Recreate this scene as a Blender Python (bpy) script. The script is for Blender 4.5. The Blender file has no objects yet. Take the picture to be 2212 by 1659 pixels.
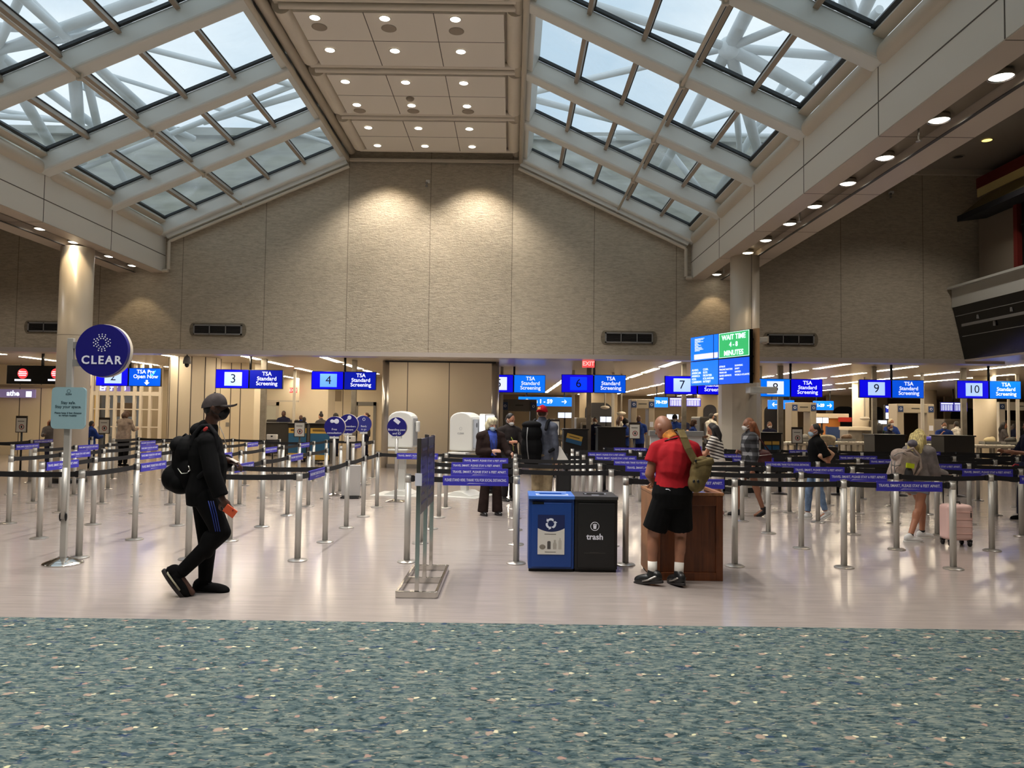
import bpy, bmesh, math, random
from mathutils import Vector, Matrix, Euler, noise
V = Vector
SC = bpy.context.scene
COL = SC.collection
random.seed(7)
# ------------------------------------------------------------------ camera
IW, IH, FPX = 2212.0, 1659.0, 1655.0
CAM_H = 1.6
PITCH, ROLL = math.radians(2.45), math.radians(0.74)
_F = V((0, math.cos(PITCH), math.sin(PITCH)))
_U0 = V((0, -math.sin(PITCH), math.cos(PITCH)))
_R0 = V((1, 0, 0))
CR = _R0 * math.cos(ROLL) + _U0 * math.sin(ROLL)
CU = _U0 * math.cos(ROLL) - _R0 * math.sin(ROLL)
CAM = V((0, 0, CAM_H))
cd = bpy.data.cameras.new('camera')
cam = bpy.data.objects.new('camera', cd)
COL.objects.link(cam)
cd.sensor_fit = 'HORIZONTAL'
cd.sensor_width = 36.0
cd.lens = 36.0 * FPX / IW
cd.clip_start, cd.clip_end = 0.05, 400
M = Matrix.Identity(4)
for i, a in enumerate((CR, CU, -_F)):
    for r in range(3):
        M[r][i] = a[r]
M.translation = CAM
cam.matrix_world = M
SC.camera = cam

def ray(px, py):
    return _F + CR * ((px - IW / 2) / FPX) - CU * ((py - IH / 2) / FPX)
def PY(px, py, Y):                 # where a line of sight meets the plane at depth Y
    d = ray(px, py); return CAM + d * (Y / d.y)
def PX(px, py, X):
    d = ray(px, py); return CAM + d * (X / d.x)
def PZ(px, py, z):
    d = ray(px, py); return CAM + d * ((z - CAM_H) / d.z)
def FL(px, py):
    return PZ(px, py, 0.0)

# ------------------------------------------------------------------ materials
def lin(c):
    out = []
    for v in c[:3]:
        v = v / 255.0
        out.append(v / 12.92 if v <= 0.04045 else ((v + 0.055) / 1.055) ** 2.4)
    return (out[0], out[1], out[2], 1.0)
MATS = {}
def mat(name, rgb=(128, 128, 128), rough=0.55, metal=0.0, emit=None, es=1.0, spec=0.5):
    if name in MATS:
        return MATS[name]
    m = bpy.data.materials.new(name); m.use_nodes = True
    b = m.node_tree.nodes['Principled BSDF']
    b.inputs['Base Color'].default_value = lin(rgb)
    b.inputs['Roughness'].default_value = rough
    b.inputs['Metallic'].default_value = metal
    b.inputs['Specular IOR Level'].default_value = spec
    if emit is not None:
        b.inputs['Emission Color'].default_value = lin(emit)
        b.inputs['Emission Strength'].default_value = es
    MATS[name] = m
    return m
class NT:
    """small helper to wire node trees"""
    def __init__(s, m):
        s.t = m.node_tree; s.b = s.t.nodes['Principled BSDF']
    def n(s, typ, **kw):
        nd = s.t.nodes.new(typ)
        for k, v in kw.items():
            if k.startswith('i_'):
                nd.inputs[k[2:].replace('_', ' ')].default_value = v
            else:
                setattr(nd, k, v)
        return nd
    def l(s, a, b):
        s.t.links.new(a, b)
    def coord(s, scale=(1, 1, 1), loc=(0, 0, 0)):
        tc = s.n('ShaderNodeTexCoord'); mp = s.n('ShaderNodeMapping')
        mp.inputs['Scale'].default_value = scale; mp.inputs['Location'].default_value = loc
        s.l(tc.outputs['Object'], mp.inputs['Vector']); return mp.outputs['Vector']
    def ramp(s, fac, stops, interp='LINEAR'):
        r = s.n('ShaderNodeValToRGB'); r.color_ramp.interpolation = interp
        e = r.color_ramp.elements
        while len(e) < len(stops): e.new(0.5)
        for el, (p, c) in zip(e, stops):
            el.position = p; el.color = lin(c) if not isinstance(c, float) else (c, c, c, 1)
        s.l(fac, r.inputs['Fac']); return r.outputs['Color']
    def mix(s, fac, a, b, mode='MIX'):
        m = s.n('ShaderNodeMix', data_type='RGBA', blend_type=mode)
        if isinstance(fac, float): m.inputs['Factor'].default_value = fac
        else: s.l(fac, m.inputs['Factor'])
        for sock, v in ((m.inputs['A'], a), (m.inputs['B'], b)):
            if isinstance(v, tuple): sock.default_value = lin(v)
            else: s.l(v, sock)
        return m.outputs['Result']
    def math(s, op, a, b=0.0, c=0.0):
        m = s.n('ShaderNodeMath', operation=op)
        for i, v in enumerate((a, b, c)):
            if isinstance(v, (int, float)): m.inputs[i].default_value = v
            else: s.l(v, m.inputs[i])
        return m.outputs[0]
def noisy(name, rgb, amt=0.12, scale=(8, 8, 8), rough=0.6, bump=0.0, bscale=40, metal=0.0):
    if name in MATS: return MATS[name]
    m = mat(name, rgb, rough, metal); t = NT(m)
    v = t.coord(scale)
    nz = t.n('ShaderNodeTexNoise', i_Scale=1.0, i_Detail=4.0); t.l(v, nz.inputs['Vector'])
    lo = tuple(max(0, c * (1 - amt)) for c in rgb); hi = tuple(min(255, c * (1 + amt)) for c in rgb)
    t.l(t.ramp(nz.outputs['Fac'], [(0.3, lo), (0.7, hi)]), t.b.inputs['Base Color'])
    if bump:
        n2 = t.n('ShaderNodeTexNoise', i_Scale=float(bscale), i_Detail=3.0); t.l(t.coord(), n2.inputs['Vector'])
        bp = t.n('ShaderNodeBump', i_Strength=bump, i_Distance=0.01); t.l(n2.outputs['Fac'], bp.inputs['Height'])
        t.l(bp.outputs['Normal'], t.b.inputs['Normal'])
    return m

# ------------------------------------------------------------------ meshes and objects
ORG = {}
def tag(o, label=None, cat=None, group=None, kind=None):
    if label: o['label'] = label
    if cat: o['category'] = cat
    if group: o['group'] = group
    if kind: o['kind'] = kind
    return o
def thing(name, label, cat, loc=(0, 0, 0), group=None, rz=0.0, local=False):
    o = bpy.data.objects.new(name, None); COL.objects.link(o)
    o.empty_display_size = 0.2
    o.location = loc; o.rotation_euler = (0, 0, rz)
    ORG[o.name] = V((0, 0, 0)) if local else V(loc)
    return tag(o, label, cat, group)
def link_mesh(name, me, parent=None):
    o = bpy.data.objects.new(name, me); COL.objects.link(o)
    if parent is not None:
        o.parent = parent; ORG[o.name] = ORG[parent.name]
    else:
        ORG[o.name] = V((0, 0, 0))
    return o
def copy_tree(src, parent=None, group=None):
    c = src.copy(); COL.objects.link(c)
    if parent is not None: c.parent = parent
    for ch in list(src.children): copy_tree(ch, c)
    return c
class MB:
    def __init__(s): s.v = []; s.f = []; s.sm = []; s.mi = []; s.cur = 0
    def add(s, vs, fs, smooth=False):
        b = len(s.v); s.v.extend(V(x) for x in vs)
        for f in fs: s.f.append([b + i for i in f]); s.sm.append(smooth); s.mi.append(s.cur)
        return s
    def box(s, c, size, rz=0.0, rot=None):
        c = V(c); h = V(size) / 2; vs = []
        R = rot if rot is not None else Matrix.Rotation(rz, 3, 'Z')
        for z in (-1, 1):
            for x, y in ((-1, -1), (1, -1), (1, 1), (-1, 1)):
                vs.append(c + R @ V((x * h.x, y * h.y, z * h.z)))
        return s.add(vs, [(3, 2, 1, 0), (4, 5, 6, 7), (0, 1, 5, 4), (1, 2, 6, 5), (2, 3, 7, 6), (3, 0, 4, 7)])
    def bb(s, lo, hi):
        lo, hi = V(lo), V(hi); return s.box((lo + hi) / 2, hi - lo)
    def bar(s, p, q, w, h, up=(0, 0, 1)):        # box along p->q, width w sideways, height h along up
        p, q = V(p), V(q); d = (q - p); L = d.length; d.normalize()
        u = V(up); side = d.cross(u).normalized(); u = side.cross(d).normalized()
        R = Matrix((side, d, u)).transposed()
        return s.box((p + q) / 2, (w, L, h), rot=R)
    def tube(s, p, q, r0, r1=None, n=16, caps=True, smooth=True):
        p, q = V(p), V(q); r1 = r0 if r1 is None else r1
        d = (q - p).normalized(); a = d.orthogonal().normalized(); b = d.cross(a)
        vs = [p + (a * math.cos(t) + b * math.sin(t)) * r0 for t in [2 * math.pi * i / n for i in range(n)]]
        vs += [q + (a * math.cos(t) + b * math.sin(t)) * r1 for t in [2 * math.pi * i / n for i in range(n)]]
        s.add(vs, [(i, (i + 1) % n, n + (i + 1) % n, n + i) for i in range(n)], smooth)
        if caps:
            base = len(s.v) - 2 * n
            s.f.append([base + i for i in reversed(range(n))]); s.sm.append(False); s.mi.append(s.cur)
            s.f.append([base + n + i for i in range(n)]); s.sm.append(False); s.mi.append(s.cur)
        return s
    def path(s, pts, r, n=8):
        pts = [V(p) for p in pts]; rings = []
        for i, p in enumerate(pts):
            d = (pts[min(i + 1, len(pts) - 1)] - pts[max(i - 1, 0)]).normalized()
            if i == 0: a = d.orthogonal().normalized()
            else: a = (a - d * a.dot(d)).normalized()
            b = d.cross(a); rr = r[i] if isinstance(r, (list, tuple)) else r
            rings.append([p + (a * math.cos(2 * math.pi * k / n) + b * math.sin(2 * math.pi * k / n)) * rr for k in range(n)])
        vs = [v for rg in rings for v in rg]; fs = []
        for i in range(len(pts) - 1):
            fs += [(i * n + k, i * n + (k + 1) % n, (i + 1) * n + (k + 1) % n, (i + 1) * n + k) for k in range(n)]
        m = (len(pts) - 1) * n
        fs += [tuple(reversed(range(n))), tuple(m + k for k in range(n))]
        return s.add(vs, fs, True)
    def lathe(s, prof, c=(0, 0, 0), n=24, smooth=True, axis='Z', ring=False):
        c = V(c); vs = []; m = len(prof)
        for k in range(n):
            t = 2 * math.pi * k / n
            for r, z in prof:
                p = V((r * math.cos(t), r * math.sin(t), z))
                if axis == 'Y': p = V((p.x, -p.z, p.y))
                if axis == 'X': p = V((p.z, p.x, p.y))
                vs.append(c + p)
        fs = []
        for k in range(n):
            for i in range(m - 1):
                a, b = k * m + i, ((k + 1) % n) * m + i
                fs.append((a, b, b + 1, a + 1))
        if prof[0][0] > 0.0021 and prof[-1][0] > 0.0021 and ring:
            fs += [(k * m + m - 1, ((k + 1) % n) * m + m - 1, ((k + 1) % n) * m, k * m) for k in range(n)]
        else:
            fs.append(tuple(k * m for k in reversed(range(n)))); fs.append(tuple(k * m + m - 1 for k in range(n)))
        return s.add(vs, fs, smooth)
    def ell(s, c, r, rot=None, n=14, m=9):
        c = V(c); R = rot if rot is not None else Matrix.Identity(3); vs = [c + R @ V((0, 0, -r[2]))]
        for i in range(1, m):
            p = math.pi * i / m - math.pi / 2
            for k in range(n):
                t = 2 * math.pi * k / n
                vs.append(c + R @ V((r[0] * math.cos(p) * math.cos(t), r[1] * math.cos(p) * math.sin(t), r[2] * math.sin(p))))
        vs.append(c + R @ V((0, 0, r[2]))); fs = [(0, 1 + (k + 1) % n, 1 + k) for k in range(n)]
        for i in range(m - 2):
            a = 1 + i * n
            fs += [(a + k, a + (k + 1) % n, a + n + (k + 1) % n, a + n + k) for k in range(n)]
        a = 1 + (m - 2) * n; e = len(vs) - 1
        fs += [(a + k, a + (k + 1) % n, e) for k in range(n)]
        return s.add(vs, fs, True)
    def cap(s, p, q, r0, r1, n=12, k=3):          # tapered capsule
        p, q = V(p), V(q); d = q - p
        if d.length < 1e-6: return s.ell(p, (r0, r0, r0))
        L = d.length; d.normalize(); pts = []; rs = []
        for i in range(k + 1):
            t = math.pi / 2 * i / k; pts.append(p - d * r0 * math.cos(t)); rs.append(max(r0 * math.sin(t), r0 * 0.05))
        for i in range(k + 1):
            t = math.pi / 2 * i / k; pts.append(q + d * r1 * math.sin(t)); rs.append(max(r1 * math.cos(t), r1 * 0.05))
        return s.path(pts, rs, n)
    def prism(s, poly, ax, lo, hi):                # polygon in the two other axes, pushed along axis ax
        def P(u, v, w):
            return {'Y': V((u, w, v)), 'X': V((w, u, v)), 'Z': V((u, v, w))}[ax]
        n = len(poly)
        vs = [P(u, v, lo) for u, v in poly] + [P(u, v, hi) for u, v in poly]
        fs = [tuple(reversed(range(n))), tuple(range(n, 2 * n))] + [(i, (i + 1) % n, n + (i + 1) % n, n + i) for i in range(n)]
        return s.add(vs, fs)
    def xf(s, Mx, start=0):
        for i in range(start, len(s.v)): s.v[i] = Mx @ s.v[i]
        return s
    def mesh(s, name, mats, off=V((0, 0, 0)), sharp=None):
        me = bpy.data.meshes.new(name)
        me.from_pydata([tuple(v - off) for v in s.v], [], s.f)
        for m in (mats if isinstance(mats, (list, tuple)) else [mats]): me.materials.append(m)
        me.polygons.foreach_set('use_smooth', s.sm); me.polygons.foreach_set('material_index', s.mi)
        bm = bmesh.new(); bm.from_mesh(me); bmesh.ops.recalc_face_normals(bm, faces=bm.faces); bm.to_mesh(me); bm.free()
        if sharp: me.set_sharp_from_angle(angle=math.radians(sharp))
        me.update(); return me
    def build(s, name, mats, parent=None, bevel=0.0, seg=2, sharp=None):
        off = ORG[parent.name] if parent is not None else V((0, 0, 0))
        o = link_mesh(name, s.mesh(name, mats, off, sharp), parent)
        if bevel:
            b = o.modifiers.new('bevel', 'BEVEL'); b.width = bevel; b.segments = seg; b.limit_method = 'ANGLE'
            b.angle_limit = math.radians(40)
        return o
def struct(mb, name, mats, parent=None, **kw):
    o = mb.build(name, mats, parent, **kw); o['kind'] = 'structure'; return o
def single(mb, name, mats, label, cat, group=None, kind=None, **kw):   # a thing that is one mesh; its origin sits at its base
    lo = V((min(v.x for v in mb.v), min(v.y for v in mb.v), min(v.z for v in mb.v)))
    hi = V((max(v.x for v in mb.v), max(v.y for v in mb.v), max(v.z for v in mb.v)))
    c = V(((lo.x + hi.x) / 2, (lo.y + hi.y) / 2, lo.z))
    for i in range(len(mb.v)): mb.v[i] = mb.v[i] - c
    o = mb.build(name, mats, None, **kw); o.location = c; ORG[o.name] = c
    return tag(o, label, cat, group, kind)
_TXT = {}
def text_data(s, size, bold=0.0, align='CENTER', space=1.0, line=1.0, depth=0.0015, sx=1.0):
    key = (s, size, bold, align, space, line, sx)
    if key in _TXT: return _TXT[key]
    cu = bpy.data.curves.new('txt', 'FONT'); cu.body = s; cu.size = size; cu.align_x = align; cu.align_y = 'CENTER'
    cu.extrude = depth; cu.offset = bold; cu.space_character = space; cu.space_line = line; cu.resolution_u = 3
    o = bpy.data.objects.new('txt', cu); COL.objects.link(o)
    bpy.context.view_layer.update()
    dg = bpy.context.evaluated_depsgraph_get()
    me = bpy.data.meshes.new_from_object(o.evaluated_get(dg))
    vs = [v.co.copy() for v in me.vertices]; fs = [list(p.vertices) for p in me.polygons]
    for v in vs: v.x *= sx
    bpy.data.objects.remove(o); bpy.data.curves.remove(cu); bpy.data.meshes.remove(me)
    _TXT[key] = (vs, fs); return _TXT[key]
def text_in(mb, s, frame, **kw):                  # frame: matrix whose x runs along the line, y up the letters, z out of the face
    vs, fs = text_data(s, **kw)
    mb.add([frame @ v for v in vs], fs); return mb
def frame_at(p, xdir=(1, 0, 0), up=(0, 0, 1)):
    x = V(xdir).normalized(); y = V(up).normalized(); z = x.cross(y).normalized(); y = z.cross(x)
    Mx = Matrix.Identity(4)
    for i, a in enumerate((x, y, z)):
        for r in range(3): Mx[r][i] = a[r]
    Mx.translation = V(p); return Mx
ORD = ['first', 'second', 'third', 'fourth', 'fifth', 'sixth', 'seventh', 'eighth', 'ninth', 'tenth', 'eleventh', 'twelfth', 'thirteenth', 'fourteenth']
def lamp(kind, name, loc, power, color, target=None, **kw):
    ld = bpy.data.lights.new(name, kind); ld.energy = power; ld.color = lin(color)[:3]
    for k, v in kw.items(): setattr(ld, k, v)
    o = bpy.data.objects.new(name, ld); COL.objects.link(o); o.location = loc
    if target is not None:
        o.rotation_euler = (V(target) - V(loc)).to_track_quat('-Z', 'Y').to_euler()
    return o
# ------------------------------------------------------------------ shared finishes
WHITE = mat('warm_white_paint', (204, 194, 178), 0.5)
CREAM = mat('cream_panel', (226, 212, 186), 0.45)
PALE = mat('pale_grey_paint', (200, 200, 194), 0.45)
RAFT = mat('rafter_grey_white', (214, 214, 206), 0.4)
BROWNW = mat('brownish_wall', (150, 134, 112), 0.6)
BLACK = mat('black_plastic', (14, 14, 15), 0.4)
DARK = mat('dark_grey', (46, 44, 42), 0.5)
GREY = mat('mid_grey', (128, 126, 122), 0.5)
STEEL = mat('brushed_steel', (196, 192, 186), 0.32, 0.9)
POSTM = mat('satin_aluminium', (186, 183, 176), 0.42, 0.35)
CHROME = mat('chrome', (215, 213, 208), 0.14, 1.0)
GASKET = mat('dark_gasket', (40, 44, 46), 0.5)
PIPEM = mat('painted_pipe', (196, 186, 168), 0.45)
LAMPW = mat('lamp_white', (255, 250, 240), 0.4, emit=(255, 246, 230), es=9.0)
STRIPM = mat('strip_lamp', (255, 248, 232), 0.4, emit=(255, 236, 206), es=28.0)

WY = 20.2                      # back wall of the tall hall
ZS = 3.27                      # underside of the low ceiling behind it
XL, XR = -9.25, 4.72           # inner faces of the two long beams
ZB = 5.31                      # beam undersides
EL, RL = (-9.2, 6.36), (-4.5, 8.42)     # left skylight: eave, ridge (x, z)
ER, RR = (4.66, 6.34), (0.22, 8.42)
RAF = [20.0 - 2.55 * k for k in range(12)]   # rafter lines

# concrete wall --------------------------------------------------------
m = mat('ribbed_concrete', (150, 136, 112), 0.85); t = NT(m)
tc = t.n('ShaderNodeTexCoord'); sp = t.n('ShaderNodeSeparateXYZ'); t.l(tc.outputs['Object'], sp.inputs[0])
nz = t.n('ShaderNodeTexNoise', i_Scale=1.0, i_Detail=6.0, i_Roughness=0.7); t.l(t.coord((7, 7, 34)), nz.inputs['Vector'])
big = t.n('ShaderNodeTexNoise', i_Scale=0.5, i_Detail=3.0); t.l(t.coord(), big.inputs['Vector'])
col = t.ramp(nz.outputs['Fac'], [(0.32, (152, 142, 124)), (0.62, (192, 181, 161))])
col = t.mix(t.math('MULTIPLY', big.outputs['Fac'], 0.5), col, (172, 160, 138))
fr = t.math('ABSOLUTE', t.math('SUBTRACT', t.math('FRACT', t.math('ADD', t.math('DIVIDE', sp.outputs['X'], 2.185), 20.02)), 0.5))
line = t.math('GREATER_THAN', fr, 0.4955)
col = t.mix(t.math('MULTIPLY', line, 0.55), col, (70, 62, 50))
t.l(col, t.b.inputs['Base Color'])
n3 = t.n('ShaderNodeTexNoise', i_Scale=1.0, i_Detail=5.0, i_Roughness=0.75); t.l(t.coord((12, 12, 26)), n3.inputs['Vector'])
mid = t.math('MULTIPLY', t.math('GREATER_THAN', sp.outputs['X'], -4.4), t.math('LESS_THAN', sp.outputs['X'], -0.03))
bp = t.n('ShaderNodeBump', i_Distance=0.05); t.l(t.math('MULTIPLY_ADD', mid, 0.55, 0.32), bp.inputs['Strength'])
t.l(n3.outputs['Fac'], bp.inputs['Height']); t.l(bp.outputs['Normal'], t.b.inputs['Normal'])
CONC = m
poly = [(-17.2, ZS), (13.0, ZS), (13.0, 8.6), (7.6, 8.6), (5.5, 6.5), (5.4, 6.1), (ER[0], 6.34), (RR[0], 8.72), (RL[0], 8.72), (EL[0], 6.36), (-9.8, 6.1), (-9.8, 6.64), (-17.2, 6.64)]
mb = MB(); mb.prism(poly, 'Y', WY, WY + 0.45)
struct(mb, 'wall_back', CONC)
mb = MB(); mb.bb((-17.2, WY - 0.03, ZS - 0.12), (13.0, WY + 0.55, ZS - 0.004)); struct(mb, 'trim_1', mat('soffit_trim', (176, 166, 158), 0.35))
# side and rear walls (rear one is behind the camera)
mb = MB(); mb.bb((-17.6, -8, 0), (-17.2, WY + 0.4, 8.9)); struct(mb, 'wall_left', CONC)
mb = MB(); mb.bb((13.0, -8, 0), (13.4, 17.9, 8.9)); mb.bb((13.0, 17.9, ZS), (13.4, WY + 0.4, 8.9)); struct(mb, 'wall_right', mat('grey_side_wall', (120, 112, 100), 0.8))
mb = MB(); mb.bb((-17.6, -8.4, 0), (13.4, -8, 9.4)); struct(mb, 'wall_front', WHITE)

# floors -----------------------------------------------------------------
CY = 5.985                     # where the carpet ends
m = mat('vinyl_floor', (190, 176, 166), 0.2, spec=0.6); t = NT(m)
n1 = t.n('ShaderNodeTexNoise', i_Scale=1.0, i_Detail=6.0, i_Roughness=0.65); t.l(t.coord((1.6, 26, 1)), n1.inputs['Vector'])
n2 = t.n('ShaderNodeTexNoise', i_Scale=1.0, i_Detail=3.0); t.l(t.coord((0.45, 0.7, 1)), n2.inputs['Vector'])
c1 = t.ramp(n1.outputs['Fac'], [(0.3, (149, 139, 133)), (0.72, (171, 160, 153))])
c2 = t.mix(t.math('MULTIPLY', n2.outputs['Fac'], 0.45), c1, (154, 148, 146))
t.l(c2, t.b.inputs['Base Color'])
t.l(t.math('MULTIPLY_ADD', n1.outputs['Fac'], 0.14, 0.10), t.b.inputs['Roughness'])
bp = t.n('ShaderNodeBump', i_Strength=0.06, i_Distance=0.004); t.l(n1.outputs['Fac'], bp.inputs['Height']); t.l(bp.outputs['Normal'], t.b.inputs['Normal'])
mb = MB(); mb.bb((-26, CY, -0.1), (40, 62, 0.0)); struct(mb, 'floor', m)

m = mat('patterned_carpet', (80, 100, 98), 0.95, spec=0.1); t = NT(m)
def nse(sc, det=3.0, loc=(0, 0, 0)):
    n_ = t.n('ShaderNodeTexNoise', i_Scale=1.0, i_Detail=det, i_Roughness=0.6, i_Distortion=0.6); t.l(t.coord(sc, loc), n_.inputs['Vector']); return n_.outputs['Fac']
base = t.ramp(nse((12, 22, 1)), [(0.34, (44, 62, 66)), (0.46, (74, 92, 95)), (0.64, (110, 121, 116))])
blue = t.ramp(nse((7, 10, 1), 2.0, (5, 3, 0)), [(0.62, 0.0), (0.70, 1.0)])
base = t.mix(t.math('MULTIPLY', blue, 0.8), base, (40, 60, 92))
dash = t.ramp(nse((16, 52, 1), 2.0, (9, 1, 0)), [(0.575, 0.0), (0.63, 1.0)])
base = t.mix(t.math('MULTIPLY', dash, 0.7), base, (150, 152, 134))
dk = t.ramp(nse((18, 44, 1), 2.0, (2, 8, 0)), [(0.60, 0.0), (0.66, 1.0)])
base = t.mix(t.math('MULTIPLY', dk, 0.8), base, (26, 44, 48))
pk = t.ramp(nse((14, 24, 1), 2.0, (1, 17, 0)), [(0.665, 0.0), (0.71, 1.0)])
base = t.mix(t.math('MULTIPLY', pk, 0.55), base, (176, 146, 130))
def spots(loc, size, colr, base):
    vo = t.n('ShaderNodeTexVoronoi', feature='F1', i_Scale=1.0, i_Randomness=0.0)
    wob = t.n('ShaderNodeTexNoise', i_Scale=22.0); tcx = t.coord(); t.l(tcx, wob.inputs['Vector'])
    mv = t.n('ShaderNodeVectorMath', operation='MULTIPLY_ADD'); t.l(wob.outputs['Color'], mv.inputs[0]); mv.inputs[1].default_value = (0.10, 0.10, 0)
    t.l(t.coord((2.2, 2.2, 1), loc), mv.inputs[2]); t.l(mv.outputs[0], vo.inputs['Vector'])
    fac = t.ramp(vo.outputs['Distance'], [(size * 0.7, 1.0), (size, 0.0)])
    return t.mix(fac, base, colr)
base = spots((0.15, 0.3, 0), 0.06, (160, 142, 128), base)
base = spots((0.08, 0.26, 0), 0.034, (206, 198, 168), base)
base = spots((-0.13, 0.26, 0), 0.032, (206, 204, 166), base)
base = spots((0.4, -0.1, 0), 0.045, (160, 134, 122), base)
t.l(base, t.b.inputs['Base Color'])
bp = t.n('ShaderNodeBump', i_Strength=0.5, i_Distance=0.01); t.l(nse((60, 90, 1)), bp.inputs['Height']); t.l(bp.outputs['Normal'], t.b.inputs['Normal'])
mb = MB(); mb.bb((-17.2, -8, -0.1), (13, CY, 0.006)); o = struct(mb, 'carpet_floor', m)

# central ceiling spine ---------------------------------------------------
ZC = 8.45
TILE = mat('ceiling_tile', (228, 220, 206), 0.6)
EDGE = mat('ceiling_edge', (214, 204, 186), 0.45)
SEAM = mat('seam_shadow_gap', (92, 84, 74), 0.8)
xl, xr = -4.02, -0.02
seams = [19.75 - 2.4 * k for k in range(12)]
mb = MB(); mb.bb((RL[0] - 0.05, -8, 8.72), (RR[0] + 0.05, WY + 0.45, 9.1)); struct(mb, 'roof_slab', WHITE)
nb = 0
for k in range(len(seams) - 1):
    y1, y0 = seams[k] - 0.06, seams[k + 1] + 0.06
    nb += 1
    r = 0.17
    # rounded outer rim, a dark gap, and the flat tray inside it
    mb = MB()
    for xs in (xl, xr):
        mb.tube((xs, y0 + r, ZC + 0.13), (xs, y1 - r, ZC + 0.13), r, n=16)
    mb.tube((xl, y0 + 0.06, ZC + 0.06), (xr, y0 + 0.06, ZC + 0.06), 0.07, n=12)
    mb.tube((xl, y1 - 0.06, ZC + 0.06), (xr, y1 - 0.06, ZC + 0.06), 0.07, n=12)
    mb.bb((xl - 0.12, y0 + 0.05, ZC + 0.14), (xr + 0.12, y1 - 0.05, ZC + 0.3))
    c = struct(mb, 'ceiling_%d' % nb, EDGE, sharp=40)
    mb = MB(); mb.bb((xl + 0.2, y0 + 0.16, ZC - 0.01), (xr - 0.2, y1 - 0.16, ZC + 0.13)); struct(mb, 'ceiling_panel', TILE, c)
    mb = MB()
    w = (xr - xl - 0.4)
    for i in (1, 2):
        xx = xl + 0.2 + w * i / 3; mb.bb((xx - 0.008, y0 + 0.16, ZC - 0.0125), (xx + 0.008, y1 - 0.16, ZC))
    ym = (y0 + y1) / 2; mb.bb((xl + 0.2, ym - 0.007, ZC - 0.0125), (xr - 0.2, ym + 0.007, ZC))
    struct(mb, 'ceiling_seam', SEAM, c)
# pipes running along the spine
for nn, x, z, r in ((2, -4.42, 8.36, 0.05), (3, 0.16, 8.34, 0.055)):
    mb = MB(); mb.tube((x, -8, z), (x, WY - 0.1, z), r, n=12)
    mb.tube((x + (0.1 if x < -2 else -0.12), -8, z + 0.2), (x + (0.1 if x < -2 else -0.12), WY - 0.25, z + 0.2), 0.10, n=14)
    struct(mb, 'trim_%d' % nn, PIPEM)

# skylights ---------------------------------------------------------------
gl = bpy.data.materials.new('skylight_glass'); gl.use_nodes = True; nt = gl.node_tree
for n_ in list(nt.nodes): nt.nodes.remove(n_)
out = nt.nodes.new('ShaderNodeOutputMaterial'); tr = nt.nodes.new('ShaderNodeBsdfTransparent'); gs = nt.nodes.new('ShaderNodeBsdfGlossy')
tr.inputs['Color'].default_value = (0.86, 0.92, 0.94, 1); gs.inputs['Roughness'].default_value = 0.05
mxs = nt.nodes.new('ShaderNodeMixShader'); mxs.inputs['Fac'].default_value = 0.05
nt.links.new(tr.outputs[0], mxs.inputs[1]); nt.links.new(gs.outputs[0], mxs.inputs[2])
# weathered film on the panes: scatters part of the daylight in drifting streaks
tl = nt.nodes.new('ShaderNodeBsdfTranslucent'); tl.inputs['Color'].default_value = (0.86, 0.9, 0.92, 1)
mx2 = nt.nodes.new('ShaderNodeMixShader'); nn = nt.nodes.new('ShaderNodeTexNoise'); nn.inputs['Scale'].default_value = 0.8; nn.inputs['Detail'].default_value = 7; nn.inputs['Distortion'].default_value = 1.2
tcg = nt.nodes.new('ShaderNodeTexCoord'); mr = nt.nodes.new('ShaderNodeMapRange')
mr.inputs['From Min'].default_value = 0.3; mr.inputs['From Max'].default_value = 0.75; mr.inputs['To Min'].default_value = 0.03; mr.inputs['To Max'].default_value = 0.30
nt.links.new(tcg.outputs['Object'], nn.inputs['Vector']); nt.links.new(nn.outputs['Fac'], mr.inputs['Value']); nt.links.new(mr.outputs[0], mx2.inputs['Fac'])
nt.links.new(mxs.outputs[0], mx2.inputs[1]); nt.links.new(tl.outputs[0], mx2.inputs[2])
nt.links.new(mx2.outputs[0], out.inputs['Surface'])
GLASS = gl
PURL = mat('purlin_taupe', (150, 138, 122), 0.5)
wn = 0; tn = 10
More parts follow.
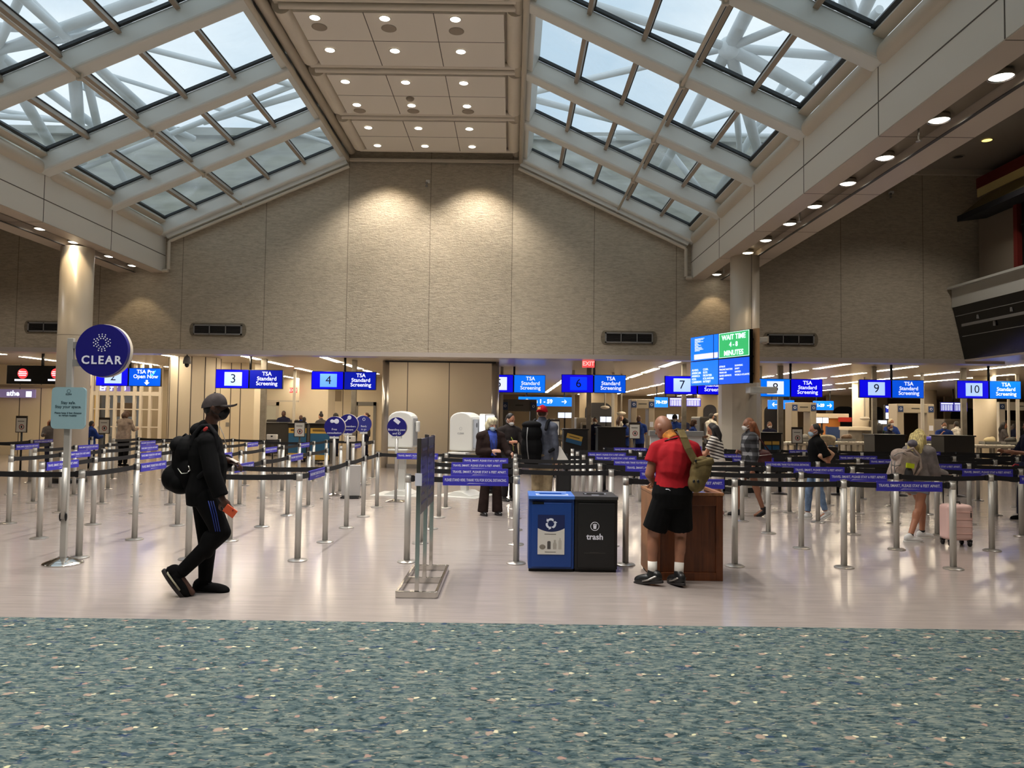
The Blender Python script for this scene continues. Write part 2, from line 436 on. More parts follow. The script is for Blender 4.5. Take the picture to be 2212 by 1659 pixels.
for side, (E, R) in (('left', (EL, RL)), ('right', (ER, RR))):
    e3 = lambda y, E=E: V((E[0], y, E[1])); r3 = lambda y, R=R: V((R[0], y, R[1]))
    sl = (r3(0) - e3(0)); SLn = sl.length; sd = sl.normalized()
    nrm = V((-sd.z, 0, sd.x)) if sd.x > 0 else V((sd.z, 0, -sd.x))      # up and out of the roof
    lift = nrm * 0.30
    for k, y in enumerate(RAF):
        mb = MB(); a, b = e3(y) - sd * 0.12, r3(y) + sd * 0.1
        mb.bar(a + nrm * 0.08, b + nrm * 0.08, 0.34, 0.36, up=nrm)
        o = struct(mb, 'roof_beam', RAFT, bevel=0.05, seg=3)
        mb = MB()
        for s_ in (-1, 1):
            mb.bar(e3(y) + lift * 0.92 + V((0, s_ * 0.19, 0)), r3(y) + lift * 0.92 + V((0, s_ * 0.19, 0)), 0.07, 0.05, up=nrm)
        struct(mb, 'roof_beam_frame', GASKET, o)
    for k in range(len(RAF) - 1):
        y1, y0 = RAF[k] - 0.15, RAF[k + 1] + 0.15
        if y1 < 1: continue
        wn += 1
        mb = MB(); g0 = lift
        mb.add([e3(y0) + g0, e3(y1) + g0, r3(y1) + g0, r3(y0) + g0], [(0, 1, 2, 3)])
        w_ = struct(mb, 'window_%d' % wn, GLASS)
        mb = MB(); gk = MB()
        for q in (0.2, 0.4, 0.6, 0.8):
            p = sl * q
            mb.bar(e3(y0 - 0.05) + p + nrm * 0.22, e3(y1 + 0.05) + p + nrm * 0.22, 0.075, 0.14, up=nrm)
            gk.bar(e3(y0) + p + nrm * 0.285, e3(y1) + p + nrm * 0.285, 0.11, 0.02, up=nrm)
        struct(mb, 'window_frame', PURL, w_)
        # rounded covers along eave and ridge
        mb = MB(); c0 = e3(0) + nrm * 0.03 - sd * 0.10
        mb.cap(V((c0.x, y0 + 0.12, c0.z)), V((c0.x, y1 - 0.06, c0.z)), 0.155, 0.155, n=18, k=5)
        mb.bar(V((c0.x, y0, c0.z)) + sd * 0.20 + nrm * 0.16, V((c0.x, y1, c0.z)) + sd * 0.20 + nrm * 0.16, 0.16, 0.05, up=nrm)
        gk.bar(V((c0.x, y0, c0.z)) + sd * 0.30 + nrm * 0.24, V((c0.x, y1, c0.z)) + sd * 0.30 + nrm * 0.24, 0.07, 0.05, up=nrm)
        struct(mb, 'window_sill', PIPEM, w_, sharp=40)
        mb = MB(); c0 = r3(0) + nrm * 0.05 - sd * 0.02
        mb.bar(V((c0.x, y0, c0.z)) + nrm * 0.1, V((c0.x, y1, c0.z)) + nrm * 0.1, 0.2, 0.34, up=nrm)
        struct(mb, 'window_trim', RAFT, w_)
        struct(gk, 'window_trim', GASKET, w_)
    # sprinkler pipe down the middle of the slope, under the rafters
    c0 = e3(0) + sl * 0.42 - nrm * 0.16
    mb = MB(); mb.tube((c0.x, 0, c0.z), (c0.x, WY - 0.35, c0.z), 0.032, n=10)
    for y in RAF[:8]: mb.box((c0.x, y, c0.z), (0.09, 0.05, 0.11))
    struct(mb, 'trim_%d' % tn, PIPEM); tn += 1
    # upstand and pipe where the slope meets the wall
    mb = MB(); mb.bar(e3(WY - 0.12) - nrm * 0.03, r3(WY - 0.12) - nrm * 0.03, 0.24, 0.34, up=nrm); struct(mb, 'trim_%d' % tn, RAFT); tn += 1
    mb = MB(); o_ = -0.04 if side == 'left' else 0.04
    a = e3(WY - 0.16) - nrm * 0.27; b = r3(WY - 0.16) - nrm * 0.27
    mb.path([V((a.x, WY - 0.16, a.z - 0.75)) , V((a.x, WY - 0.16, a.z - 0.02)), a + sd * 0.05, b], 0.045, n=10)
    mb.tube((a.x, WY - 0.16, a.z - 0.78), (a.x - (0.16 if side == 'left' else -0.16), WY - 0.16, a.z - 0.78), 0.045, n=10)
    struct(mb, 'trim_%d' % tn, PIPEM, sharp=40); tn += 1
mb = MB(); mb.bar((RL[0] - 0.1, WY - 0.14, 8.36), (RR[0] + 0.1, WY - 0.14, 8.36), 0.09, 0.06); struct(mb, 'trim_30', PIPEM)

# long beams with their light slots -----------------------------------------
FASC = mat('beam_fascia', (222, 218, 206), 0.45)
SOFF = mat('beam_soffit', (190, 176, 160), 0.3)
SLOT = mat('beam_slot', (120, 108, 92), 0.35)
bn = 0
for side, X, sg in (('left', XL, -1), ('right', XR, 1)):
    def bx(a, b, y0, z0, z1, mb):
        x0, x1 = sorted((X + sg * a, X + sg * b)); mb.bb((x0, y0, z0), (x1, WY - 0.005, z1))
    mb = MB(); bx(0.0, 0.36, -8, ZB, 6.26, mb); bx(0.36, 0.82, -8, ZB + 0.16, 6.26, mb)
    o = struct(mb, 'beam_%s' % side, FASC)
    mb = MB(); bx(0.004, 0.36, -8, ZB - 0.012, ZB - 0.001, mb); struct(mb, 'beam_panel', SOFF, o)
    mb = MB(); bx(0.37, 0.80, -8, ZB + 0.135, ZB + 0.159, mb); struct(mb, 'beam_slot_panel', SLOT, o)
    mb = MB(); bx(0.82, 1.24, -8, ZB - 0.012, ZB + 0.32, mb); struct(mb, 'beam_trim', SOFF, o)
    mb = MB(); bx(0.775, 0.83, -8, ZB - 0.0135, ZB - 0.005, mb); struct(mb, 'beam_joint', BLACK, o)
    mb = MB()
    x0, x1 = sorted((X - sg * 0.004, X + sg * 0.01))
    mb.bb((x0, -8, 5.745), (x1, WY - 0.01, 5.762))
    mb.bb((x0, -8, 6.255), (x1, WY - 0.01, 6.285))
    for y in RAF[1:]:
        mb.bb((x0, y - 0.008, ZB), (x1, y + 0.008, 6.26))
        xx = sorted((X, X + sg * 1.24)); mb.bb((xx[0], y - 0.007, ZB - 0.0135), (xx[1], y + 0.007, ZB - 0.0115))
    struct(mb, 'beam_joint_lines', SEAM, o)
    # wall above the beam, closing it to the aisle roof
    mb = MB(); x0, x1 = sorted((X + sg * 0.45, X + sg * 0.75)); mb.bb((x0, -8, 6.2), (x1, WY - 0.01, 6.62)); struct(mb, 'wall_%s_upper' % side, WHITE)
# aisle ceilings
AISLE = mat('aisle_ceiling', (150, 142, 130), 0.7)
mb = MB(); mb.bb((-17.2, -8, 6.58), (-9.75, WY, 6.66)); struct(mb, 'ceiling_left', AISLE)
mb = MB(); mb.prism([(5.2, 6.42), (5.2, 6.5), (7.5, 8.44), (13.0, 8.44), (13.0, 8.32), (7.6, 8.32)], 'Y', -8, WY); struct(mb, 'ceiling_right', AISLE)
mb = MB(); mb.bb((7.6, WY - 0.12, 8.18), (13.0, WY - 0.01, 8.32)); mb.bb((7.6, 14.2, 8.22), (13, 14.3, 8.325)); struct(mb, 'trim_31', PIPEM)
# roof over the part of the hall that lies behind the camera
mb = MB(); mb.bb((-9.9, -8.3, 6.2), (5.4, 1.0, 6.6)); o = struct(mb, 'ceiling_rear', WHITE)
mb = MB(); mb.bb((-9.9, 0.7, 6.2), (5.4, 1.0, 9.0)); struct(mb, 'wall_rear_upper', WHITE)

# columns -------------------------------------------------------------------
COLM = mat('column_cream', (222, 210, 190), 0.35)
mb = MB(); mb.tube((-9.92, 17.3, 0), (-9.92, 17.3, ZB - 0.01), 0.345, n=40); c = struct(mb, 'column_left', COLM)
mb = MB(); mb.tube((-9.92, 17.3, 0.0), (-9.92, 17.3, 0.11), 0.357, n=40); struct(mb, 'baseboard_left', BLACK, c)
mb = MB(); mb.tube((-9.92, 17.3, 3.295), (-9.92, 17.3, 3.302), 0.347, n=40); struct(mb, 'column_joint_line', SEAM, c)
mb = MB(); mb.tube((5.26, 17.3, 0), (5.26, 17.3, ZB - 0.01), 0.32, n=40); c = struct(mb, 'column_right', COLM)
mb = MB(); n_ = 10; R_ = 0.46
mb.prism([(5.14 + R_ * math.cos(2 * math.pi * (i + 0.5) / n_), 17.3 + R_ * math.sin(2 * math.pi * (i + 0.5) / n_)) for i in range(n_)], 'Z', 0, 2.5)
struct(mb, 'column_casing', mat('column_casing_grey', (190, 182, 166), 0.4), c)
mb = MB(); R_ = 0.475; mb.prism([(5.14 + R_ * math.cos(2 * math.pi * (i + 0.5) / n_), 17.3 + R_ * math.sin(2 * math.pi * (i + 0.5) / n_)) for i in range(n_)], 'Z', 0, 0.11)
struct(mb, 'baseboard_right', BLACK, c)
mb = MB(); mb.bb((5.315, 16.975, 2.5), (5.322, 16.99, ZB - 0.01)); struct(mb, 'column_joint_line', SEAM, c)

# low ceiling over the checkpoint ---------------------------------------------
LOWC = mat('low_ceiling', (196, 184, 168), 0.3)
mb = MB(); mb.bb((-26, WY + 0.45, ZS), (40, 62, ZS + 0.3)); struct(mb, 'ceiling', LOWC)
mb = MB(); mb.bb((-26, WY + 0.001, ZS - 0.004), (40, WY + 0.45, ZS + 0.3)); struct(mb, 'ceiling_edge', LOWC)

# outside: roof mass and space-frame trusses seen through the glass --------------
OUTM = noisy('weathered_roof_panel', (168, 166, 152), 0.16, (0.5, 3, 3), 0.6)
mb = MB(); mb.bb((-24, 24.4, 6.2), (22, 34, 10.6)); o = struct(mb, 'exterior_wall', OUTM)
mb = MB()
mb.bb((-24, 24.2, 10.5), (22, 24.5, 10.75)); struct(mb, 'exterior_wall_trim', mat('outer_coping', (160, 160, 150), 0.6), o)
mb = MB(); mb.bb((-30, WY + 0.46, 5.9), (-9.3, 25, 6.2)); mb.bb((4.9, WY + 0.46, 5.9), (26, 25, 6.2)); mb.bb((-9.3, WY + 0.46, 5.9), (4.9, 25, 6.15)); struct(mb, 'exterior_roof', OUTM)
TRM = mat('painted_truss', (226, 230, 230), 0.5)
def tube_net(tubes, nodes, name, label):
    mb = MB()
    for (ax, ay, aY), (bx_, by, bY), r in tubes: mb.tube(PY(ax, ay, aY), PY(bx_, by, bY), r, n=10)
    for (px, py, Y), r in nodes: mb.ell(PY(px, py, Y), (r, r, r), n=12, m=8)
    return single(mb, name, TRM, label, 'roof truss', 'pale tubular trusses above the skylights')
N1, N2, N3 = (1575, 103, 16), (1806, 122, 17), (1545, 395, 22.5)
tube_net([(N1, (1668, -80, 14), .15), (N1, (1800, 10, 14), .09), (N1, N2, .10), (N1, (1850, 255, 18), .14), (N1, (1655, 390, 21.5), .13), (N1, (1425, 375, 22.5), .13), (N1, (1120, 206, 20), .07), (N1, (1285, 12, 15), .09)], [(N1, .24)], 'roof_truss', 'star of eight pale tubes above the right skylight')
tube_net([(N2, (1830, -40, 15), .12), (N2, (1630, 290, 20.5), .09), (N2, (1690, 345, 21.5), .09), (N2, (1900, 20, 15), .09), ((1828, -20, 15), (1870, 90, 17), .09), ((1890, -30, 13), (1850, 60, 15), .12)], [(N2, .18)], 'roof_truss', 'tube cluster above the eave of the right skylight')
tube_net([((1120, 206, 20), (1440, 132, 19), .085), ((1120, 206, 20), (1480, 300, 22), .085), ((1120, 290, 22), (1330, 300, 22), .06), ((1325, 330, 22.5), (1760, 182, 19.5), .08), ((1450, 330, 22.5), (1520, 420, 23), .09), ((1700, 172, 19), (1540, 430, 23.5), .11), ((1582, 130, 16.5), (1606, 420, 23), .08), ((1330, 286, 22), (1760, 296, 22), .07)], [((1120, 206, 20), .15)], 'roof_truss', 'slender pale tubes low behind the right skylight')
L1 = (-10, 112, 18)
tube_net([(L1, (330, -10, 15), .12), (L1, (300, 55, 16), .08), (L1, (60, -40, 15), .10), (L1, (120, 330, 22), .15), (L1, (200, 268, 21.5), .12), ((-20, 58, 17), (140, 62, 17), .10), ((-20, 250, 21.5), (180, 262, 22), .08), ((-20, 235, 21.5), (150, 262, 22), .06)], [(L1, .24)], 'roof_truss', 'star of pale tubes at the upper left corner of the left skylight')
tube_net([((156, 100, 18), (176, 350, 22.8), .16), ((172, 100, 18), (226, 340, 22.8), .11), ((100, 150, 19), (420, 300, 22.5), .09), ((60, 0, 16), (400, 330, 22.5), .12), ((20, -30, 15), (320, 240, 20), .10), ((150, 68, 17), (360, -30, 15), .10)], [((155, 100, 18), .2)], 'roof_truss', 'upright pair of thick pale tubes above the left skylight')
tube_net([((150, 62, 18), (760, 216, 21), .075), ((440, 264, 21.5), (760, 170, 20), .085), ((120, 388, 23), (700, 158, 20), .075), ((176, 320, 22.5), (204, 300, 22), .10), ((222, 302, 22), (270, 390, 23), .10), ((230, 160, 19.5), (720, 312, 23), .06), ((560, 280, 23), (740, 282, 23), .07)], [((180, 330, 22.5), .22)], 'roof_truss', 'long slender pale tubes crossing behind the left skylight')
# ------------------------------------------------------------------ ceiling lamps
# recessed downlights in the spine: 3 per row, two rows per bay
rows_px = [((679, 34), (831, 38), (984, 42)), ((711, 103), (853, 108), (996, 113)), ((745, 173), (876, 176), (1002, 180)),
           ((770, 223), (889, 226), (1009, 230)), ((795, 273), (904, 276), (1014, 278)), ((815, 312), (918, 314), (1020, 317))]
dl_me = None
def downlight(z, x, y, r=0.085, es=None, label='', group='', name='recessed_downlight', ring=TILE):
    root = thing(name, label, 'ceiling light', (x, y, z), group)
    mb = MB(); mb.lathe([(r, -0.001), (r * 1.28, -0.004), (r * 1.28, 0.004), (r, 0.004)], (x, y, z - 0.012), n=24, ring=True)
    mb.build('trim_ring', ring, root)
    mb = MB(); mb.lathe([(0.001, 0), (r, 0), (r, 0.004), (0.001, 0.004)], (x, y, z - 0.012), n=24)
    mb.build('lens', es or LAMPW, root)
    return root
pos = [1, 2, 0]
across = ['left-hand', 'middle', 'right-hand']
rowsY = []
for i, row in enumerate(reversed(rows_px)):
    ys = [PZ(px, py, ZC).y for px, py in row]; yy = sum(ys) / 3; rowsY.append(yy)
    for j, (px, py) in enumerate(row):
        x = PZ(px, py, ZC).x
        downlight(ZC - 0.008, x, yy, 0.088, label='round downlight in the ceiling spine, %s row from the wall, %s of three' % (ORD[i], across[j]), group='downlights in the ceiling spine')
XS = [-3.42, -2.2, -1.0]
k = 0
yy = rowsY[-1]
extraY = [rowsY[-1] - 1.2 * (q + 1) for q in range(14) if rowsY[-1] - 1.2 * (q + 1) > -7]
for q, y in enumerate(extraY[:0]):
    for j in range(3):
        downlight(ZC - 0.008, XS[j], y, 0.088, label='round downlight in the ceiling spine, %s row from the wall, %s of three' % (ORD[6 + q], across[j]), group='downlights in the ceiling spine')
# ceiling speakers, dim round grilles
SPK = mat('speaker_grille', (150, 138, 122), 0.8)
for px, py, lab in ((690, 57, 'left-hand one near the top edge of the photo'), (840, 60, 'middle one near the top edge of the photo'), (986, 66, 'right-hand one near the top edge of the photo'),
                    (777, 238, 'left-hand one in the second bay from the wall'), (893, 239, 'middle one in the second bay from the wall'), (1011, 240, 'right-hand one in the second bay from the wall')):
    p = PZ(px, py, ZC)
    mb = MB(); mb.lathe([(0.001, -0.012), (0.11, -0.012), (0.135, -0.006), (0.135, 0.0), (0.001, 0.0)], (p.x, p.y, ZC - 0.011), n=24)
    single(mb, 'ceiling_speaker', SPK, 'round beige speaker grille in the ceiling, ' + lab, 'speaker', 'ceiling speakers')
p = PZ(886, 211, ZC); mb = MB(); mb.ell((p.x, p.y, ZC - 0.02), (0.09, 0.09, 0.06)); single(mb, 'ceiling_smoke_detector', SPK, 'small domed detector in the middle of the ceiling spine', 'smoke detector')
# lamps in the beam slots
right_px = [(2185, 160), (2048, 254), (1928, 336), (1845, 392), (1770, 442), (1718, 480), (1664, 516), (1622, 543), (1555, 590)]
left_px = [(50, 490), (125, 519), (210, 550), (250, 570)]
BEAMY = {'left': [], 'right': []}
for side, px_, X in (('right', right_px, 5.30), ('left', left_px, -9.83)):
    for i, (px, py) in enumerate(px_):
        p = PZ(px, py, ZB + 0.1); BEAMY[side].append(p.y)
        root = thing('slot_downlight', 'bright round lamp in the light slot of the %s beam, %s from the concrete wall' % (side, ORD[len(px_) - 1 - i]), 'ceiling light', (X, p.y, ZB + 0.06), 'lamps in the %s beam' % side)
        mb = MB(); mb.lathe([(0.10, 0.075), (0.125, 0.0), (0.135, -0.004), (0.135, 0.006), (0.125, 0.08)], (X, p.y, ZB + 0.055), n=24, ring=True); mb.build('reflector', CHROME, root)
        mb = MB(); mb.lathe([(0.001, -0.012), (0.07, -0.008), (0.115, 0.012), (0.115, 0.05), (0.001, 0.05)], (X, p.y, ZB + 0.055), n=24); mb.build('lamp', LAMPW, root)
# sprinklers in the right slot
for px, py, lab in ((2005, 292, 'third and fourth lamp of the right beam'), (1733, 470, 'sixth lamp of the right beam and the wall'), (1568, 583, 'last lamp of the right beam and the column')):
    p = PZ(px, py, ZB); mb = MB(); mb.tube((5.22, p.y, ZB - 0.07), (5.22, p.y, ZB + 0.135), 0.012, n=8); mb.lathe([(0.001, 0), (0.035, 0), (0.035, 0.008), (0.001, 0.008)], (5.22, p.y, ZB - 0.085), n=12)
    single(mb, 'ceiling_sprinkler', STEEL, 'small metal sprinkler head hanging near the ' + lab, 'sprinkler', 'sprinklers in the right beam')
# right aisle ceiling
YEL = mat('lamp_yellow', (255, 226, 120), 0.4, emit=(255, 222, 120), es=2.2)
p = PZ(2132, 302, 8.32); downlight(8.318, p.x, p.y, 0.11, YEL, 'yellowish round downlight in the side aisle ceiling', ring=AISLE)
p = PZ(2070, 338, 8.32); downlight(8.318, p.x, p.y, 0.11, DARK, 'unlit dark downlight in the side aisle ceiling', ring=AISLE)
# linear fluorescent strips in the low ceiling
strip_me = None
def strip(x, y, L, label, group, w=0.20, along='Y'):
    global strip_me
    root = thing('linear_ceiling_light', label, 'ceiling light', (x, y, ZS), group)
    sx, sy = (w, L) if along == 'Y' else (L, w)
    mb = MB(); mb.bb((x - sx / 2 - 0.03, y - sy / 2 - 0.03, ZS - 0.006), (x + sx / 2 + 0.03, y + sy / 2 + 0.03, ZS - 0.001)); mb.build('frame', WHITE, root)
    mb = MB(); mb.bb((x - sx / 2, y - sy / 2, ZS - 0.012), (x + sx / 2, y + sy / 2, ZS - 0.0065)); mb.build('diffuser', STRIPM, root)
def rowname(x): return 'row of strips'
left_rows = [(-5.5, 23.2, 3, 'strips above lane four'), (-7.8, 22.3, 4, 'strips above lane three'), (-10.1, 21.6, 5, 'strips above lane two'), (-12.6, 22.4, 4, 'strips beside the left column'), (-15.2, 21.6, 3, 'strips at the far left')]
right_rows = [(4.8, 23.3, 10, 'strips above lane seven'), (7.2, 25.2, 9, 'strips right of lane seven'), (9.75, 23.3, 10, 'strips above lane eight'), (12.1, 24.2, 10, 'strips above lane nine'), (14.6, 23.0, 10, 'strips above lane ten'), (17.1, 24.0, 8, 'strips at the far right'), (2.3, 33.5, 6, 'strips above lane six'), (-0.1, 35.0, 5, 'strips above lane five')]
for x, y0, n_, g in left_rows + right_rows:
    for i in range(n_):
        strip(x, y0 + 3.35 * i, 2.5, 'white ceiling strip light, %s from the front among the %s' % (ORD[i], g), g)
strip(-2.95, 21.9, 1.25, 'short white ceiling light strip in front of the cream panelled pier', None, along='X')
strip(-16.4, 20.95, 3.6, 'long white ceiling light strip near the left edge above black screens', None, along='X')
# ------------------------------------------------------------------ belt stanchions, belts and the blue belt signs
BELT = mat('black_webbing', (16, 15, 17), 0.7)
SIGNB = mat('belt_sign_blue', (58, 54, 178), 0.5)
LETW = mat('sign_lettering_white', (226, 228, 240), 0.5)
def gx(j): return 0.07 + 1.195 * j
def gy(k): return 8.45 + 1.235 * k
HP = 0.955
proto = {}
def make_post(kind):
    root = thing('belt_stanchion', None, None, local=True)
    pm = POSTM if kind == 'grey' else BLACK
    mb = MB(); mb.lathe([(0.001, 0.0), (0.105, 0.0), (0.105, 0.008), (0.09, 0.016), (0.05, 0.022), (0.036, 0.026), (0.001, 0.026)], n=28) if kind == 'grey' else mb.lathe([(0.001, 0.0), (0.18, 0.0), (0.18, 0.012), (0.15, 0.026), (0.05, 0.045), (0.001, 0.045)], n=28)
    mb.build('base', STEEL if kind == 'grey' else BLACK, root, sharp=35)
    mb = MB(); mb.tube((0, 0, 0.02), (0, 0, HP - 0.09), 0.034, n=20); mb.build('post', pm, root)
    mb = MB(); mb.tube((0, 0, HP - 0.09), (0, 0, HP - 0.006), 0.0335, n=20); mb.tube((0, 0, HP - 0.006), (0, 0, HP), 0.036, n=20)
    mb.build('belt_head', pm, root)
    mb = MB(); mb.tube((0, 0, HP), (0, 0, HP + 0.004), 0.031, n=20); mb.build('cap', BLACK, root)
    return root
for kd in ('grey', 'black'): proto[kd] = make_post(kd)
PROTO_KIDS = {kd: list(proto[kd].children) for kd in proto}
used = {'grey': False, 'black': False}
POSTS = {}
def post(key, x, y, label, group, kind='grey'):
    if not used[kind]: r = proto[kind]; used[kind] = True
    else:
        r = proto[kind].copy(); COL.objects.link(r)
        for ch in PROTO_KIDS[kind]:
            c = ch.copy(); COL.objects.link(c); c.parent = r
    r.location = (x, y, 0); tag(r, label, 'queue stanchion', group); ORG[r.name] = V((x, y, 0))
    POSTS[key] = r; return r
def belt(key, p, q, z=HP - 0.045, h=0.058, sag=0.012, name='belt', r0=0.034):
    """a strap from the head of one post to the next; belongs to the post it is drawn out of"""
    r = POSTS[key]; p = V((p[0], p[1], z)); q = V((q[0], q[1], z)); d = (q - p).normalized()
    a, b = p + d * r0, q - d * (r0 + 0.006); n_ = 6; mb = MB(); side = V((-d.y, d.x, 0)) * 0.0016
    vs = []
    for i in range(n_ + 1):
        t_ = i / n_; c = a.lerp(b, t_) - V((0, 0, sag * 4 * t_ * (1 - t_)))
        vs += [c - side + V((0, 0, -h / 2)), c + side + V((0, 0, -h / 2)), c + side + V((0, 0, h / 2)), c - side + V((0, 0, h / 2))]
    fs = [(4 * i + e, 4 * i + (e + 1) % 4, 4 * i + 4 + (e + 1) % 4, 4 * i + 4 + e) for i in range(n_) for e in range(4)] + [(3, 2, 1, 0), tuple(4 * n_ + e for e in range(4))]
    mb.add(vs, fs)
    u = V((0, 0, 1)); mb.bar(a, a + d * 0.03, 0.03, h + 0.012); mb.bar(b - d * 0.03, b, 0.03, h + 0.012)
    o = mb.build(name, BELT, r); return o
SIGN_ME = {}
def belt_sign(p, q, s0, label, group, text=0, L=0.72, z=HP - 0.045, drop=0.0):
    """blue fabric sleeve over a belt; s0 = metres from p along p->q; drawn so that it faces the near side"""
    p, q = V((p[0], p[1], 0)), V((q[0], q[1], 0)); d = (q - p).normalized()
    c = p + d * (s0 + L / 2) + V((0, 0, z + 0.034))
    if (text, L) not in SIGN_ME:
        mb = MB(); H = 0.105; n_ = 8
        prof = [(0.0085, 0.0), (0.0085, -H), (0.0055, -H), (0.0055, -0.006), (-0.0055, -0.006), (-0.0055, -H), (-0.0085, -H), (-0.0085, 0.0)]
        vs = [V((sx * L / 2, y, z_)) for sx in (-1, 1) for y, z_ in prof]
        mb.add(vs, [tuple(range(8)), tuple(reversed(range(8, 16)))] + [(i, (i + 1) % 8, 8 + (i + 1) % 8, 8 + i) for i in range(8)])
        sm = mb.mesh('belt_sign', SIGNB)
        tb_ = MB()
        txt = ['TRAVEL SMART, PLEASE STAY 6 FEET APART.', 'PLEASE STAND HERE. THANK YOU FOR SOCIAL DISTANCING.'][text]
        for sgn in (-1, 1):
            f = frame_at((0, sgn * 0.0086, -0.045), (-sgn, 0, 0))
            vs_, fs_ = text_data(txt, 0.042, bold=0.0006, depth=0.0006)
            wd = max(v.x for v in vs_) - min(v.x for v in vs_); k_ = (L * 0.94) / wd
            tb_.add([f @ V((v.x * k_, v.y, v.z)) for v in vs_], fs_)
            f = frame_at((0, sgn * 0.009, -0.083), (-sgn, 0, 0))
            tb_.add([f @ V(v) for v in ((-0.10, -0.004, 0), (-0.07, 0.006, 0), (0.14, 0.002, 0), (-0.06, 0.001, 0))], [(0, 1, 2, 3)])
        SIGN_ME[(text, L)] = (sm, tb_.mesh('lettering', LETW))
    sm, tm = SIGN_ME[(text, L)]
    o = link_mesh('belt_sign', sm); o.location = c; o.rotation_euler = (drop, 0, math.atan2(d.y, d.x))
    l = link_mesh('lettering', tm, o)
    return tag(o, label, 'belt sign', group)
def side_name(j): return 'left' if j < 0 else 'right'
LINE = {-2 - i: ORD[i] + ' line left of the poster frame' for i in range(8)}
def ordn(n): return ORD[n]
# left field: straps run away from the camera
cells = {}
for j in range(-9, -1):
    kmax = 4 if j == -2 else 9
    for k in range(kmax + 1):
        x, y = gx(j), gy(k)
        if 1106 + 1655 * x / y < -12: continue
        if (x + 9.86) ** 2 + (y - 17.3) ** 2 < 0.5 ** 2: continue
        if j == -2 and k > 4: continue
        cells[(j, k)] = (x, y)
        post((j, k), x, y, 'grey belt stanchion, %s from the front, %s' % (ordn(k), LINE[j]), 'stanchions of the left queue')
nsg = 0
for (j, k), p in list(cells.items()):
    q = cells.get((j, k + 1)) or ((gx(j), gy(k + 1)) if j < -6 and k < 9 else None)
    if q is None or (j == -3 and k in (5, 6)): continue
    if (q[0] + 9.86) ** 2 + (q[1] - 17.3) ** 2 < 0.5 ** 2: continue
    belt((j, k), p, q)
    if (k % 2 == 1 and j < -2) or (j, k) in ((-2, 0),):
        s0 = 0.4 if (j, k) == (-2, 0) else 0.09
        belt_sign(p, q, s0, 'blue belt sign behind the %s post, %s' % (ordn(k), LINE[j]), 'belt signs in the left queue')
for k, a, b in ((0, -2, -3), (1, -2, -3), (0, -4, -5), (9, -3, -4), (9, -5, -6), (9, -7, -8), (8, -5, -4), (6, -9, -8), (9, -6, -7)):
    if (a, k) in cells: belt((a, k), cells[(a, k)], cells.get((b, k), (gx(b), gy(k))), name='belt', z=HP - 0.045)
# middle lane and the field on the right: straps run across
def mlabel(j, k):
    if j == -1: return 'grey belt stanchion on the left edge of the middle lane, %s from the front' % ordn(k)
    if j == 0: return 'grey belt stanchion on the right edge of the middle lane, %s from the front' % ordn(k)
    return 'grey belt stanchion, %s row back, %s column right of the recycling bins' % (ordn(k), ordn(j - 1))
for j in range(-1, 9):
    for k in range(0, 7):
        x, y = gx(j), gy(k)
        if j == -1 and k > 4: continue
        if j == 0 and k > 4: continue
        if 1106 + 1655 * x / y > 2228: continue
        if j == 8 and k < 4: continue
        cells[(j, k)] = (x, y)
        post((j, k), x, y, mlabel(j, k), 'stanchions of the middle lane' if j < 1 else 'stanchions of the right queue')
for (j, k), p in list(cells.items()):
    if j < -1: continue
    q = cells.get((j + 1, k))
    if q is None and j >= 5: q = (gx(j + 1), gy(k) + (0.0 if k else -0.1))
    if q is None or (j == 0 and k == 0): continue
    belt((j, k), p, q, sag=0.012 if j < 4 else 0.02)
    nm = '%s row back, %s gap right of the middle lane' % (ordn(k), ordn(j - 1)) if j > 0 else ''
    if j == -1 and k < 4: belt_sign(p, q, [0.38, 0.37, 0.28, 0.36][k], 'blue distancing sign across the middle lane, %s from the front' % ordn(k), 'belt signs across the middle lane', text=1 if k == 0 else 0)
    elif j in (1, 3, 5) and k < 6: belt_sign(p, q, 0.36 if k < 4 else 0.2, 'blue belt sign, ' + nm, 'belt signs in the right queue', text=1 if (j == 3 and k in (3, 5)) or (j == 1 and k == 3) else 0)
    elif j == 6 and k == 1: belt_sign(p, q, 0.06, 'blue distancing sign on a belt cut by the right edge of the photo', 'belt signs in the right queue')
belt((-2, 4), cells[(-2, 4)], cells[(-1, 4)]); belt_sign(cells[(-2, 4)], cells[(-1, 4)], 0.33, 'blue distancing sign behind the free-standing poster frame', 'belt signs across the middle lane')
# black double-belt posts along the checkpoint
bl = []
for i, (px, py) in enumerate([(1303, 1060), (1435, 1064), (1568, 1067), (1692, 1069), (1825, 1072), (1960, 1074), (2095, 1077)]):
    p = FL(px, py); bl.append((p.x, 16.75))
for i, (x, y) in enumerate(bl):
    post(('b', i), x, y, 'black double-belt stanchion in front of the checkpoint desks, %s from the left' % ordn(i), 'black stanchions before the checkpoint', 'black')
for i in range(len(bl)):
    q = bl[i + 1] if i + 1 < len(bl) else (bl[i][0] + 1.3, 16.75)
    if i == 2: q = (bl[3][0], bl[3][1])
    belt(('b', i), bl[i], q, z=HP - 0.03); belt(('b', i), bl[i], q, z=0.5, name='lower_belt')
    if i in (0, 3, 5): belt_sign(bl[i], q, 0.2, 'blue sign on a black double belt, %s gap from the left' % ordn(i), 'signs on the black belts', z=HP - 0.03)
for kd in ('grey', 'black'):
    assert used[kd]
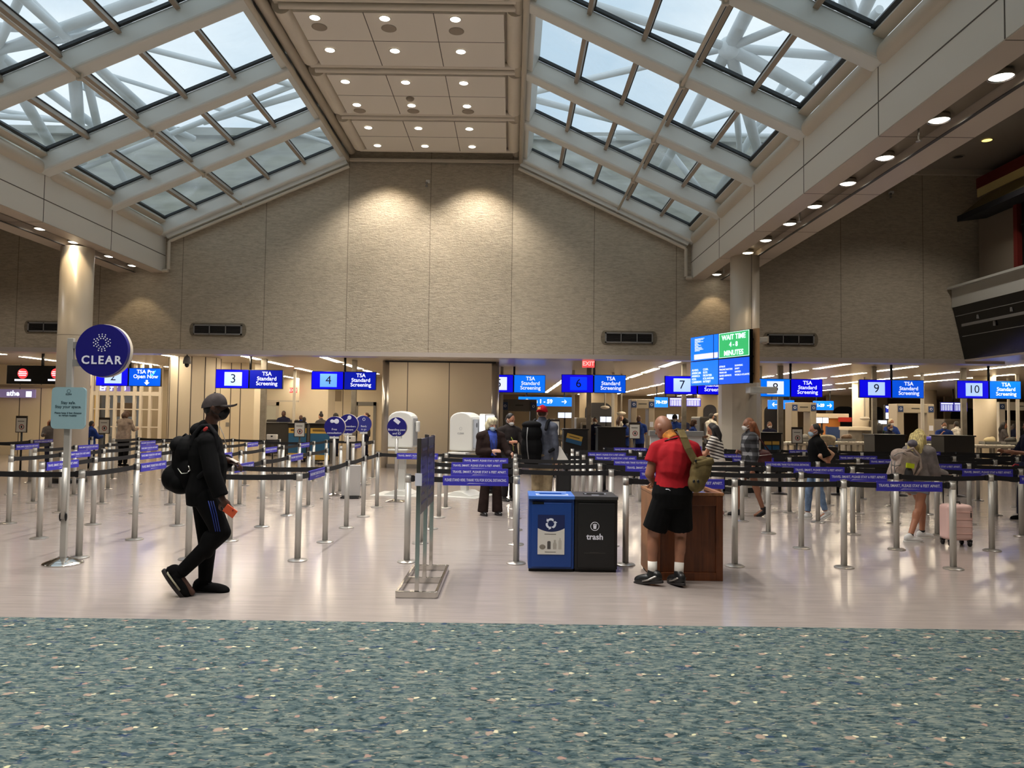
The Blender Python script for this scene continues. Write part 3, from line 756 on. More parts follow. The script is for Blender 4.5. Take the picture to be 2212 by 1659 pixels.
# ------------------------------------------------------------------ signs and screens
NAVY = mat('sign_navy', (26, 24, 112), 0.4)
def lum(name, rgb, es): return mat(name, rgb, 0.3, emit=rgb, es=es)
SC_DEEP = lum('screen_deep_blue', (6, 4, 214), 1.0)
SC_MID = lum('screen_mid_blue', (0, 78, 214), 1.0)
SC_DARKB = lum('screen_dark_blue', (2, 18, 150), 1.0)
SC_PALE = lum('screen_pale_blue', (176, 206, 250), 0.95)
SC_WHITE = lum('screen_white', (226, 236, 255), 1.0)
SC_SKY = lum('screen_sky', (104, 164, 245), 0.9)
SC_TXT = lum('screen_text_white', (235, 240, 255), 1.1)
SC_INK = mat('screen_ink', (20, 30, 60), 0.5)
SC_BRIGHT = lum('screen_bright_blue', (4, 112, 245), 1.0)
SC_BLUE6 = lum('screen_blue_six', (0, 56, 250), 1.0)
SC_BLACK = mat('screen_black', (8, 8, 10), 0.2)
SC_GREEN = lum('screen_green', (52, 178, 104), 0.9)
SC_RED = lum('screen_red', (236, 60, 66), 0.9)
EXITR = lum('exit_red', (255, 66, 66), 1.6)
def twin_sign(num, pxl, pyt, pxr, pyb, Y, left_mats, right_mats, label, lines=('TSA', 'Standard', 'Screening'), ink=None, first='number'):
    """two landscape screens side by side under two ceiling rods"""
    a = PY(pxl, pyt, Y); b = PY(pxr, pyb, Y); w = b.x - a.x; zt, zb = a.z, b.z + (a.z - PY(pxr, pyt, Y).z) * 0.5
    zt = (PY(pxl, pyt, Y).z + PY(pxr, pyt + (pxr - pxl) * 0.02, Y).z) / 2
    h = w * 0.283; zb = zt - h; cx = (a.x + b.x) / 2
    root = thing('lane_sign', label, 'overhead sign', (cx, Y, zb), 'overhead lane signs')
    mb = MB()
    mb.bb((cx - w / 2, Y, zb), (cx - 0.012, Y + 0.09, zt)); mb.bb((cx + 0.012, Y, zb), (cx + w / 2, Y + 0.09, zt)); mb.bb((cx - 0.012, Y + 0.02, zb + 0.02), (cx + 0.012, Y + 0.08, zt - 0.02))
    mb.build('housing', BLACK, root, bevel=0.006)
    mb = MB()
    mb.tube((cx + 0.02, Y + 0.05, zt), (cx + 0.02, Y + 0.05, ZS - 0.002), 0.035, n=10); mb.build('ceiling_rod', BLACK, root)
    hw = w / 2
    mb = MB(); mb.bb((cx - hw + 0.015, Y - 0.004, zb + 0.015), (cx - 0.022, Y, zt - 0.015)); mb.build('left_screen', left_mats[0], root)
    mb = MB(); mb.bb((cx + 0.022, Y - 0.004, zb + 0.015), (cx + hw - 0.015, Y, zt - 0.015)); mb.build('right_screen', right_mats[0], root)
    if first == 'number':
        mb = MB(); q = h * 0.36; c0 = cx - hw * 0.47
        mb.bb((c0 - q * 1.28, Y - 0.007, zb + h * 0.5 - q), (c0 + q * 1.28, Y - 0.004, zb + h * 0.5 + q)); mb.build('number_tile', left_mats[1], root, bevel=0.03)
        mb = MB(); text_in(mb, str(num), frame_at((c0, Y - 0.008, zb + h * 0.5)), size=h * 0.66 if num < 10 else h * 0.62, depth=0.001); mb.build('lane_number', ink or SC_INK, root)
    mb = MB(); text_in(mb, '\n'.join(lines), frame_at((cx + hw * 0.53, Y - 0.006, zb + h * 0.53)), size=h * 0.29, bold=0.002, depth=0.001, line=0.88); mb.build('lettering', SC_TXT, root)
    return root
YS = 22.4
twin_sign(2, 208, 793, 347, 834, YS, (SC_DEEP, SC_PALE), (SC_MID,), 'overhead twin blue sign half hidden by the round dark blue sign', lines=('TSA Pre', 'Open Now', ' '))
r_ = bpy.data.objects['lane_sign']
p = PY(317, 826, YS - 0.01); mb = MB(); mb.prism([(p.x - 0.03, p.z + 0.07), (p.x + 0.03, p.z + 0.07), (p.x + 0.03, p.z), (p.x + 0.08, p.z), (p.x, p.z - 0.08), (p.x - 0.08, p.z), (p.x - 0.03, p.z)], 'Y', p.y, p.y + 0.004); mb.build('arrow', SC_TXT, r_)
p = PY(330, 808, YS - 0.01); mb = MB(); mb.prism([(p.x - 0.07, p.z), (p.x - 0.02, p.z - 0.07), (p.x + 0.09, p.z + 0.1), (p.x + 0.06, p.z + 0.1), (p.x - 0.02, p.z - 0.03), (p.x - 0.05, p.z + 0.02)], 'Y', p.y, p.y + 0.004); mb.build('tick_mark', lum('tick_cyan', (70, 210, 235), 1.0), r_)
twin_sign(3, 466, 797, 610, 838, YS, (SC_DEEP, SC_PALE), (SC_DARKB,), 'overhead twin blue sign with the lane number 3')
twin_sign(4, 673, 801, 812, 843, YS, (SC_DEEP, SC_SKY), (SC_DARKB,), 'overhead twin blue sign with the lane number 4')
twin_sign(5, 1041, 808, 1178, 848, 25.4, (SC_DEEP, SC_WHITE), (SC_BRIGHT,), 'overhead twin blue sign with the lane number 5, cut by the pier')
twin_sign(6, 1213, 808, 1352, 850, YS, (SC_DEEP, SC_BLUE6), (SC_MID,), 'overhead twin blue sign with a dim lane number 6')
twin_sign(7, 1436, 811, 1577, 851, YS, (SC_DEEP, SC_PALE), (SC_DEEP,), 'overhead twin blue sign with the lane number 7, behind the wait time board')
twin_sign(8, 1638, 817, 1777, 858, YS, (SC_BRIGHT, SC_WHITE), (SC_DEEP,), 'overhead twin blue sign with the lane number 8')
twin_sign(9, 1856, 819, 1996, 861, YS, (SC_DEEP, SC_PALE), (SC_MID,), 'overhead twin blue sign with the lane number 9')
twin_sign(10, 2067, 821, 2206, 863, YS, (SC_DEEP, SC_PALE), (SC_BRIGHT,), 'overhead twin blue sign with the lane number 10')
# two black screens with red discs, far left
a, b = PY(15, 789, 21.6), PY(170, 831, 21.6)
root = thing('closed_lane_sign', 'overhead black twin screen with two red discs beside the left column', 'overhead sign', ((a.x + b.x) / 2, 21.6, b.z))
mb = MB(); mb.bb((a.x, 21.6, b.z), (b.x, 21.72, a.z)); mb.build('housing', SC_BLACK, root, bevel=0.01)
mb = MB(); p = PY(92, 788, 21.65); mb.tube((p.x, 21.66, a.z), (p.x, 21.66, ZS), 0.04, n=10); mb.build('ceiling_rod', BLACK, root)
for px in (49, 121):
    c = PY(px, 807, 21.595); mb = MB(); mb.lathe([(0.001, -0.004), (0.145, -0.004), (0.145, 0.0), (0.001, 0.0)], c, n=28, axis='Y'); mb.build('red_disc', SC_RED, root)
    mb = MB()
    for dz, ww in ((0.05, 0.2), (0.0, 0.24), (-0.05, 0.2)): mb.bb((c.x - ww / 2, c.y - 0.008, c.z + dz - 0.012), (c.x + ww / 2, c.y - 0.004, c.z + dz + 0.012))
    c2 = PY(px, 821, 21.595); mb.bb((c2.x - 0.23, c2.y - 0.003, c2.z - 0.025), (c2.x + 0.23, c2.y, c2.z + 0.025)); mb.build('white_caption_bars', SC_TXT, root)
# round dark blue sign on a post (left foreground)
fp = FL(136, 1218); X0, Y0 = fp.x, fp.y
root = thing('post_sign', 'tall grey post with a round dark blue sign and a pale teal notice', 'sign post', (X0, Y0, 0))
mb = MB(); mb.lathe([(0.001, 0), (0.197, 0), (0.197, 0.01), (0.19, 0.018), (0.045, 0.075), (0.001, 0.075)], (X0, Y0, 0), n=40); mb.build('base', CHROME, root, sharp=30)
zt = PY(160, 731, Y0).z
mb = MB(); mb.bb((X0 - 0.032, Y0 - 0.02, 0.05), (X0 + 0.032, Y0 + 0.02, zt)); mb.build('pole', POSTM, root, bevel=0.004)
mb = MB(); z0, z1 = PY(145, 1120, Y0).z, PY(145, 1010, Y0).z; mb.tube((X0, Y0 - 0.028, z0), (X0, Y0 - 0.028, z1), 0.026, n=16); mb.build('sleeve', POSTM, root)
mb = MB()
for s_ in (-1, 1): mb.ell((X0 + s_ * 0.03, Y0 - 0.03, z0 + 0.02), (0.012, 0.015, 0.045))
mb.build('clamp_pads', BLACK, root)
c = PY(222.5, 757.5, Y0); R = PY(279, 757.5, Y0).x - c.x
mb = MB(); mb.lathe([(0.001, 0), (R, 0), (R, 0.05), (0.001, 0.05)], (c.x, Y0 + 0.025, c.z), n=64, axis='Y'); disc = mb.build('round_sign', [NAVY], root, sharp=40)
mb = MB(); mb.lathe([(R, -0.052), (R + 0.006, -0.05), (R + 0.006, -0.0), (R, 0.002)], (c.x, Y0 + 0.025, c.z), n=64, axis='Y', ring=True)
mb.build('rim', WHITE, disc)
mb = MB(); text_in(mb, 'CLEAR', frame_at((c.x, Y0 - 0.027, c.z - 0.105)), size=0.122, bold=0.003, space=1.25); mb.build('lettering', LETW, disc)
mb = MB()
for ring, n_, rr in ((0.046, 10, 0.0075), (0.068, 14, 0.0075), (0.09, 16, 0.007)):
    for i in range(n_):
        th = 2 * math.pi * (i + (0.5 if ring == 0.068 else 0)) / n_; px_, pz_ = ring * math.cos(th), ring * math.sin(th)
        if ring == 0.09 and i % 4 == 2: continue
        mb.ell((c.x + px_, Y0 - 0.027, c.z + 0.082 + pz_), (rr, 0.002, rr), n=8, m=5)
mb.build('dot_ring_emblem', LETW, disc)
mb = MB()
for py in (746, 784):
    z = PY(165, py, Y0).z; mb.bb((X0 + 0.03, Y0 - 0.02, z - 0.035), (c.x - R * 0.8, Y0 + 0.015, z + 0.035))
mb.build('bracket', GREY, root)
a, b = PY(113, 836, Y0 - 0.05), PY(183, 927, Y0 - 0.05); cx, cz = (a.x + b.x) / 2, (a.z + b.z) / 2; w, h = b.x - a.x, a.z - b.z
mb = MB(); r_c = 0.045; poly = []
for sx, sz, t0 in ((1, 1, 0), (-1, 1, 90), (-1, -1, 180), (1, -1, 270)):
    for i in range(7):
        t_ = math.radians(t0 + 15 * i); poly.append((cx + sx * (w / 2 - r_c) + r_c * math.cos(t_), cz + sz * (h / 2 - r_c) + r_c * math.sin(t_)))
mb.prism(poly, 'Y', Y0 - 0.055, Y0 - 0.03); teal = mb.build('teal_notice', mat('pale_teal', (142, 174, 182), 0.4), root)
mb = MB(); f = lambda z: frame_at((cx, Y0 - 0.056, z))
INK = mat('teal_ink', (40, 66, 76), 0.6)
for s_, z_, k_ in (('Stay safe.\nStay your space.', 0.035, 0.042), ('Please keep 6 feet distance\nto remain healthy.', -0.065, 0.026), ('CLEAR', 0.145, 0.022)):
    mb = MB(); text_in(mb, s_, f(cz + z_), size=k_); mb.build('lettering', INK, teal)
mb = MB()
for i in range(12): th = 2 * math.pi * i / 12; mb.ell((cx + 0.018 * math.cos(th), Y0 - 0.056, cz + 0.178 + 0.018 * math.sin(th)), (0.0035, 0.001, 0.0035), n=6, m=4)
mb.build('emblem', mat('teal_ink', (40, 66, 76), 0.6), teal)
# smaller round signs on stands
def small_round(px, py, rpx, foot, Y, label, lines, icon, rz=0.0, metal=NAVY, both=False):
    c = PY(px, py, Y); R = PY(px + rpx, py, Y).x - c.x; X = c.x
    root = thing('round_sign_stand', label, 'sign stand', (X, Y, 0), 'round blue signs on stands', rz=rz)
    L = lambda x, y, z: V((X + x, Y + y, z))
    mb = MB(); mb.lathe([(0.001, 0), (0.19, 0), (0.19, 0.012), (0.03, 0.05), (0.001, 0.05)], (X, Y, 0), n=32); mb.build('base', CHROME, root, sharp=30)
    mb = MB(); mb.tube((X, Y, 0.04), (X, Y, c.z - R * 0.9), 0.025, n=14); mb.tube((X, Y, 0.45), (X, Y, c.z - R * 0.95), 0.03, n=14); mb.build('pole', POSTM, root)
    mb = MB(); mb.bb((X - 0.09, Y - 0.03, c.z - R - 0.03), (X + 0.09, Y + 0.03, c.z - R + 0.01)); mb.build('bracket', PALE, root)
    mb = MB(); mb.lathe([(0.001, 0), (R, 0), (R, 0.045), (0.001, 0.045)], (X, Y + 0.022, c.z), n=48, axis='Y'); d_ = mb.build('round_sign', metal, root, sharp=40)
    mb = MB(); mb.lathe([(R, -0.046), (R + 0.006, -0.044), (R + 0.006, 0.0), (R, 0.002)], (X, Y + 0.022, c.z), n=48, axis='Y', ring=True); mb.build('rim', WHITE, d_)
    mb = MB()
    for i, s_ in enumerate(lines): text_in(mb, s_, frame_at((X, Y - 0.025, c.z - 0.05 - 0.07 * i)), size=0.058)
    mb.build('lettering', LETW, d_)
    mb = MB(); z = c.z + 0.11; y = Y - 0.025
    if icon == 'horn': mb.ell((X - 0.05, y, z), (0.04, 0.002, 0.035), n=12, m=6); mb.ell((X + 0.04, y, z), (0.05, 0.002, 0.05), n=14, m=6); mb.box((X, y, z), (0.08, 0.003, 0.05))
    elif icon == 'key': mb.ell((X + 0.03, y, z + 0.03), (0.045, 0.002, 0.045), n=14, m=6); mb.bar((X + 0.01, y, z + 0.01), (X - 0.07, y, z - 0.07), 0.025, 0.003, up=(0, 1, 0))
    elif icon == 'ticket': mb.box((X, y, z), (0.12, 0.003, 0.07), rot=Matrix.Rotation(math.radians(38), 3, 'Y'))
    else: mb.lathe([(0.025, -0.001), (0.035, -0.001), (0.035, 0.001), (0.025, 0.001)], (X, y, z), n=16, axis='Y', ring=True)
    mb.build('icon', LETW, d_)
    return root
small_round(723, 922, 22, None, 15.24, 'round dark blue sign on a stand with a megaphone picture', ('Free', 'consultation'), 'horn')
small_round(752, 916, 21, None, 16.5, 'round dark blue sign on a stand with a key picture', ('Give members', 'a moment'), 'key')
small_round(785, 916, 18, None, 17.6, 'turned round blue sign on a stand with a pale rim', ('Ready', 'to go'), 'ring', rz=math.radians(32), metal=mat('sign_royal', (40, 46, 128), 0.4))
small_round(857.5, 922.5, 21, None, 14.3, 'round dark blue sign on a stand before the left white kiosk', ('Boarding pass', 'and ID', 'ready'), 'ticket')
# wait time board: four screens in a 2 x 2 wall on a tan back frame
A0 = PY(1492, 780, 17.15); B0 = PY(1620, 770, 15.35)
A = V((A0.x, A0.y, 0)); B = V((B0.x, B0.y, 0)); dx = (B - A).normalized(); Wd = (B - A).length; up = V((0, 0, 1)); nz_ = dx.cross(up)
zt = PY(1620, 710, 15.35).z; zb = PY(1620, 828, 15.35).z; hh = (zt - zb) / 2
root = thing('wait_time_board', 'two by two wall of blue and green screens beside the right column', 'display board', (A + B) * 0.5 + V((0, 0, zb)))
def quad(mb, u0, u1, z0, z1, off, th=0.004):
    mb.bar(A + dx * (u0 + u1) / 2 + nz_ * off + V((0, 0, z0)), A + dx * (u0 + u1) / 2 + nz_ * off + V((0, 0, z1)), u1 - u0, th, up=nz_)
def bt(mb, s_, u, z, size, **kw): text_in(mb, s_, frame_at(A + dx * u + nz_ * 0.012 + V((0, 0, z)), dx), size=size, **kw)
zm = zb + hh; um = Wd * 0.5
for nm, u0, u1, z0, z1, mt in (('screen_notice', 0, um, zm, zt, SC_BRIGHT), ('screen_wait_time', um, Wd, zm, zt, SC_GREEN), ('screen_airlines', 0, um, zb, zm, SC_BRIGHT), ('screen_airlines', um, Wd, zb, zm, SC_MID)):
    mb = MB(); quad(mb, u0 + 0.004, u1 - 0.004, z0 + 0.004, z1 - 0.004, -0.04, 0.08); hs = mb.build(nm, SC_BLACK, root)
    mb = MB(); quad(mb, u0 + 0.012, u1 - 0.012, z0 + 0.012, z1 - 0.012, 0.003); mb.build('picture', mt, hs)
    mb = MB()
    if nm == 'screen_wait_time':
        bt(mb, 'WAIT TIME', (u0 + u1) / 2, z1 - 0.12, 0.15, bold=0.003); bt(mb, '4 - 8', (u0 + u1) / 2, (z0 + z1) / 2, 0.14, bold=0.003); bt(mb, 'MINUTES', (u0 + u1) / 2, z0 + 0.1, 0.15, bold=0.003)
        for a_, b_, c_, d_ in ((u0 + .02, u1 - .02, z1 - .025, z1 - .017), (u0 + .02, u1 - .02, z0 + .017, z0 + .025), (u0 + .018, u0 + .026, z0 + .02, z1 - .02), (u1 - .026, u1 - .018, z0 + .02, z1 - .02)): quad(mb, a_, b_, c_, d_, 0.008)
    elif nm == 'screen_notice':
        for i in range(12):
            z = z1 - 0.06 - 0.024 * i; quad(mb, 0.16, 0.16 + [.34, .3, .2, .3, .1, .14, .22, .12, .24, .26, .3, .18][i], z - 0.005, z + 0.005, 0.008)
    elif u0 == 0:
        for i, s_ in enumerate(('ALASKA', 'AMERICAN', 'AVIANCA', 'AZUL', 'CARIBBEAN')): bt(mb, s_, 0.06, z1 - 0.2 - 0.066 * i, 0.066, align='LEFT')
        for i, s_ in enumerate(('COPA', 'ELITE', 'FRONTIER', 'ICELANDAIR', 'INTERJET')):
            if i == 0: mb.build('lettering', SC_TXT, hs); mb = MB()
            bt(mb, s_, 0.46, z1 - 0.2 - 0.066 * i, 0.066, align='LEFT')
    else:
        for i, s_ in enumerate(('JETBLUE', 'MAGNICHARTERS', 'MIAMI AIR', 'SILVER AIRWAYS', 'SPIRIT')): bt(mb, s_, u0 + 0.04, z1 - 0.17 - 0.064 * i, 0.052, align='LEFT')
        for i, s_ in enumerate(('SUNWING', 'SWIFT', 'UNITED', 'WORLD ATLANTIC')):
            if i == 0: mb.build('lettering', SC_TXT, hs); mb = MB()
            bt(mb, s_, u0 + 0.53, z1 - 0.17 - 0.064 * i, 0.052, align='LEFT')
    mb.build('lettering', SC_TXT, hs)
    if nm == 'screen_notice':
        mb = MB(); quad(mb, 0.14, um - 0.17, zm + 0.035, zm + 0.15, 0.009); quad(mb, um - 0.14, um - 0.02, zm + 0.035, zm + 0.15, 0.009); mb.build('pale_band', lum('screen_cream', (226, 222, 228), 0.9), hs)
        mb = MB(); quad(mb, um - 0.165, um - 0.15, zm + 0.014, zt - 0.014, 0.012); mb.build('dark_divider', SC_BLACK, hs)
mb = MB(); quad(mb, 0.05, Wd + 0.06, zb + 0.02, zt + 0.015, -0.17, 0.05); mb.build('back_frame', mat('tan_board', (190, 150, 108), 0.5), root)
mb = MB()
for z in (zb + 0.2, zm, zt - 0.2): mb.bar(A + dx * Wd * 0.96 - nz_ * 0.14 + V((0, 0, z)), A + dx * Wd * 0.96 - nz_ * 0.08 + V((0, 0, z)), 0.05, 0.03)
mb.build('mounting_rails', BLACK, root)
mb = MB(); mb.bar(A + dx * Wd * 0.5 - nz_ * 0.19 + V((0, 0, zm)), V((5.26, 17.0, zm)), 0.12, 0.12); mb.build('wall_bracket', PALE, root)
p = PY(1655, 843, 15.6); mb = MB(); mb.box((p.x - 0.1, 15.6, p.z), (0.55, 0.3, 0.13)); mb.bar((p.x - 0.1, 15.7, p.z - 0.02), (5.3, 16.95, p.z - 0.02), 0.1, 0.06)
single(mb, 'wall_camera_mount', PALE, 'pale bracket shelf under the wait time board beside the column', 'bracket', bevel=0.01)
root = thing('security_camera_mount', 'small white box camera beside the wait time board', 'security camera', PY(1645, 735, 16.6)); p = PY(1645, 735, 16.6)
mb = MB(); mb.box(p, (0.16, 0.3, 0.11)); mb.build('body', PALE, root, bevel=0.01)
mb = MB(); mb.box(p + V((0.07, -0.02, 0.0)), (0.1, 0.2, 0.14)); mb.build('hood', WHITE, root, bevel=0.01)
mb = MB(); mb.bar(p + V((-0.06, 0.1, 0)), (5.3, 17.0, p.z), 0.05, 0.05); mb.build('arm', PALE, root)
# red exit signs
def exit_sign(px, py, Y, w, h, label, rod=True):
    c = PY(px, py, Y); root = thing('exit_sign', label, 'exit sign', (c.x, Y, c.z - h / 2))
    mb = MB(); mb.box((c.x, Y, c.z), (w, 0.05, h)); mb.build('housing', EXITR, root, bevel=0.008)
    mb = MB(); text_in(mb, 'EXIT', frame_at((c.x, Y - 0.027, c.z)), size=h * 0.8, bold=0.004, depth=0.001); mb.build('lettering', lum('exit_letters', (255, 176, 168), 1.2), root)
    mb = MB(); mb.tube((c.x, Y, c.z + h / 2), (c.x, Y, ZS - 0.002), 0.018, n=8); mb.build('stem', DARK, root)
exit_sign(1271, 786, 20.9, 0.33, 0.2, 'red lit exit sign hanging under the edge of the concrete wall')
exit_sign(634, 843, 30.5, 0.3, 0.2, 'red lit exit sign near the cream walls behind lane three')
exit_sign(1828, 866, 55.0, 0.75, 0.36, 'distant red lit exit sign left of lane nine')
# blue gate signs
def gate_sign(px0, py0, px1, py1, Y, text, arrow, label, size=0.5, tx=0.5):
    a, b = PY(px0, py0, Y), PY(px1, py1, Y); w, h = b.x - a.x, a.z - b.z
    root = thing('gate_sign', label, 'direction sign', ((a.x + b.x) / 2, Y, b.z), 'blue gate direction signs')
    mb = MB(); mb.bb((a.x, Y, b.z), (b.x, Y + 0.15, a.z)); mb.build('housing', SC_BRIGHT, root, bevel=0.015)
    mb = MB(); text_in(mb, text, frame_at((a.x + w * tx, Y - 0.003, (a.z + b.z) / 2)), size=h * size, bold=0.01, depth=0.001)
    mb.build('lettering', SC_TXT, root)
    if arrow:
        s_ = arrow[0]; cx_ = a.x + w * arrow[1]; cz_ = (a.z + b.z) / 2; u = h * 0.26
        mb = MB(); mb.bar((cx_ - u, Y - 0.003, cz_), (cx_ + u, Y - 0.003, cz_), 0.16 * u * 2, 0.003, up=(0, 1, 0))
        for q in (-1, 1): mb.bar((cx_ + s_ * u, Y - 0.003, cz_), (cx_ + s_ * u * 0.2, Y - 0.003, cz_ + q * u * 0.8), 0.16 * u * 2, 0.003, up=(0, 1, 0))
        mb.build('arrow', SC_TXT, root)
    mb = MB()
    for q in (0.15, 0.85): mb.tube((a.x + w * q, Y + 0.08, a.z), (a.x + w * q, Y + 0.08, ZS - 0.003), 0.03, n=8)
    mb.build('ceiling_rods', DARK, root); return root
gate_sign(1120, 857, 1237, 878, 36, 'Gates 1 - 59', (1, 0.84), 'long blue sign reading gates 1 - 59 with an arrow', size=0.62, tx=0.37)
gate_sign(1415, 858, 1443, 880, 40, '70-129', None, 'small blue gate sign beside the flight screens under lane seven', size=0.4)
gate_sign(1660, 864, 1716, 884, 42, '70', (-1, 0.24), 'blue gate sign with an arrow pointing left under lane eight', tx=0.72)
gate_sign(1758, 866, 1801, 886, 42, '1-29', (1, 0.78), 'blue gate sign with an arrow pointing right under lane eight', tx=0.34, size=0.46)
# purple-white lit letters far left
for px, py, Y, s_, sz, lab in ((38, 850, 27.5, 'athe', 0.2, 'glowing white letters on the cream wall at the far left'), (245, 838, 26.5, 'Entry  3', 0.22, 'glowing entry sign above the glass enclosure')):
    c = PY(px, py, Y); root = thing('lit_wall_sign', lab, 'lit sign', (c.x, Y, c.z - 0.15))
    mb = MB(); mb.box((c.x, Y, c.z), (1.3 if Y > 27 else 1.15, 0.05, 0.3)); mb.build('backing', lum('violet_sign', (120, 108, 190), 0.4) if s_ != 'athe' else lum('violet_sign2', (150, 136, 190), 0.25), root)
    mb = MB(); text_in(mb, s_, frame_at((c.x - (0.15 if s_ == 'athe' else 0), Y - 0.027, c.z)), size=sz * 1.3, bold=0.008); mb.build('lettering', SC_TXT, root)
    if s_ == 'athe':
        mb = MB(); mb.box((c.x + 0.42, Y - 0.028, c.z - 0.02), (0.2, 0.01, 0.2)); mb.build('pictogram_tile', SC_TXT, root)
# ------------------------------------------------------------------ recycling bin and trash bin (one double unit of two lift-away boxes)
BINB = mat('bin_blue', (16, 60, 132), 0.4); BINL = mat('bin_blue_lid', (62, 112, 196), 0.35); BINK = mat('bin_black', (22, 22, 23), 0.42); BINKL = mat('bin_black_lid', (52, 52, 52), 0.4)
yf = 8.0; xa, xb = PY(1141, 1150, yf).x, PY(1335, 1150, yf).x; xm = PY(1241, 1150, yf).x; hf = PY(1240, 1072, yf).z; D = 0.52
def bin_unit(x0, x1, body, lid, label, name):
    root = thing(name, label, 'waste bin', ((x0 + x1) / 2, yf + D / 2, 0))
    mb = MB(); mb.bb((x0 + 0.003, yf + 0.02, 0.03), (x1 - 0.003, yf + D, hf - 0.035)); mb.build('body', body, root, bevel=0.006)
    mb = MB(); mb.bb((x0 + 0.01, yf + 0.05, 0.0), (x1 - 0.01, yf + D - 0.03, 0.03)); mb.build('plinth', BLACK, root)
    mb = MB(); w = x1 - x0; mb.bb((x0 + 0.035, yf, 0.05), (x1 - 0.03, yf + 0.02, hf - 0.07)); mb.build('door', body, root, bevel=0.006)
    # lid with a slot: four bars around an opening
    mb = MB(); z0, z1 = hf - 0.035, hf; t0 = yf - 0.008
    sx0, sx1, sy0, sy1 = x0 + w * 0.25, x1 - w * 0.25, yf + 0.2, yf + 0.34
    lift = 0.05
    mb.bb((x0, t0, z0), (x1, sy0, z1)); mb.bb((x0, sy1, z0), (x1, yf + D, z1)); mb.bb((x0, sy0, z0), (sx0, sy1, z1)); mb.bb((sx1, sy0, z0), (x1, sy1, z1))
    mb.xf(Matrix.Translation((0, 0, 0)))
    l = mb.build('lid', lid, root, bevel=0.004)
    mb = MB(); mb.bb((sx0, sy0, z0 - 0.02), (sx1, sy1, z0 - 0.012)); mb.build('opening', SC_BLACK, root)
    return root, w
r, w = bin_unit(xa, xm, BINB, BINL, 'blue recycling bin with a white recycling notice beside the black trash bin', 'recycling_bin')
lidw = mat('bin_lid_marking', (214, 222, 236), 0.5)
mb = MB(); z = hf + 0.0015
mb.bb((xa + 0.08, yf + 0.06, hf), (xm - 0.06, yf + 0.1, z)); mb.bb((xa + 0.08, yf + 0.42, hf), (xm - 0.06, yf + 0.45, z))
mb.add([(xa + 0.08, yf + 0.12, z), (xa + 0.13, yf + 0.2, z), (xa + 0.08, yf + 0.2, z)], [(0, 1, 2)]); mb.add([(xm - 0.06, yf + 0.12, z), (xm - 0.06, yf + 0.2, z), (xm - 0.1, yf + 0.2, z)], [(0, 1, 2)])
mb.build('lid_marking', lidw, r)
mb = MB(); mb.bb((xa + 0.04, yf - 0.004, hf - 0.085), (xa + 0.16, yf, hf - 0.06)); mb.build('door_pull', SC_BLACK, r)
# notice on the blue door: dark upper half, white lower half with a curved edge
n0, n1 = PY(1162, 1112, yf - .004), PY(1219, 1198, yf - .004); nx0, nx1, nt, nb_ = n0.x, n1.x, n0.z, n1.z
mb = MB(); mb.bb((nx0, yf - 0.004, nb_ + 0.2), (nx1, yf, nt)); nt_ = mb.build('notice', mat('notice_navy', (18, 34, 84), 0.4), r)
mb = MB(); zt_ = PY(1190, 1141, yf).z; poly = [(nx0, nb_), (nx1, nb_)]
for i in range(13):
    t_ = i / 12; poly.append((nx1 + (nx0 - nx1) * t_, zt_ - 0.038 * (1 - (2 * t_ - 1) ** 2)))
mb.prism(poly, 'Y', yf - 0.0065, yf - 0.0005); mb.build('notice_white_half', mat('notice_white', (206, 204, 196), 0.5), nt_)
mb = MB(); c = PY(1190, 1131, yf); R = 0.046
for k in range(3):
    a0 = math.radians(90 + 120 * k)
    def at(u, v, a0=a0): return V((c.x + u * math.cos(a0) - v * math.sin(a0), yf - 0.0065, c.z + u * math.sin(a0) + v * math.cos(a0)))
    pts = [(0.024, -0.030), (0.050, -0.030), (0.060, -0.012), (0.060, 0.012), (0.046, 0.038), (0.058, 0.046), (0.026, 0.050), (0.012, 0.024), (0.026, 0.030), (0.036, 0.010), (0.036, -0.006)]
    vs = [at(u * 0.92, v * 0.92) for u, v in pts]; mb.add(vs, [tuple(range(len(vs)))])
mb.build('recycling_arrows', lidw, nt_)
mb = MB(); zz = nb_ + 0.055; y = yf - 0.0075
mb.ell((nx0 + 0.05, y, zz + 0.022), (0.032, 0.001, 0.026), n=10, m=6); mb.build('picture_crumpled_foil', mat('pic_foil', (128, 122, 110), 0.6), nt_)
mb = MB(); mb.bb((nx0 + 0.10, y, zz), (nx0 + 0.135, y + 0.001, zz + 0.075)); mb.ell((nx0 + 0.1175, y + 0.0005, zz + 0.075), (0.0165, 0.0006, 0.008), n=10, m=5); mb.build('picture_can', mat('pic_can', (74, 72, 70), 0.6), nt_)
mb = MB(); mb.prism([(nx0 + 0.160, zz), (nx0 + 0.195, zz), (nx0 + 0.197, zz + 0.05), (nx0 + 0.188, zz + 0.075), (nx0 + 0.188, zz + 0.095), (nx0 + 0.168, zz + 0.095), (nx0 + 0.168, zz + 0.075), (nx0 + 0.158, zz + 0.05)], 'Y', y, y + 0.001); mb.build('picture_jar', mat('pic_jar', (166, 162, 152), 0.6), nt_)
mb = MB(); mb.prism([(nx0 + 0.215, zz), (nx0 + 0.248, zz), (nx0 + 0.248, zz + 0.085), (nx0 + 0.238, zz + 0.1), (nx0 + 0.238, zz + 0.115), (nx0 + 0.225, zz + 0.115), (nx0 + 0.225, zz + 0.1), (nx0 + 0.215, zz + 0.085)], 'Y', y, y + 0.001); mb.build('picture_bottle', mat('pic_bottle', (180, 176, 166), 0.6), nt_)
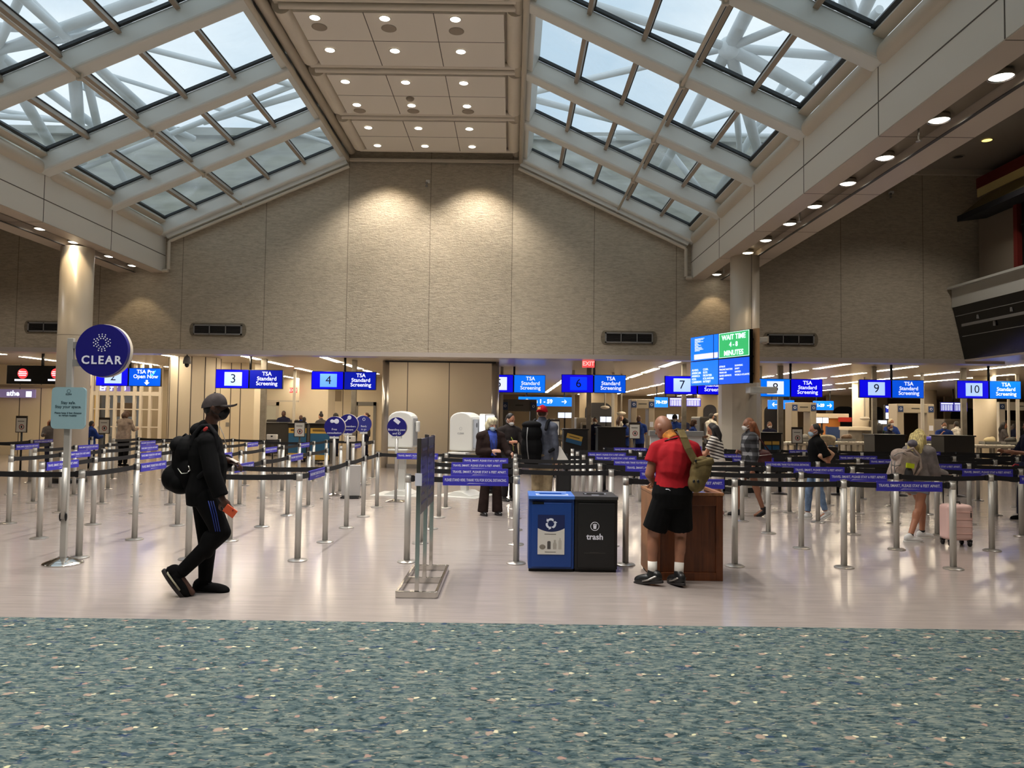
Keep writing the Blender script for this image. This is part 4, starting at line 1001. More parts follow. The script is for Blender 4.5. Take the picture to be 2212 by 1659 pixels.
mb = MB(); mb.bb((nx0 + 0.07, y, nb_ + 0.205), (nx0 + 0.19, y + 0.001, nb_ + 0.211)); mb.build('notice_caption', mat('pic_can', (74, 72, 70), 0.6), nt_); mb = MB(); mb.bb((nx0 + 0.075, y, nb_ + 0.023), (nx0 + 0.19, y + 0.001, nb_ + 0.028)); mb.build('notice_caption', mat('pic_can', (74, 72, 70), 0.6), nt_)
r, w = bin_unit(xm, xb, BINK, BINKL, 'black trash bin with the word trash beside the blue recycling bin', 'trash_bin')
c = PY(1285, 1137, yf); mb = MB(); mb.lathe([(0.040, -0.001), (0.046, -0.001), (0.046, 0.001), (0.040, 0.001)], (c.x, yf - 0.002, c.z), n=32, axis='Y', ring=True)
mb.prism([(c.x - 0.018, c.z + 0.012), (c.x + 0.018, c.z + 0.012), (c.x + 0.014, c.z - 0.026), (c.x - 0.014, c.z - 0.026)], 'Y', yf - 0.003, yf - 0.001); mb.bb((c.x - 0.023, yf - 0.003, c.z + 0.015), (c.x + 0.023, yf - 0.001, c.z + 0.021)); mb.bb((c.x - 0.008, yf - 0.003, c.z + 0.021), (c.x + 0.008, yf - 0.001, c.z + 0.026))
mb.build('bin_icon', LETW, r)
c = PY(1285, 1160, yf); mb = MB(); text_in(mb, 'trash', frame_at((c.x, yf - 0.002, c.z)), size=0.085, bold=0.002); mb.build('lettering', LETW, r)
c = PY(1285, 1195, yf); mb = MB(); mb.bb((c.x - 0.11, yf - 0.003, c.z - 0.004), (c.x + 0.11, yf - 0.001, c.z + 0.004)); mb.bb((c.x - 0.05, yf - 0.003, c.z + 0.004), (c.x + 0.04, yf - 0.001, c.z + 0.012)); mb.build('maker_line', DARK, r)
mb = MB()
for px in (0.3, 0.77): mb.lathe([(0.001, 0), (0.012, 0), (0.012, 0.003), (0.001, 0.003)], (xm + w * px, yf + 0.27, hf), n=10)
mb.bb((xm + w * 0.42, yf + 0.14, hf), (xm + w * 0.6, yf + 0.16, hf + 0.0015)); mb.build('lid_marking', lidw, r)

# wooden podium -----------------------------------------------------------------
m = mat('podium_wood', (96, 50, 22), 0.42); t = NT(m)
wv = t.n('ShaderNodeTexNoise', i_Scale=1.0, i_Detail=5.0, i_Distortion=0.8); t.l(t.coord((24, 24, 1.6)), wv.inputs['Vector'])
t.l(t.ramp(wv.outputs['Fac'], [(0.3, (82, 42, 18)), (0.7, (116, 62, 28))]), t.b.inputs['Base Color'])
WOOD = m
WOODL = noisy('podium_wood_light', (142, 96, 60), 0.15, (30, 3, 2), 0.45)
y0, y1 = 7.66, 8.36; x0 = PY(1411, 1200, y0).x; x1 = PY(1562, 1200, y0).x; h = PY(1500, 1064, y0).z
root = thing('wooden_podium', 'brown wooden podium with a recessed panel in front of the man in red', 'podium', ((x0 + x1) / 2, (y0 + y1) / 2, 0))
mb = MB(); mb.bb((x0 + 0.02, y0 + 0.02, 0.0), (x1 - 0.02, y1, h - 0.06)); mb.build('body', WOOD, root)
mb = MB()
mb.bb((x0, y0, 0), (x0 + 0.07, y0 + 0.022, h - 0.03)); mb.bb((x1 - 0.07, y0, 0), (x1, y0 + 0.022, h - 0.03)); mb.bb((x0 + 0.07, y0, 0), (x1 - 0.07, y0 + 0.022, 0.08)); mb.bb((x0 + 0.07, y0, h - 0.13), (x1 - 0.07, y0 + 0.022, h - 0.03))
mb.build('front_frame', WOOD, root, bevel=0.004)
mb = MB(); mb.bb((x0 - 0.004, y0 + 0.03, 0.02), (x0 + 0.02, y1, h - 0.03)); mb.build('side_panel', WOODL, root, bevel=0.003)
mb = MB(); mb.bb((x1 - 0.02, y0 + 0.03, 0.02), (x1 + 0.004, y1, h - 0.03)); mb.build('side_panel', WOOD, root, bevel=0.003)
mb = MB(); e = 0.03
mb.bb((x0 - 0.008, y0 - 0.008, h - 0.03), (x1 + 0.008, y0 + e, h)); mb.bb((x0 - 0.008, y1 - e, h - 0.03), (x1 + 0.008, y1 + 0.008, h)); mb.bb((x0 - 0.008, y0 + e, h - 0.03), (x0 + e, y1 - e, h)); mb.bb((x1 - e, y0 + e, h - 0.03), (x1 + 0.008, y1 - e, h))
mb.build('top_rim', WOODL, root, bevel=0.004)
mb = MB(); mb.bb((x0 + 0.03, y0 + 0.03, h - 0.06), (x1 - 0.03, y1 - 0.03, h - 0.045)); mb.build('sunken_top', WOOD, root)
mb = MB(); mb.box(((x0 + x1) / 2 + 0.17, y0 + 0.36, h - 0.0425), (0.24, 0.42, 0.004)); single(mb, 'paper_sheet', mat('blue_sheet', (70, 92, 150), 0.5), 'bluish printed sheet lying in the top of the wooden podium', 'paper')
mb = MB(); mb.box((x0 + 0.11, y0 + 0.52, h - 0.041), (0.15, 0.2, 0.006)); single(mb, 'paper_sheet', mat('white_paper', (220, 216, 208), 0.6), 'white paper lying in the podium top by the left hand of the man in red', 'paper')
POD = (x0, x1, y0, y1, h)
# free-standing poster frame, seen almost edge-on ------------------------------------
x0, x1 = PY(857, 1290, 6.80).x, PY(942, 1290, 6.80).x; ya, yb_ = 6.80, 8.02
root = thing('poster_stand', 'free-standing chrome poster frame seen edge-on with dark blue posters', 'sign stand', ((x0 + x1) / 2, (ya + yb_) / 2, 0))
mb = MB(); t_ = 0.028
for a, b in (((x0, ya), (x1, ya)), ((x0, yb_), (x1, yb_)), ((x0, ya), (x0, yb_)), ((x1, ya), (x1, yb_)), ((x0, (ya + yb_) / 2), (x1, (ya + yb_) / 2))):
    mb.bar((a[0], a[1], 0.03), (b[0], b[1], 0.03), t_, 0.055)
mb.build('base_frame', CHROME, root, bevel=0.003)
xc = (x0 + x1) / 2
for y, zt in ((ya + 0.02, 1.40), ((ya + yb_) / 2, 1.42), (yb_ - 0.02, 1.40)):
    mb = MB(); mb.bb((xc - 0.019, y - 0.016, 0.05), (xc + 0.019, y + 0.016, zt)); mb.build('upright', CHROME, root, bevel=0.003)
for nm, dy0, dy1 in (('poster', ya + 0.045, (ya + yb_) / 2 - 0.025), ('poster', (ya + yb_) / 2 + 0.025, yb_ - 0.045)):
    mb = MB(); mb.bb((xc - 0.016, dy0, 0.72), (xc + 0.016, dy1, 1.39)); p_ = mb.build(nm, mat('poster_navy', (24, 26, 74), 0.25), root)
    mb = MB()
    for i in range(7): mb.bb((xc + 0.0161, dy0 + 0.08, 1.28 - 0.08 * i), (xc + 0.0175, dy1 - 0.08 - 0.1 * (i % 3), 1.305 - 0.08 * i))
    mb.build('printed_lines', mat('poster_line', (40, 44, 110), 0.4), p_)
mb = MB(); mb.bb((xc - 0.03, ya - 0.006, 0.98), (xc + 0.03, ya + 0.002, 1.09)); mb.build('white_tag', LETW, root)

# grey panel standing behind the left lane, kiosks ----------------------------------------
p0, p1 = FL(736, 1076), FL(779, 1076); zt = PY(757, 1004, p0.y).z
root = thing('panel_stand', 'plain pale grey upright panel on a black foot behind the left lane', 'sign stand', ((p0.x + p1.x) / 2, p0.y, 0))
mb = MB(); mb.bb((p0.x, p0.y, 0.035), (p1.x, p0.y + 0.05, zt)); mb.build('panel', mat('panel_grey', (176, 172, 168), 0.45), root, bevel=0.02, seg=4)
mb = MB(); mb.bb((p0.x + 0.01, p0.y - 0.1, 0), (p1.x - 0.01, p0.y + 0.16, 0.035)); mb.build('foot', BLACK, root, bevel=0.01)
KW = mat('kiosk_white', (226, 224, 216), 0.28); KG = mat('kiosk_grey', (168, 170, 172), 0.35)
def kiosk(pxl, pxr, pyt, pyb, foot, label, turn, lit):
    f = FL((pxl + pxr) / 2, foot); Y = f.y; X = f.x; sc = Y / FPX
    w = (pxr - pxl) * sc; zt, zb = PY(pxl, pyt, Y).z, PY(pxl, pyb, Y).z
    root = thing('check_in_kiosk', label, 'kiosk', (X, Y, 0), 'white check-in kiosks', local=True, rz=turn)
    W2, Dp = 0.26, 0.42
    prof = []                                             # side outline: upright box with a rounded top
    for i in range(9):
        a = math.pi * i / 8; prof.append((W2 * math.cos(a), zt - W2 * 0.62 + W2 * 0.62 * math.sin(a)))
    poly = [(W2, zb)] + prof + [(-W2, zb)]
    mb = MB(); mb.prism(poly, 'Y', -Dp / 2, Dp / 2); b_ = mb.build('cabinet', KW, root, bevel=0.03, seg=3)
    ins = [(x * 0.8, z - (0.03 if z > zb + 0.1 else -0.03)) for x, z in poly]
    mb = MB(); mb.prism([(x, z) for x, z in [(-Dp * 0.4, zb + 0.05), (Dp * 0.4, zb + 0.05), (Dp * 0.4, zt - 0.14), (-Dp * 0.4, zt - 0.14)]], 'X', W2 - 0.002, W2 + 0.004); mb.build('side_door', KG, root, bevel=0.002)
    mb = MB(); mb.ell((W2 + 0.004, -0.02, zt - 0.26), (0.004, 0.035, 0.05), n=12, m=6); mb.build('side_lens', BLACK, root)
    mb = MB(); mb.box((-W2 * 0.1, -Dp / 2 - 0.003, zt - 0.33), (0.01, 0.004, 0.01)); 
    for i in range(10):
        th = 2 * math.pi * i / 10; mb.ell((0.028 * math.cos(th), -Dp / 2 - 0.002, zt - 0.33 + 0.028 * math.sin(th)), (0.005, 0.002, 0.005), n=6, m=4)
    text_in(mb, 'CLEAR', frame_at((0, -Dp / 2 - 0.002, zt - 0.43)), size=0.05); mb.build('lettering', mat('kiosk_print', (150, 150, 150), 0.5), b_)
    mb = MB(); mb.bb((-0.07, -0.06, 0.04), (0.07, 0.06, zb - 0.02)); mb.build('pedestal', KW, root, bevel=0.01)
    mb = MB(); mb.prism([(-0.28, 0.0), (0.28, 0.0), (0.28, 0.02), (0.09, 0.10), (-0.09, 0.10), (-0.28, 0.02)], 'Y', -0.3, 0.3); mb.build('foot', KW, root, bevel=0.01)
    mb = MB(); mb.bb((-0.5, -0.5, 0.0), (0.5, 0.45, 0.008)); mb.build('floor_mat', KW, root)
    mb = MB(); mb.bb((-0.2, -Dp / 2 - 0.16, zb - 0.06), (0.2, Dp / 2, zb - 0.02)); mb.build('tray', KW, root, bevel=0.008)
    mb = MB()
    if lit: mb.bb((W2 + 0.02, Dp * 0.12, zb + 0.03), (W2 + 0.16, Dp * 0.5 + 0.28, zt - 0.03)); mb.build('screen_wing', KW, root, bevel=0.02)
    else: mb.bb((W2 + 0.01, -0.06, zt - 0.42), (W2 + 0.08, 0.08, zt - 0.2)); mb.build('wipe_dispenser', KW, root, bevel=0.02)
    if lit: mb = MB(); mb.bb((W2 + 0.161, Dp * 0.2, zb + 0.06), (W2 + 0.166, Dp * 0.5 + 0.26, zt - 0.06)); mb.build('screen', lum('kiosk_screen', (245, 246, 250), 1.3), root)
    if lit: mb = MB(); mb.bb((W2 + 0.03, Dp * 0.12 - 0.006, zb + 0.06), (W2 + 0.15, Dp * 0.12, zt - 0.06)); mb.build('screen', lum('kiosk_screen', (245, 246, 250), 1.3), root)
    return root
kiosk(843, 893, 888, 966, 1067, 'white rounded check-in kiosk behind the round blue ticket sign', math.radians(-8), False)
kiosk(975, 1032, 890, 973, 1070, 'white rounded check-in kiosk with lit side screen left of the grey-haired woman', math.radians(-24), True)
# panelled pier under the concrete wall ------------------------------------------------
yp = 23.35; xl_, xr_ = PY(823, 900, yp).x, PY(1077, 900, yp).x
mb = MB(); mb.bb((xl_ + 0.2, yp, 0), (xr_ - 0.2, yp + 3.4, ZS)); pier = struct(mb, 'wall_pier', CREAM)
mb = MB()
for px in (879, 969): x = PY(px, 900, yp).x; mb.bb((x - 0.012, yp - 0.003, 0), (x + 0.012, yp + 0.01, ZS))
struct(mb, 'wall_panel_seam', SEAM, pier)
mb = MB()
for x in (xl_ + 0.15, xr_ - 0.15): mb.tube((x, yp + 0.13, 0), (x, yp + 0.13, ZS), 0.15, n=24)
struct(mb, 'wall_corner_trim', STEEL, pier)
mb = MB(); mb.bb((xl_ + 0.2, yp - 0.015, 0), (xr_ - 0.2, yp, 0.12)); struct(mb, 'baseboard_back', STEEL, pier)
mb = MB(); mb.bb((xl_ + 0.1, yp - 0.02, ZS - 0.05), (xr_ - 0.1, yp + 0.02, ZS - 0.002)); struct(mb, 'wall_top_trim', BLACK, pier)
# air grilles in the concrete wall -------------------------------------------------------
def grille(px0, py0, px1, py1, label):
    a, b = PY(px0, py0, WY), PY(px1, py1, WY); w, h = b.x - a.x, a.z - b.z; cx, cz = (a.x + b.x) / 2, (a.z + b.z) / 2
    root = thing('wall_air_vent', label, 'air vent', (cx, WY, b.z), 'air vents in the concrete wall')
    rr = h * 0.66; poly = []
    for s_, t0 in ((1, -90), (-1, 90)):
        for i in range(9): th = math.radians(t0 + 22.5 * i); poly.append((cx + s_ * (w / 2 + 0.02) + rr * 0.5 * math.cos(th), cz + rr * math.sin(th)))
    mb = MB(); mb.prism(poly, 'Y', WY - 0.02, WY - 0.002); mb.build('surround', noisy('vent_surround', (120, 110, 92), 0.1, (6, 6, 20), 0.8), root)
    mb = MB(); f = 0.035
    mb.bb((a.x, WY - 0.05, b.z), (b.x, WY - 0.02, b.z + f)); mb.bb((a.x, WY - 0.05, a.z - f), (b.x, WY - 0.02, a.z)); mb.bb((a.x, WY - 0.05, b.z), (a.x + f, WY - 0.02, a.z)); mb.bb((b.x - f, WY - 0.05, b.z), (b.x, WY - 0.02, a.z))
    for q in (1, 2): x = a.x + w * q / 3; mb.bb((x - 0.012, WY - 0.05, b.z), (x + 0.012, WY - 0.02, a.z))
    mb.build('frame', GREY, root)
    mb = MB(); n_ = 9
    for i in range(n_): z = b.z + f + (h - 2 * f) * (i + 0.5) / n_; mb.box((cx, WY - 0.03, z), (w - 2 * f, 0.02, 0.008), rot=Matrix.Rotation(math.radians(35), 3, 'X'))
    mb.build('louvres', DARK, root)
    mb = MB(); mb.bb((a.x + f, WY - 0.0215, b.z + f), (b.x - f, WY - 0.0195, a.z - f)); mb.build('dark_backing', mat('vent_dark', (22, 20, 18), 0.9), root)
grille(62, 696, 165, 718, 'long dark air vent in the concrete wall, partly behind the left column')
grille(419, 701, 523, 724, 'long dark air vent in the concrete wall above the dome camera')
grille(1307, 718, 1410, 742, 'long dark air vent in the concrete wall left of the wait time board')
grille(1657, 722, 1758, 745, 'long dark air vent in the concrete wall right of the wait time board')
# dome camera under the ceiling edge
Yd = 20.5; p = PY(404, 781, Yd); root = thing('ceiling_dome_camera', 'grey dome camera hanging from the low ceiling edge left of lane three', 'security camera', p)
mb = MB(); mb.lathe([(0.001, -0.06), (0.1, -0.06), (0.105, 0.0), (0.08, 0.10), (0.045, 0.15), (0.001, 0.15)], p + V((0, 0, 0.0)), n=24); mb.build('housing', GREY, root)
mb = MB(); mb.ell(p + V((0, 0, -0.07)), (0.06, 0.06, 0.09)); mb.build('dome', BLACK, root)
mb = MB(); mb.tube(p + V((0, 0, 0.14)), (p.x, p.y, ZS - 0.002), 0.022, n=10); mb.tube((p.x, p.y, ZS - 0.03), (p.x, p.y, ZS - 0.002), 0.06, n=16); mb.build('stem', GREY, root)
for px, py in ((922, 396), (1923, 420)):
    p = PY(px, py, WY - 0.05); root = thing('wall_camera_light', 'small twin-lens emergency light fixed to the concrete wall, %s' % ('under the ceiling spine' if px < 1000 else 'under the right beam'), 'wall fixture', p, 'small fixtures on the concrete wall')
    mb = MB(); mb.box(p + V((0.03, 0, 0.05)), (0.1, 0.1, 0.07)); mb.build('housing', PALE, root, bevel=0.006)
    mb = MB()
    for q in (0.0, -0.08): mb.ell(p + V((0, -0.03, q)), (0.035, 0.035, 0.035), n=10, m=7)
    mb.build('lenses', GREY, root)
# storefront balcony on the right side wall -----------------------------------------------
xs = 11.62; REDP = mat('stripe_red', (104, 28, 20), 0.6); YELP = mat('stripe_yellow', (226, 206, 140), 0.5); AWN = mat('awning_olive', (120, 110, 74), 0.7); AWK = mat('awning_dark', (24, 24, 28), 0.7)
y_near = 9.0
def zat(px, py): return PX(px, py, xs)
root = thing('upper_storefront', 'dark upper-floor shopfront with red and yellow stripes and an awning at the right edge', 'storefront', (xs, 15, 3.2))
zp1 = PY(2055, 620, 20.1).z; zp0 = PY(2062, 664, 20.1).z; zb0 = PY(2075, 776, 20.1).z
mb = MB(); mb.bb((xs, y_near, zp0), (xs + 0.25, WY - 0.02, zp1 - 0.06)); mb.bb((xs - 0.12, y_near, zp1 - 0.06), (xs + 0.3, WY - 0.02, zp1)); mb.build('parapet', mat('parapet_pale', (186, 186, 178), 0.5), root)
mb = MB(); mb.prism([(xs + 0.02, zp0), (xs + 1.3, zp0), (xs + 1.3, zb0), (xs + 0.32, zb0)], 'Y', y_near, WY - 0.03); o = mb.build('sloped_fascia', mat('fascia_black', (10, 10, 14), 0.25), root)
mb = MB(); mb.bar((xs + 0.10, y_near, zp0 - 0.5), (xs + 0.10, WY - 0.3, zp0 - 0.5), 0.03, 0.07); mb.bar((xs + 0.06, y_near, zp0 - 0.24), (xs + 0.06, WY - 0.1, zp0 - 0.24), 0.02, 0.015); mb.bar((xs + 0.17, y_near, zp0 - 0.78), (xs + 0.17, WY - 0.2, zp0 - 0.78), 0.02, 0.015)
for i in range(7): mb.box((xs + 0.09, WY - 1.0 - 1.3 * i, zp0 - 0.36), (0.04, 0.05, 0.1)); mb.box((xs + 0.13, WY - 1.6 - 1.9 * i, zp0 - 0.6), (0.04, 0.06, 0.12))
mb.build('track_lights', GREY, o)
mb = MB(); mb.bb((xs + 0.32, y_near, zb0 - 0.05), (xs + 1.35, WY - 0.02, zb0)); mb.build('underside', SOFF, root)
zr1, zr0 = PY(2085, 390, 20.1).z, PY(2089, 412, 20.1).z
mb = MB(); mb.bb((xs + 0.55, y_near, zr0), (xs + 1.3, WY - 0.25, zr1)); mb.build('red_stripe', REDP, root)
mb = MB(); mb.bb((xs + 0.57, y_near, zr0 - 0.22), (xs + 1.3, WY - 0.25, zr0)); mb.build('yellow_stripe', YELP, root)
mb = MB(); mb.bb((xs + 0.6, y_near, zp1), (xs + 1.35, WY - 0.25, zr0 - 0.22)); mb.build('back_wall', mat('store_wall', (132, 120, 104), 0.7), root)
za1, za0 = zr0 - 0.24, zr0 - 0.85
mb = MB(); mb.prism([(xs + 0.6, za1), (xs - 0.15, za0), (xs - 0.15, za0 - 0.08), (xs + 0.6, za0 + 0.05)], 'Y', y_near, WY - 0.6); aw = mb.build('awning', AWN, root)
mb = MB(); mb.bb((xs - 0.17, y_near, za0 - 0.12), (xs - 0.13, WY - 0.6, za0 + 0.02)); mb.prism([(xs + 0.58, za0 + 0.04), (xs - 0.14, za0 - 0.08), (xs - 0.14, za0 - 0.12), (xs + 0.58, za0 - 0.02)], 'Y', y_near, WY - 0.61); mb.build('valance', AWK, aw)
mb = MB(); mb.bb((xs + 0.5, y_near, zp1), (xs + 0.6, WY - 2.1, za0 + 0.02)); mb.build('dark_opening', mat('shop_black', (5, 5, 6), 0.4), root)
mb = MB(); mb.bb((xs + 0.45, WY - 2.0, zp1), (xs + 0.62, WY - 1.86, za0 + 0.02)); mb.build('red_post', REDP, root)
mb = MB(); mb.bb((xs + 0.47, y_near, zp1 + 1.15), (xs + 0.5, WY - 2.1, zp1 + 1.18)); mb.build('opening_rail', DARK, root)
p = PZ(2195, 768, zb0 - 0.05) if False else V((xs + 0.8, 17.6, zb0 - 0.055))
downlight(zb0 - 0.042, xs + 0.85, 17.2, 0.1, None, 'round downlight under the black shopfront fascia at the right edge', ring=SOFF)
# ------------------------------------------------------------------ people
def blob(name, mb, mats, parent, voxel=0.012, smooth=3, fac=0.5):
    """grow one continuous skin around overlapping closed forms"""
    me = mb.mesh('tmp', mats, ORG[parent.name])
    o = bpy.data.objects.new('tmp', me); COL.objects.link(o)
    r = o.modifiers.new('r', 'REMESH'); r.mode = 'VOXEL'; r.voxel_size = voxel; r.use_smooth_shade = True
    if smooth:
        sm = o.modifiers.new('s', 'SMOOTH'); sm.factor = fac; sm.iterations = smooth
    dg = bpy.context.evaluated_depsgraph_get(); dg.update()
    m2 = bpy.data.meshes.new_from_object(o.evaluated_get(dg)); m2.name = name
    bpy.data.objects.remove(o); bpy.data.meshes.remove(me)
    m2.polygons.foreach_set('use_smooth', [True] * len(m2.polygons)); m2.update()
    return link_mesh(name, m2, parent)
def stub(mb, p, q, r0, r1, n=14):
    """tapered sleeve or leg piece: round at p, cut flat at q so that the hem is clean"""
    mb.ell(p, (r0, r0, r0)); mb.tube(p, q, r0, r1, n=n)
def loft(mb, pts, rx, ry, side, n=20):
    """elliptical sections along pts; side = the direction rx is measured in (one vector or a list)"""
    rings = []
    for i, p in enumerate(pts):
        p = V(p); d = (V(pts[min(i + 1, len(pts) - 1)]) - V(pts[max(i - 1, 0)])).normalized()
        s_ = V(side[i] if isinstance(side, list) else side); s_ = (s_ - d * s_.dot(d)).normalized(); f = d.cross(s_)
        rings.append([p + s_ * rx[i] * math.cos(2 * math.pi * k / n) + f * ry[i] * math.sin(2 * math.pi * k / n) for k in range(n)])
    vs = [v for r in rings for v in r]; fs = []
    for i in range(len(pts) - 1):
        fs += [(i * n + k, i * n + (k + 1) % n, (i + 1) * n + (k + 1) % n, (i + 1) * n + k) for k in range(n)]
    m_ = (len(pts) - 1) * n; fs += [tuple(reversed(range(n))), tuple(m_ + k for k in range(n))]
    return mb.add(vs, fs, True)
def basis(fwd, up=(0, 0, 1)):
    f = V(fwd).normalized(); r = f.cross(V(up)).normalized(); u = r.cross(f)
    return Matrix((r, f, u)).transposed()
def pose(x, y, ang, h=1.7, lean=0.0, stride=0.0, la='down', ra='down', head=0.0, nod=0.0, z0=0.0, lift=0.0, turn=0.0):
    """joints of a standing or walking figure; ang: 0 faces right, 90 away from the camera, 180 left, 270 towards it"""
    s = h / 1.75; a = math.radians(ang); f = V((math.cos(a), math.sin(a), 0)); r = V((f.y, -f.x, 0)); u = V((0, 0, 1))
    J = {}; B = V((x, y, z0)); J['s'] = s; J['f'] = f; J['r'] = r
    ta = a + math.radians(turn); tf = V((math.cos(ta), math.sin(ta), 0)); tr = V((tf.y, -tf.x, 0)); J['tf'], J['tr'] = tf, tr
    P = B + u * 0.93 * s; J['P'] = P
    ld = (u * math.cos(math.radians(lean)) + tf * math.sin(math.radians(lean)))
    J['C'] = P + ld * 0.47 * s; J['N'] = P + ld * 0.55 * s
    ha = ta + math.radians(head); hf = V((math.cos(ha), math.sin(ha), 0)); hf = (hf * math.cos(math.radians(nod)) - u * math.sin(math.radians(nod))).normalized()
    J['hd'] = hf; J['H'] = J['N'] + (ld * 0.6 + u * 0.4) * 0.125 * s + hf * 0.03 * s
    for sd, q, arm in (('L', -1, la), ('R', 1, ra)):
        S = J['C'] + tr * q * 0.185 * s - ld * 0.03 * s; J['S' + sd] = S
        if arm == 'down': E = S - u * 0.29 * s + tr * q * 0.04 * s - tf * 0.02; W = E - u * 0.25 * s + tf * 0.06 * s
        elif arm == 'fwd': E = S - u * 0.24 * s + tr * q * 0.05 * s + tf * 0.12 * s; W = E + tf * 0.24 * s + u * 0.03 * s - tr * q * 0.06 * s
        elif arm == 'up': E = S - u * 0.22 * s + tf * 0.14 * s + tr * q * 0.05 * s; W = E + u * 0.17 * s + tf * 0.17 * s - tr * q * 0.08 * s
        elif arm == 'back': E = S - u * 0.27 * s + tr * q * 0.07 * s - tf * 0.11 * s; W = E - u * 0.22 * s - tf * 0.03 * s
        elif arm == 'cross': E = S - u * 0.27 * s + tr * q * 0.05 * s + tf * 0.03 * s; W = E + tf * 0.16 * s - tr * q * 0.18 * s + u * 0.02
        elif arm == 'reach': E = S - u * 0.20 * s + tf * 0.18 * s + tr * q * 0.03 * s; W = E + tf * 0.25 * s - u * 0.04 * s
        else: E, W = arm
        J['E' + sd], J['W' + sd] = E, W
        Hp = P + r * q * 0.088 * s - u * 0.03 * s; J['T' + sd] = Hp
        st = stride * (1 if sd == 'R' else -1)
        A = B + r * q * 0.085 * s + f * st * s + u * 0.085 * s
        if st < -0.02: A = A + u * (0.05 + lift) * s
        K = (Hp + A) * 0.5 + f * (0.035 * s + 0.05 * abs(stride)) + u * 0.02 * s
        J['K' + sd], J['A' + sd] = K, A
        J['D' + sd] = (f + u * (-0.55 if st < -0.02 else -0.04)).normalized()
    return J
def hand(mb, W, d, nrm, q, s=1.0, curl=0.5, fine=True):
    """palm, four unequal bent fingers and a thumb off the side; nrm = out of the back of the hand"""
    d = V(d).normalized(); nrm = (V(nrm) - d * V(nrm).dot(d)).normalized(); sd = d.cross(nrm) * q
    R = Matrix((sd, d, nrm)).transposed()
    mb.ell(W + d * 0.05 * s, (0.040 * s, 0.052 * s, 0.017 * s), rot=R, n=12, m=8)
    mb.cap(W - d * 0.03 * s, W + d * 0.02 * s, 0.026 * s, 0.026 * s, n=10)
    for o_, L, r_ in ((-0.029, 0.062, 0.0082), (-0.010, 0.076, 0.009), (0.010, 0.080, 0.009), (0.029, 0.070, 0.0088)):
        p = W + d * 0.088 * s + sd * o_ * s; c = curl * (1.15 - 0.2 * (o_ > 0)); dd = d
        for k, fr in enumerate((0.45, 0.32, 0.23)):
            ang = c * (0.55 if k == 0 else 0.8); ax = sd
            e = (dd * math.cos(ang) - nrm * math.sin(ang) * 1.0); 
            n2 = nrm; dd2 = e.normalized(); q_ = p + dd2 * L * fr * s
            mb.cap(p, q_, r_ * s, r_ * 0.92 * s, n=8, k=2); p = q_
            nrm_ = sd.cross(dd2) * q * -1
            nrm = nrm_ if nrm_.dot(n2) > 0 else -nrm_
            dd = dd2
        nrm = R @ V((0, 0, 1))
    p = W + d * 0.022 * s + sd * 0.034 * s; t1 = (d * 0.62 + sd * 0.65 - nrm * 0.35 * (0.5 + curl)).normalized(); p2 = p + t1 * 0.042 * s
    mb.cap(p, p2, 0.0125 * s, 0.0105 * s, n=8, k=2); t2 = (d * 0.9 + sd * 0.15 - nrm * 0.5 * (0.5 + curl)).normalized(); mb.cap(p2, p2 + t2 * 0.034 * s, 0.0105 * s, 0.009 * s, n=8, k=2)
def torso(mb, J, grow=0.0, low=0.0, g=1.0, top=1.0, bust=0.0, hem=None):
    s = J['s']; P, C, N = J['P'], J['C'], J['N']; a = (C - P)
    r, tr = J['r'], J['tr']; md = (r + tr).normalized()
    pts = [P - a.normalized() * (0.10 + low) * s, P, P + a * 0.35, P + a * 0.7, C, C + (N - C) * 0.6]
    rx = [0.150 * g, 0.168 * g, 0.142 * g, 0.165 * g, 0.150, 0.07]; ry = [0.105 * g, 0.118 * g, 0.105 * g, 0.122 * g, 0.095, 0.06]
    if hem: rx[0] *= hem; ry[0] *= hem
    sides = [r, r, md, tr, tr, tr]
    if low < -0.09: pts.pop(1); rx.pop(1); ry.pop(1); sides.pop(1); rx[0] = 0.158 * g; ry[0] = 0.112 * g
    loft(mb, pts, [v * s + grow for v in rx], [v * s + grow for v in ry], sides)
    if bust:
        for q in (-1, 1): mb.ell(P + a * 0.72 + J['tf'] * 0.085 * s + tr * q * 0.075 * s, (0.07 * bust * s,) * 3)
    for q in ('L', 'R'): mb.cap(C + (N - C) * 0.25, J['S' + q], 0.062 * s + grow, 0.058 * s + grow)
